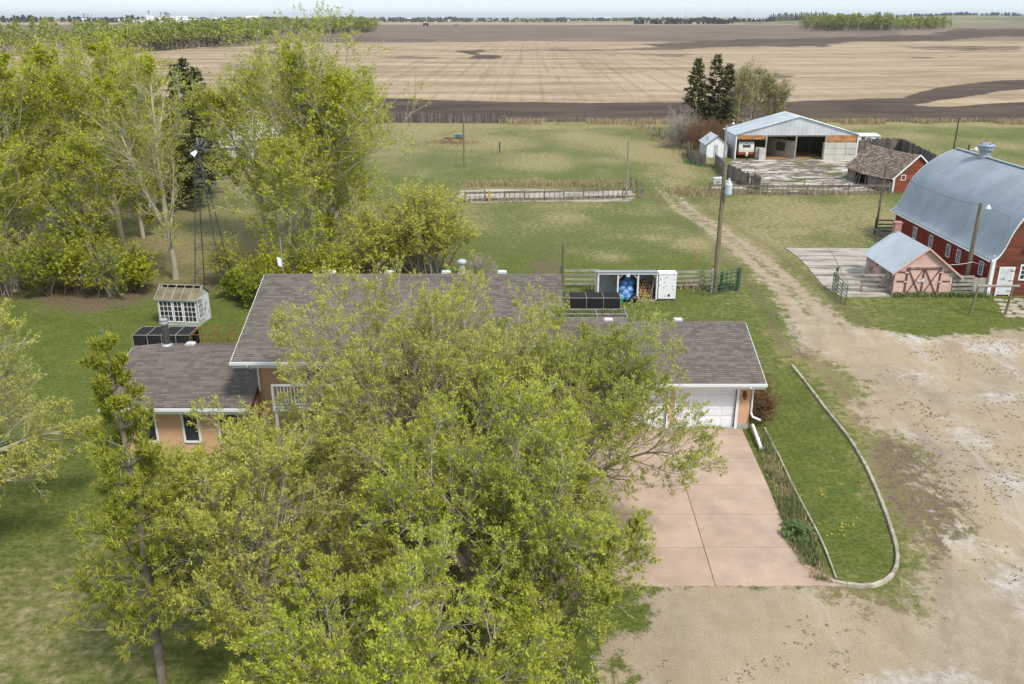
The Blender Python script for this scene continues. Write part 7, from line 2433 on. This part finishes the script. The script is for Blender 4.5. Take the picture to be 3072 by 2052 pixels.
# the willow
w, tw2, lv = shrub(130, 6.9, 9.6, 30, 11, 9, 0.13, 14, 0.08, r=0.045)
finish('willow_bush', 'big round yellow green willow behind the middle of the roof', 'willow', (X(1275, 65), 65, 0), w, lv, 'bark_grey', 'leaf_willow', None, 0, tw2)
w, tw2, lv = shrub(131, 5.0, 6.6, 24, 9, 8, 0.13, 14, 0.1, r=0.045)
finish('willow_bush', 'smaller olive willow left of the big round one', 'willow', (X(1120, 63.5), 63.5, 0), w, lv, 'bark_grey', 'leaf_willow', None, 0, tw2)
w, tw2, lv = shrub(132, 2.2, 3.0, 16, 8, 7, 0.1, 0)
finish('bare_bush', 'grey leafless bush at the right foot of the big willow', 'bush', (X(1445, 61.5), 61.5, 0), w, lv, 'bark_grey', 'leaf_willow', None, 0, tw2)
# trees left of the pole shed
for k, (u, y, tv, wd, lab) in enumerate(((2078, 141, 176, 6.0, 'spruce on the left of the three by the pole shed'), (2135, 143, 163, 6.4, 'tallest spruce in the middle of the three by the pole shed'), (2170, 139, 190, 5.0, 'smaller spruce on the right of the three by the pole shed'))):
    w, lv = spruce(90 + k, Z(tv, y), wd, nw=27, leaf=0.62, gaps=0.22, dens=11)
    finish('spruce_tree', lab, 'tree', (X(u, y), y, 0), w, lv, 'bark_dark', 'needle_spruce', 'spruces left of the pole shed')
for k, (u, y, tv, wd, lab) in enumerate(((2255, 141, 212, 7.5, 'thin budding tree with open branches behind the pole shed roof'), (2205, 138, 232, 5.5, 'yellowish budding tree between spruces and pole shed'), (2310, 142, 262, 6.0, 'low sparse tree leaning right behind the pole shed'))):
    w, tw2, lv = poplar(95 + k, Z(tv, y), wd, n1=24, c2=9, c3=7, leaf=0.17, per=4, bare=0.45, fork=2, base=0.2, r0=0.16)
    finish('budding_tree', lab, 'tree', (X(u, y), y, 0), w, lv, 'bark_grey', 'leaf_bud', 'budding trees behind the pole shed', 0, tw2)
for k, (u, y, h, wd, mat, lf2, lab) in enumerate(((2085, 131, 3.6, 6.0, 'bark_red', 0, 'reddish leafless thicket left of the white hut'), (2140, 133, 3.6, 5.5, 'bark_red', 0, 'rusty brown leafless thicket behind the white hut'), (2035, 133, 4.4, 5.0, 'bark_grey', 0, 'grey leafless shrub at the left end of the thicket'), (2190, 134, 3.2, 4.5, 'bark_red', 0, 'brown twiggy bush at the pole shed corner'), (2060, 140, 4.4, 6.0, 'bark_grey', 0, 'grey shrub under the left spruce'))):
    w, tw2, lv = shrub(140 + k, h * 1.15, wd * 1.1, 34, 10, 9, 0.1, 0, r=0.03)
    finish('bare_thicket', lab, 'shrub', (X(u, y), y, 0), w, lv, mat, 'leaf_bush', 'leafless shrubs left of the pole shed', 0, tw2)
# dead brown shrub at the garage corner
w, tw2, lv = shrub(150, 1.9, 1.9, 20, 9, 8, 0.07, 3, 0.3, r=0.03)
finish('dead_shrub', 'dead brown shrub beside the garage downspout', 'shrub', (12.1, 38.6, 0), w, lv, 'bark_red', 'leaf_dead' if 'leaf_dead' in M else 'leaf_olive', None, 0, tw2)
# ------------------------------------------------------------------ far woods, trees on the horizon, the town
def wood(name, label, line, depth, n, h, seed, leaf=0.9, per=150, mat='leaf_far', trunkm='bark_pale', cat=None):
    """a wood that reads as one mass: n trees between a near edge (polyline) and a depth behind it"""
    rg = np.random.default_rng(seed)
    Ls = np.array(line, float)
    seg = np.linalg.norm(np.diff(Ls, axis=0), axis=1)
    cum = np.concatenate([[0], np.cumsum(seg)])
    s = rg.random(n) * cum[-1]
    i = np.clip(np.searchsorted(cum, s) - 1, 0, len(seg) - 1)
    f = ((s - cum[i]) / seg[i])[:, None]
    base = Ls[i] * (1 - f) + Ls[i + 1] * f
    dep = rg.random(n) ** 1.7 * depth
    base = base + np.stack([rg.normal(0, 2, n), dep], -1)
    hh = h * rg.uniform(0.6, 1.1, n) * (0.9 + 0.25 * vnoise(base[:, 0] * 0.02, base[:, 1] * 0.02, seed))
    rr_ = rg.uniform(2.6, 6.2, n) * h / 17
    # trunks
    tr = np.stack([np.concatenate([base, np.zeros((n, 1))], 1), np.concatenate([base + rg.normal(0, .3, (n, 2)), (hh * 0.75)[:, None]], 1)], 1)
    tv, tf = tubes(tr, np.stack([np.full(n, 0.16), np.full(n, 0.06)], 1), 3)
    k = per
    th = rg.random((n, k)) * 6.283
    u = rg.random((n, k)) ** 0.6
    zz = rg.random((n, k)) ** 0.75
    prof = np.sin(np.pi * (0.12 + 0.86 * zz)) ** 0.6
    x = base[:, 0:1] + rr_[:, None] * prof * u * np.cos(th)
    y = base[:, 1:2] + rr_[:, None] * prof * u * np.sin(th)
    z = hh[:, None] * (0.06 + 0.94 * zz)
    C = np.stack([x, y, z], -1).reshape(-1, 3)
    low = (zz < 0.3 + 0.12 * rg.random((n, k))).reshape(-1)
    lv, lf = leafquads(C[~low], np.full((~low).sum(), leaf), rg, 0.3, 0.8)
    lv2, lf2 = leafquads(C[low], np.full(low.sum(), leaf * 0.9), rg, 0.3, 0.5)
    t = bpy.data.objects.new(name, None); COL.objects.link(t)
    tag(t, kind='stuff')
    if label: t['label'] = label
    link('crowns', np_mesh('crowns', lv, lf, M[mat]), t)
    link('lower_twigs', np_mesh('lower_twigs', lv2, lf2, M['twig_far']), t)
    link('trunks', np_mesh('trunks', tv, tf, M[trunkm]), t)
    return t
wood('aspen_wood', None, [G(-260, 172)[:2], G(300, 166)[:2], G(560, 146)[:2], G(686, 128)[:2]], 150, 360, 16, 201, 1.1, 170)
wood('aspen_wood', None, [G(690, 103)[:2], G(900, 106)[:2], G(1075, 100)[:2], G(1090, 97)[:2]], 130, 210, 18, 202, 1.5, 130)
wood('aspen_wood', None, [G(2466, 93)[:2], G(2690, 94)[:2]], 110, 180, 22, 203, 1.6, 140)
wood('aspen_wood', None, [G(2690, 92)[:2], G(2855, 89)[:2]], 100, 110, 18, 204, 1.6, 120)
# round shrubs standing out before the second wood
for k, (u, v, h, w_, mat, lab) in enumerate(((795, 118, 9.5, 17, 'leaf_far', 'round olive bush alone in the field before the second aspen wood'), (735, 123, 4.0, 7, 'bark_grey', 'small grey bush left of the round olive one in the field'), (915, 104, 15, 22, 'bark_grey', 'large grey leafless tree clump before the second wood'), (1100, 98, 4.5, 16, 'bark_grey', 'low grey bush at the right end of the second wood'))):
    p = G(u, v)
    w, tw2, lv = shrub(210 + k, h, w_, 20, 8, 7, 0.7, 5 if mat == 'leaf_far' else 3, 0.2 if mat == 'leaf_far' else 0.55, sp=0.4, r=0.03)
    finish('field_bush', lab, 'bush', p, w, lv, 'bark_grey', 'leaf_far' if k == 0 else 'leaf_grey', None, 0, tw2)

# spruce row at right, each tree its own
ptr = [(2310, 68.5, 3), (2330, 67.5, 4), (2346, 67.5, 3.5), (2362, 67, 4)]
sm = []
for k in range(3):
    rg = np.random.default_rng(300 + k)
    n = 420
    zz = rg.random(n) ** 1.2
    th = rg.random(n) * 6.283
    r_ = (1 - zz) * 0.22 * rg.uniform(0.4, 1.1, n) + 0.015
    C = np.stack([r_ * np.cos(th), r_ * np.sin(th), 0.04 + zz * 0.96], -1)
    A = np.stack([np.cos(th), np.sin(th), -0.35 + 0 * th], -1)
    V, Fq = leafquads(C, np.full(n, 0.11), rg, 0.3, 0.6, axis=A)
    sm.append(V * 1.0)
    sm[-1] = np_mesh('crown', V, Fq, M['farconifer'])
tmb = MB(); tmb.tube([(0, 0, 0), (0, 0, 0.9)], [0.02, 0.005], 5)
tme = tmb.mesh('trunk', M['bark_dark'])
am = []
for k in range(3):
    rg = np.random.default_rng(320 + k)
    n = 420
    zz = rg.random(n)
    th = rg.random(n) * 6.283
    r_ = np.sin(np.pi * (0.08 + 0.88 * zz)) * 0.2 * rg.random(n) ** 0.5
    C = np.stack([r_ * np.cos(th), r_ * np.sin(th), 0.1 + zz * 0.9], -1)
    V, Fq = leafquads(C, np.full(n, 0.085), rg, 0.3, 0.8)
    am.append(np_mesh('crown', V, Fq, M['leaf_grey']))
q = random.Random(9)
i = 0
u = 2308.0
while u < 2480:
    p = G(u, 66.3 - (u - 2308) * 0.012 + q.uniform(-.4, .4))
    con = q.random() < 0.42 or u < 2330
    h = (31 + (u - 2308) * 0.04) * q.uniform(0.8, 1.08)
    t = thing('shelterbelt_tree', ('dark conifer' if con else 'grey green poplar') + ' in the far shelterbelt left of the right hand aspen wood', 'tree', p, q.uniform(0, 6), 'trees of the far shelterbelt' if con else 'poplars of the far shelterbelt')
    link('crown', (sm if con else am)[i % 3], t, None, None, (h, h, h))
    link('trunk', tme, t, None, None, (h, h, h))
    i += 1
    u += q.uniform(4.5, 7.0)

# rising land at the right horizon
m = MB()
nx, ny = 50, 10
vs = []
for j in range(ny + 1):
    y = 2300 + 4200 * j / ny
    for k in range(nx + 1):
        x = (0.18 + 0.75 * k / nx) * y
        f = j / ny
        a = math.sin(math.pi * min(1, max(0, (k / nx - 0.05) / 0.5)) * 0.5)
        z = -0.5 + a * (34 * (1 - (1 - f) ** 2) * 0.95) * (0.9 + 0.1 * math.sin(k * 0.7))
        vs.append((x, y, z if j else -0.5))
m.add(vs, [(j * (nx + 1) + k, j * (nx + 1) + k + 1, (j + 1) * (nx + 1) + k + 1, (j + 1) * (nx + 1) + k) for j in range(ny) for k in range(nx)])
g = NG('far_slope')
pp = g.pos()
nz_ = g.noise(g.scale(pp, (0.0012, 0.004, 1)), 1.0, 4)
cc = g.mix(g.ramp(nz_, 0.42, 0.5), (0.36, 0.29, 0.19), (0.115, 0.14, 0.05))
cc = g.mix(g.ramp(g.noise(g.scale(pp, (0.0009, 0.003, 1)), 1.7, 3), 0.55, 0.62), cc, (0.2, 0.155, 0.115))
g.bsdf(cc, 0.97, spec=0.05)
tag(m.build('far_rise', g.m, None, True), kind='structure')
def rise(x, y):
    k = (x / y - 0.18) / 0.75 * nx
    f = min(1, max(0, (y - 2300) / 4200))
    if k < 0: return 0.0
    a = math.sin(math.pi * min(1, max(0, (k / nx - 0.05) / 0.5)) * 0.5)
    return max(0.0, -0.5 + a * (34 * (1 - (1 - f) ** 2) * 0.95) * (0.9 + 0.1 * math.sin(k * 0.7)) - 1.0)

# belts of trees along the horizon: far-off masses
def belt(u0, u1, Y, n, h, seed, mat, name='horizon_trees', depth=250, per=26, fol=0.8):
    rg = np.random.default_rng(seed)
    uu = u0 + (u1 - u0) * rg.random(n)
    y = Y + depth * rg.random(n)
    x = (uu - CU) / F * (y * CP + H * SP)
    cl = 0.55 + 0.6 * vnoise(uu * 0.035, np.zeros(n), seed)
    hh = h * rg.uniform(0.55, 1.1, n) * cl
    zb = np.array([rise(a, b) for a, b in zip(x, y)])
    k = per
    th = rg.random((n, k)) * 6.283
    zz = rg.random((n, k)) ** 0.8
    con = mat == 'farconifer'
    rad = hh[:, None] * (0.34 * (1.05 - zz) if con else 0.55 * np.sin(np.pi * (0.1 + 0.85 * zz))) * np.sqrt(rg.random((n, k)))
    C = np.stack([x[:, None] + rad * np.cos(th), y[:, None] + rad * np.sin(th), zb[:, None] + hh[:, None] * zz * 0.95], -1).reshape(-1, 3)
    V, Fq = leafquads(C, np.repeat(hh * 0.42, k), rg, 0.2, 0.8)
    o = link(name, np_mesh(name, V, Fq, M[mat]))
    tag(o, kind='stuff')
belt(-500, 420, 3200, 260, 20, 401, 'farconifer')
belt(-500, 900, 4400, 420, 19, 402, 'fartree')
belt(600, 1400, 4300, 330, 18, 403, 'farconifer')
belt(1000, 2150, 4200, 480, 16, 404, 'fartree')
belt(1150, 1700, 3300, 150, 13, 405, 'fartree')
belt(2000, 2320, 3300, 170, 17, 406, 'farconifer')
belt(1900, 2200, 2500, 130, 13, 409, 'farconifer', depth=80)
belt(2650, 3500, 5600, 420, 18, 407, 'farconifer')
belt(2300, 3500, 6100, 420, 13, 408, 'fartree')
belt(2720, 2830, 2450, 60, 14, 410, 'leaf_far', depth=150)

# buildings of the town and the grain terminal
def far_house(name, label, cat, u, v, w, h, d=18, mat='farwhite', roof='fargrey', group=None, rz=0.0, peak=0.35):
    p = G(u, v)
    z = rise(p[0], p[1])
    t = thing(name, label, cat, (p[0], p[1], z), rz, group)
    m = MB(); m.box(-w / 2, w / 2, 0, d, 0, h); m.build('wall', M[mat], t)
    m = MB(); e = w * 0.02
    m.prism_x([(-e, h), (d / 2, h + d * peak * 0.5), (d + e, h), (d + e, h + 0.001 - 0.3), (-e, h - 0.3)], -w / 2 - e, w / 2 + e); m.build('roof', M[roof], t)
    m = MB(); m.box(-w * 0.1, w * 0.1, -0.15, -0.01, 0, h * 0.55); m.build('door', M['fargrey'], t)
    return t
tl = [
    (250, 66.5, 42, 9, 'farwhite', 'far white warehouse at the left of the grain terminal'), (275, 66, 36, 8, 'farwhite', 'far white hall with a dark opening at the left of the town'), (310, 65, 130, 7, 'fargrey', 'long low grey hall in the far town'),
    (400, 66.5, 120, 6, 'farwhite', 'long white shed before the grain terminal'), (437, 68, 90, 6, 'fargrey', 'grey steel shed in front of the terminal silos'), (470, 69.5, 140, 4, 'farwhite', 'long pale roofed shed low before the terminal'), (520, 64, 60, 14, 'farwhite', 'pale block beside the terminal silos'), (545, 65, 45, 16, 'farwhite', 'tall white block right of the terminal'),
    (560, 67, 80, 8, 'farwhite', 'white hall right of the tall white block'), (590, 66, 60, 6, 'fargrey', 'grey hall in the middle of the far town'), (652, 66, 40, 12, 'farwhite', 'white house block in the far town centre'), (668, 68.5, 120, 7, 'farwhite', 'long bright white hall above the first wood edge'),
    (757, 70, 36, 17, 'farwhite', 'bright white cube building beside the conifers'), (1175, 62.5, 66, 7, 'farwhite', 'wide white building left on the horizon fields'), (1218, 61, 55, 8, 'farwhite', 'white peaked hall next to the wide white building'),
    (1800, 55.5, 190, 9, 'farwhite', 'very long white roofed school like building on the horizon'), (1760, 56.5, 130, 7, 'farred', 'reddish low building left of the long white one'), (1855, 56.5, 120, 7, 'farred', 'reddish low building right of the long white one'),
    (2270, 64, 34, 6, 'farwhite', 'pale farm building before the shelterbelt'), (2292, 64.5, 26, 6, 'fargrey', 'grey farm shed before the shelterbelt'), (2900, 47, 60, 10, 'farwhite', 'pale farm shed on the far right rise'), (2860, 46.5, 40, 8, 'farwhite', 'small pale farmhouse left of the shed on the far rise'), (2985, 41, 50, 12, 'farwhite', 'white building among trees on the right skyline'),
]
for u, v, w_, h_, mt, lab in tl:
    far_house('far_building', lab, 'building', u, max(v, 57.0), w_, h_, 24, mt, 'farwhite' if mt == 'farwhite' else mt)
q = random.Random(77)
for k in range(34):
    u = 1240 + k * 15 + q.uniform(-5, 5)
    far_house('town_house', 'small far house in the row of village houses on the middle horizon', 'house', u, 63.0 + q.uniform(-0.8, 0.8), q.uniform(10, 16), 4.5, 10, q.choice(('farwhite', 'fargrey', 'farwhite', 'cream')), q.choice(('fargrey', 'farwhite', 'farred')), 'village houses along the middle horizon', 0, 0.6)
# silos and towers of the terminal
for k, (u, r, h, lab) in enumerate(((444, 7, 20, 'pair-left white silo of the far terminal'), (452, 7, 20, 'second white silo of the far terminal'), (458, 7, 18, 'third white silo below the leg tower'), (480, 6, 15, 'short white silo right of the leg tower'), (488, 6, 16, 'short pale silo in the terminal middle'), (497, 6, 15, 'short pale silo near the grey towers'))):
    p = G(u, 66)
    t = thing('silo', lab, 'silo', p, 0, 'silos of the far grain terminal')
    m = MB(); m.tube([(0, 0, 0), (0, 0, h)], r, 12); m.build('wall', M['farwhite'], t)
    m = MB(); m.tube([(0, 0, h), (0, 0, h + r * 0.5)], [r * 1.02, 0.8], 12); m.build('roof', M['farwhite'], t)
for k, (u, v, top, w_, lab) in enumerate(((254, 66, 40, 4.5, 'dark slender tower above the left warehouse'), (266, 66, 42, 3.5, 'second dark slender tower beside the first'), (279, 66, 45, 2.5, 'thin grey mast right of the two dark towers'), (449, 66, 32, 4.5, 'tallest grain leg tower above the white silos'), (485, 66, 35, 4.5, 'second grain leg tower of the terminal'), (498, 66, 36, 8, 'stout grey tower at the right of the terminal'), (506, 66, 38, 9, 'stout grey elevator tower next to the stout one'), (640, 66, 40, 1.2, 'thin crane like mast above the far town'))):
    p = G(u, v)
    hh = Z(top, p[1])
    t = thing('tower', lab, 'tower', p)
    m = MB(); m.box(-w_ / 2, w_ / 2, 0, w_, 0, hh); m.build('shaft', M['fargrey'], t)
    m = MB(); m.box(-w_ * 0.8, w_ * 0.8, -w_ * 0.3, w_ * 1.3, hh * 0.93, hh); m.build('head', M['fargrey'], t)
for u, top, lab in ((2242, 2, 'thin radio mast rising above the shelterbelt horizon'), (2055, 24, 'short thin radio mast on the middle horizon')):
    p = G(u, 58)
    hh = Z(top, p[1])
    t = thing('radio_mast', lab, 'mast', p)
    m = MB(); m.tube([(0, 0, 0), (0, 0, hh)], [1.1, 0.5], 4); m.build('mast', M['fargrey'], t)
# dark sheds in the field
far_house('field_shed', 'small dark shed standing alone in the far field', 'shed', 1277, 78, 11, 4.6, 8, 'fardark', 'fardark')
far_house('field_shed', 'low dark red shed to the right of the dark one in the far field', 'shed', 1369, 77.5, 8, 2.6, 6, 'wood_dark', 'farred')
for k, (u, lab) in enumerate(((2688, 'dark conifer pair beside the pale farm bin at right'), (2700, 'pale farm bin beside the dark conifers at right'))):
    p = G(u, 68)
    if k == 0:
        t = thing('conifer_tree', lab, 'tree', p); link('crown', sm[0], t, None, None, (26, 26, 26)); link('trunk', tme, t, None, None, (26, 26, 26))
    else:
        t = thing('farm_bin', lab, 'grain bin', p); m = MB(); m.tube([(0, 0, 0), (0, 0, 14)], 5, 12); m.build('wall', M['farwhite'], t); m = MB(); m.tube([(0, 0, 14), (0, 0, 17)], [5.2, 0.5], 12); m.build('roof', M['fargrey'], t)
# ------------------------------------------------------------------ small growth: dandelions, weeds, long and dry grass (nobody could count them)
def blades(C, h, w, rg, lean=0.35):
    N = len(C)
    a = rg.random(N) * 6.283
    d = np.stack([np.cos(a), np.sin(a), np.zeros(N)], -1)
    hh = (h * rg.uniform(0.5, 1.2, N))[:, None]
    b = rg.random(N) * 6.283
    ln = np.stack([np.cos(b), np.sin(b), np.zeros(N)], -1) * (rg.random(N) * lean)[:, None] * hh
    up = np.array([0, 0, 1.0]) * hh
    ww = (w * rg.uniform(0.6, 1.4, N))[:, None]
    V = np.stack([C - d * ww / 2, C + d * ww / 2, C + d * ww * 0.25 + up + ln, C - d * ww * 0.1 + up * 0.96 + ln], 1)
    return V.reshape(-1, 3), np.arange(N * 4).reshape(-1, 4)

def inpoly(poly, n, rg):
    xs = [p[0] for p in poly]; ys_ = [p[1] for p in poly]
    out = np.empty((0, 2))
    while len(out) < n:
        q_ = np.stack([rg.uniform(min(xs), max(xs), n * 2), rg.uniform(min(ys_), max(ys_), n * 2)], -1)
        out = np.concatenate([out, q_[sdf(q_[:, 0], q_[:, 1], poly) > 0]])
    return out[:n]

def stuff(name, VF, mat):
    o = link(name, np_mesh(name, VF[0], VF[1], M[mat]))
    return tag(o, kind='stuff')

rg = np.random.default_rng(900)
# long grass between drive and edging
q2 = inpoly(STRIP, 3000, rg)
keep = vnoise(q2[:, 0] * 1.3, q2[:, 1] * 1.3, 5) > 0.42
q2 = q2[keep]
stuff('long_grass', blades(np.concatenate([q2, np.zeros((len(q2), 1))], 1), 0.26, 0.035, rg, 0.7), 'grass_long')
q2 = inpoly(STRIP, 2200, rg)
stuff('dry_strip_grass', blades(np.concatenate([q2, np.zeros((len(q2), 1))], 1), 0.2, 0.03, rg, 0.9), 'grass_dry')
# dandelions
C = []
for (u, v, r, n) in ((2048 + 960 * .4363, 1368 + 278 * .4363, 0.22, 12), (2048 + 1100 * .4363, 1368 + 500 * .4363, 0.5, 34), (2048 + 820 * .4363, 1368 + 285 * .4363, 0.1, 3), (2048 + 1490 * .4363, 1368 + 885 * .4363, 0.3, 4), (2048 + 1350 * .4363, 1368 + 1050 * .4363, 0.6, 4), (2048 + 985 * .4363, 1368 + 540 * .4363, 0.2, 3), (2048 + 2230 * .4363, 684 + 560 * .4363, 0.5, 40), (2048 + 2300 * .4363, 684 + 600 * .4363, 0.6, 40), (2048 + 1700 * .4363, 684 + 492 * .4363, 0.7, 20), (2048 + 2340 * .4363, 684 + 550 * .4363, 0.3, 20)):
    c = np.array(G(u, v))
    p = c + rg.normal(0, r * 0.6, (n, 3)) * np.array([1, 1, 0])
    C.append(p)
C = np.concatenate(C)
C[:, 2] = 0.07 + rg.random(len(C)) * 0.05
C = C[rg.random(len(C)) < 0.6]
V, Fq = leafquads(C, np.full(len(C), 0.06), rg, 2.5, 1.0)
stuff('dandelions', (V, Fq), 'dandelion')
# weeds scattered over gravel
YW = PL((1880, 1350), (2000, 1400), (2230, 1300), (2347, 1500), (2347, 760), (2100, 790), (1960, 900), (2100, 1080), (2200, 1180), (2160, 1290))
cand = inpoly(YW, 26000, rg)
den = fbm(cand[:, 0] * 0.45, cand[:, 1] * 0.4, 31) * 0.6 + fbm(cand[:, 0] * 1.6, cand[:, 1] * 1.6, 33) * 0.4
vd = sdf(cand[:, 0], cand[:, 1], VERGE)
sel = rg.random(len(cand)) < sstep(0.47, 0.66, den + 0.07 * sstep(-2.0, 2.5, vd)) * 0.085
cw = cand[sel]
k = 3
cc_ = np.repeat(np.concatenate([cw, np.full((len(cw), 1), 0.015)], 1), k, 0) + rg.normal(0, 0.04, (len(cw) * k, 3)) * np.array([1.3, 1, 0])
V, Fq = leafquads(cc_, np.full(len(cc_), 0.07), rg, 2.2, 0.8)
stuff('yard_weeds', (V, Fq), 'weed')
lp = inpoly(PL((1500, 1400), (1900, 1400), (2200, 1568), (1500, 1568)), 700, rg)
lp = lp[rg.random(len(lp)) < sstep(0.5, 0.66, fbm(lp[:, 0] * 0.7, lp[:, 1] * 0.7, 35)) * 0.28]
cc_ = np.repeat(np.concatenate([lp, np.full((len(lp), 1), 0.015)], 1), k, 0) + rg.normal(0, 0.05, (len(lp) * k, 3)) * np.array([1.3, 1, 0])
V, Fq = leafquads(cc_, np.full(len(cc_), 0.07), rg, 2.2, 0.8)
stuff('yard_weeds', (V, Fq), 'weed')
# dry tall grass along the field edge and the fences
def along(pts, n, w, rg):
    P_ = np.array(pts, float)
    sg = np.linalg.norm(np.diff(P_, axis=0), axis=1)
    cu = np.concatenate([[0], np.cumsum(sg)])
    s_ = rg.random(n) * cu[-1]
    i = np.clip(np.searchsorted(cu, s_) - 1, 0, len(sg) - 1)
    f = ((s_ - cu[i]) / sg[i])[:, None]
    b_ = P_[i] * (1 - f) + P_[i + 1] * f
    return np.concatenate([b_ + rg.normal(0, w, (n, 2)), np.zeros((n, 1))], 1)
e1 = along([(X(1520, 166), 166), (X(2050, 165), 165), (60, 166), (110, 165)], 9000, 1.4, rg)
e1 = e1[vnoise(e1[:, 0] * 0.25, e1[:, 1] * 0.2, 41) > 0.3]
stuff('dry_field_grass', blades(e1, 0.8, 0.14, rg, 0.5), 'grass_dry')
e2 = np.concatenate([along(cf, 450, 0.5, rg), along(pf, 350, 0.5, rg), along([(X(2060, 98), 98), (X(2120, 96.5), 96.5)], 900, 1.3, rg), along([(X(1400, 102), 102), (X(1900, 102.5), 102.5)], 1800, 0.9, rg), along([(X(1300, 139), 139), (X(1420, 138.5), 138.5)], 700, 0.8, rg), along([G(1024 + 1985 * .4363, 850 * .4363)[:2], G(2090, 478)[:2]], 1200, 0.8, rg), along([(6, 60.9), (10, 60.9), (14.5, 60.9)], 600, 0.35, rg)])
stuff('dry_fence_grass', blades(e2, 0.5, 0.09, rg, 0.6), 'grass_dry')
e3 = np.concatenate([along([(26.8, 58.7), (31, 58.7), (33.6, 58.6)], 900, 0.18, rg), along([(15, 60.6), (16, 60.9)], 300, 0.3, rg), along([(X(2060, 119), 119), (X(2120, 115), 115)], 500, 0.5, rg), along([(X(2180, 107.5), 107.5), (X(2279, 98.4), 98.4)], 500, 0.4, rg)])
stuff('fence_foot_grass', blades(e3, 0.32, 0.07, rg, 0.6), 'grass_long')
# seedlings in the raised bed
sq = np.concatenate([np.stack([rg.uniform(3.2, 5.4, 500), rg.uniform(53.35, 53.9, 500), np.full(500, 0.22)], -1), np.stack([rg.uniform(5.7, 7.4, 400), rg.uniform(54.1, 54.9, 400), np.full(400, 0.22)], -1), np.stack([rg.uniform(3.2, 5.4, 400), rg.uniform(54.2, 54.8, 400), np.full(400, 0.22)], -1)])
stuff('seedlings', blades(sq, 0.14, 0.05, rg, 0.8), 'grass_long')
# rhubarb
rp_ = np.array(P(1825, 1226) + (0,))
t = thing('rhubarb_plant', 'clump of broad dark green leaves at the driveway edge', 'plant', tuple(rp_))
qq = random.Random(5)
for k in range(34):
    a = qq.uniform(0, 6.283); r_ = qq.uniform(0.05, 0.62); zz_ = 0.42 - 0.3 * r_ + qq.uniform(-0.05, 0.05)
    x, y = r_ * math.cos(a), r_ * math.sin(a)
    L = qq.uniform(0.2, 0.3)
    dx, dy = math.cos(a) * L, math.sin(a) * L
    px, py = -math.sin(a) * L * 0.5, math.cos(a) * L * 0.5
    m = MB()
    m.add([(x - dx * .4, y - dy * .4, zz_ - 0.02), (x + px - dx * .1, y + py - dy * .1, zz_ + 0.05), (x + px * .6 + dx * .4, y + py * .6 + dy * .4, zz_ + 0.01), (x + dx * .7, y + dy * .7, zz_ - 0.09), (x - px * .6 + dx * .4, y - py * .6 + dy * .4, zz_ + 0.01), (x - px - dx * .1, y - py - dy * .1, zz_ + 0.05), (x + dx * .1, y + dy * .1, zz_ - 0.01)],
          [(0, 1, 6), (1, 2, 6), (2, 3, 6), (3, 4, 6), (4, 5, 6), (5, 0, 6)])
    m.build('leaf', M['rhubarb'], t)
m = MB()
for k in range(14):
    a = qq.uniform(0, 6.283); r_ = qq.uniform(0.1, 0.4)
    m.tube([(0, 0, 0), (r_ * math.cos(a), r_ * math.sin(a), 0.32)], 0.012, 4)
m.build('stems', M['rhubarb'], t)

# ------------------------------------------------------------------ the air
hz = NG('haze_air')
pv = hz.n('VolumePrincipled', {'Color': (0.95, 0.975, 1.0), 'Density': 4.0e-5, 'Anisotropy': 0.2})
hz.t.links.new(pv.outputs[0], hz.out.inputs['Volume'])
m = MB(); m.box(-33000, 33000, -3500, 33500, -1.6, 115)
tag(m.build('haze', hz.m), kind='stuff')
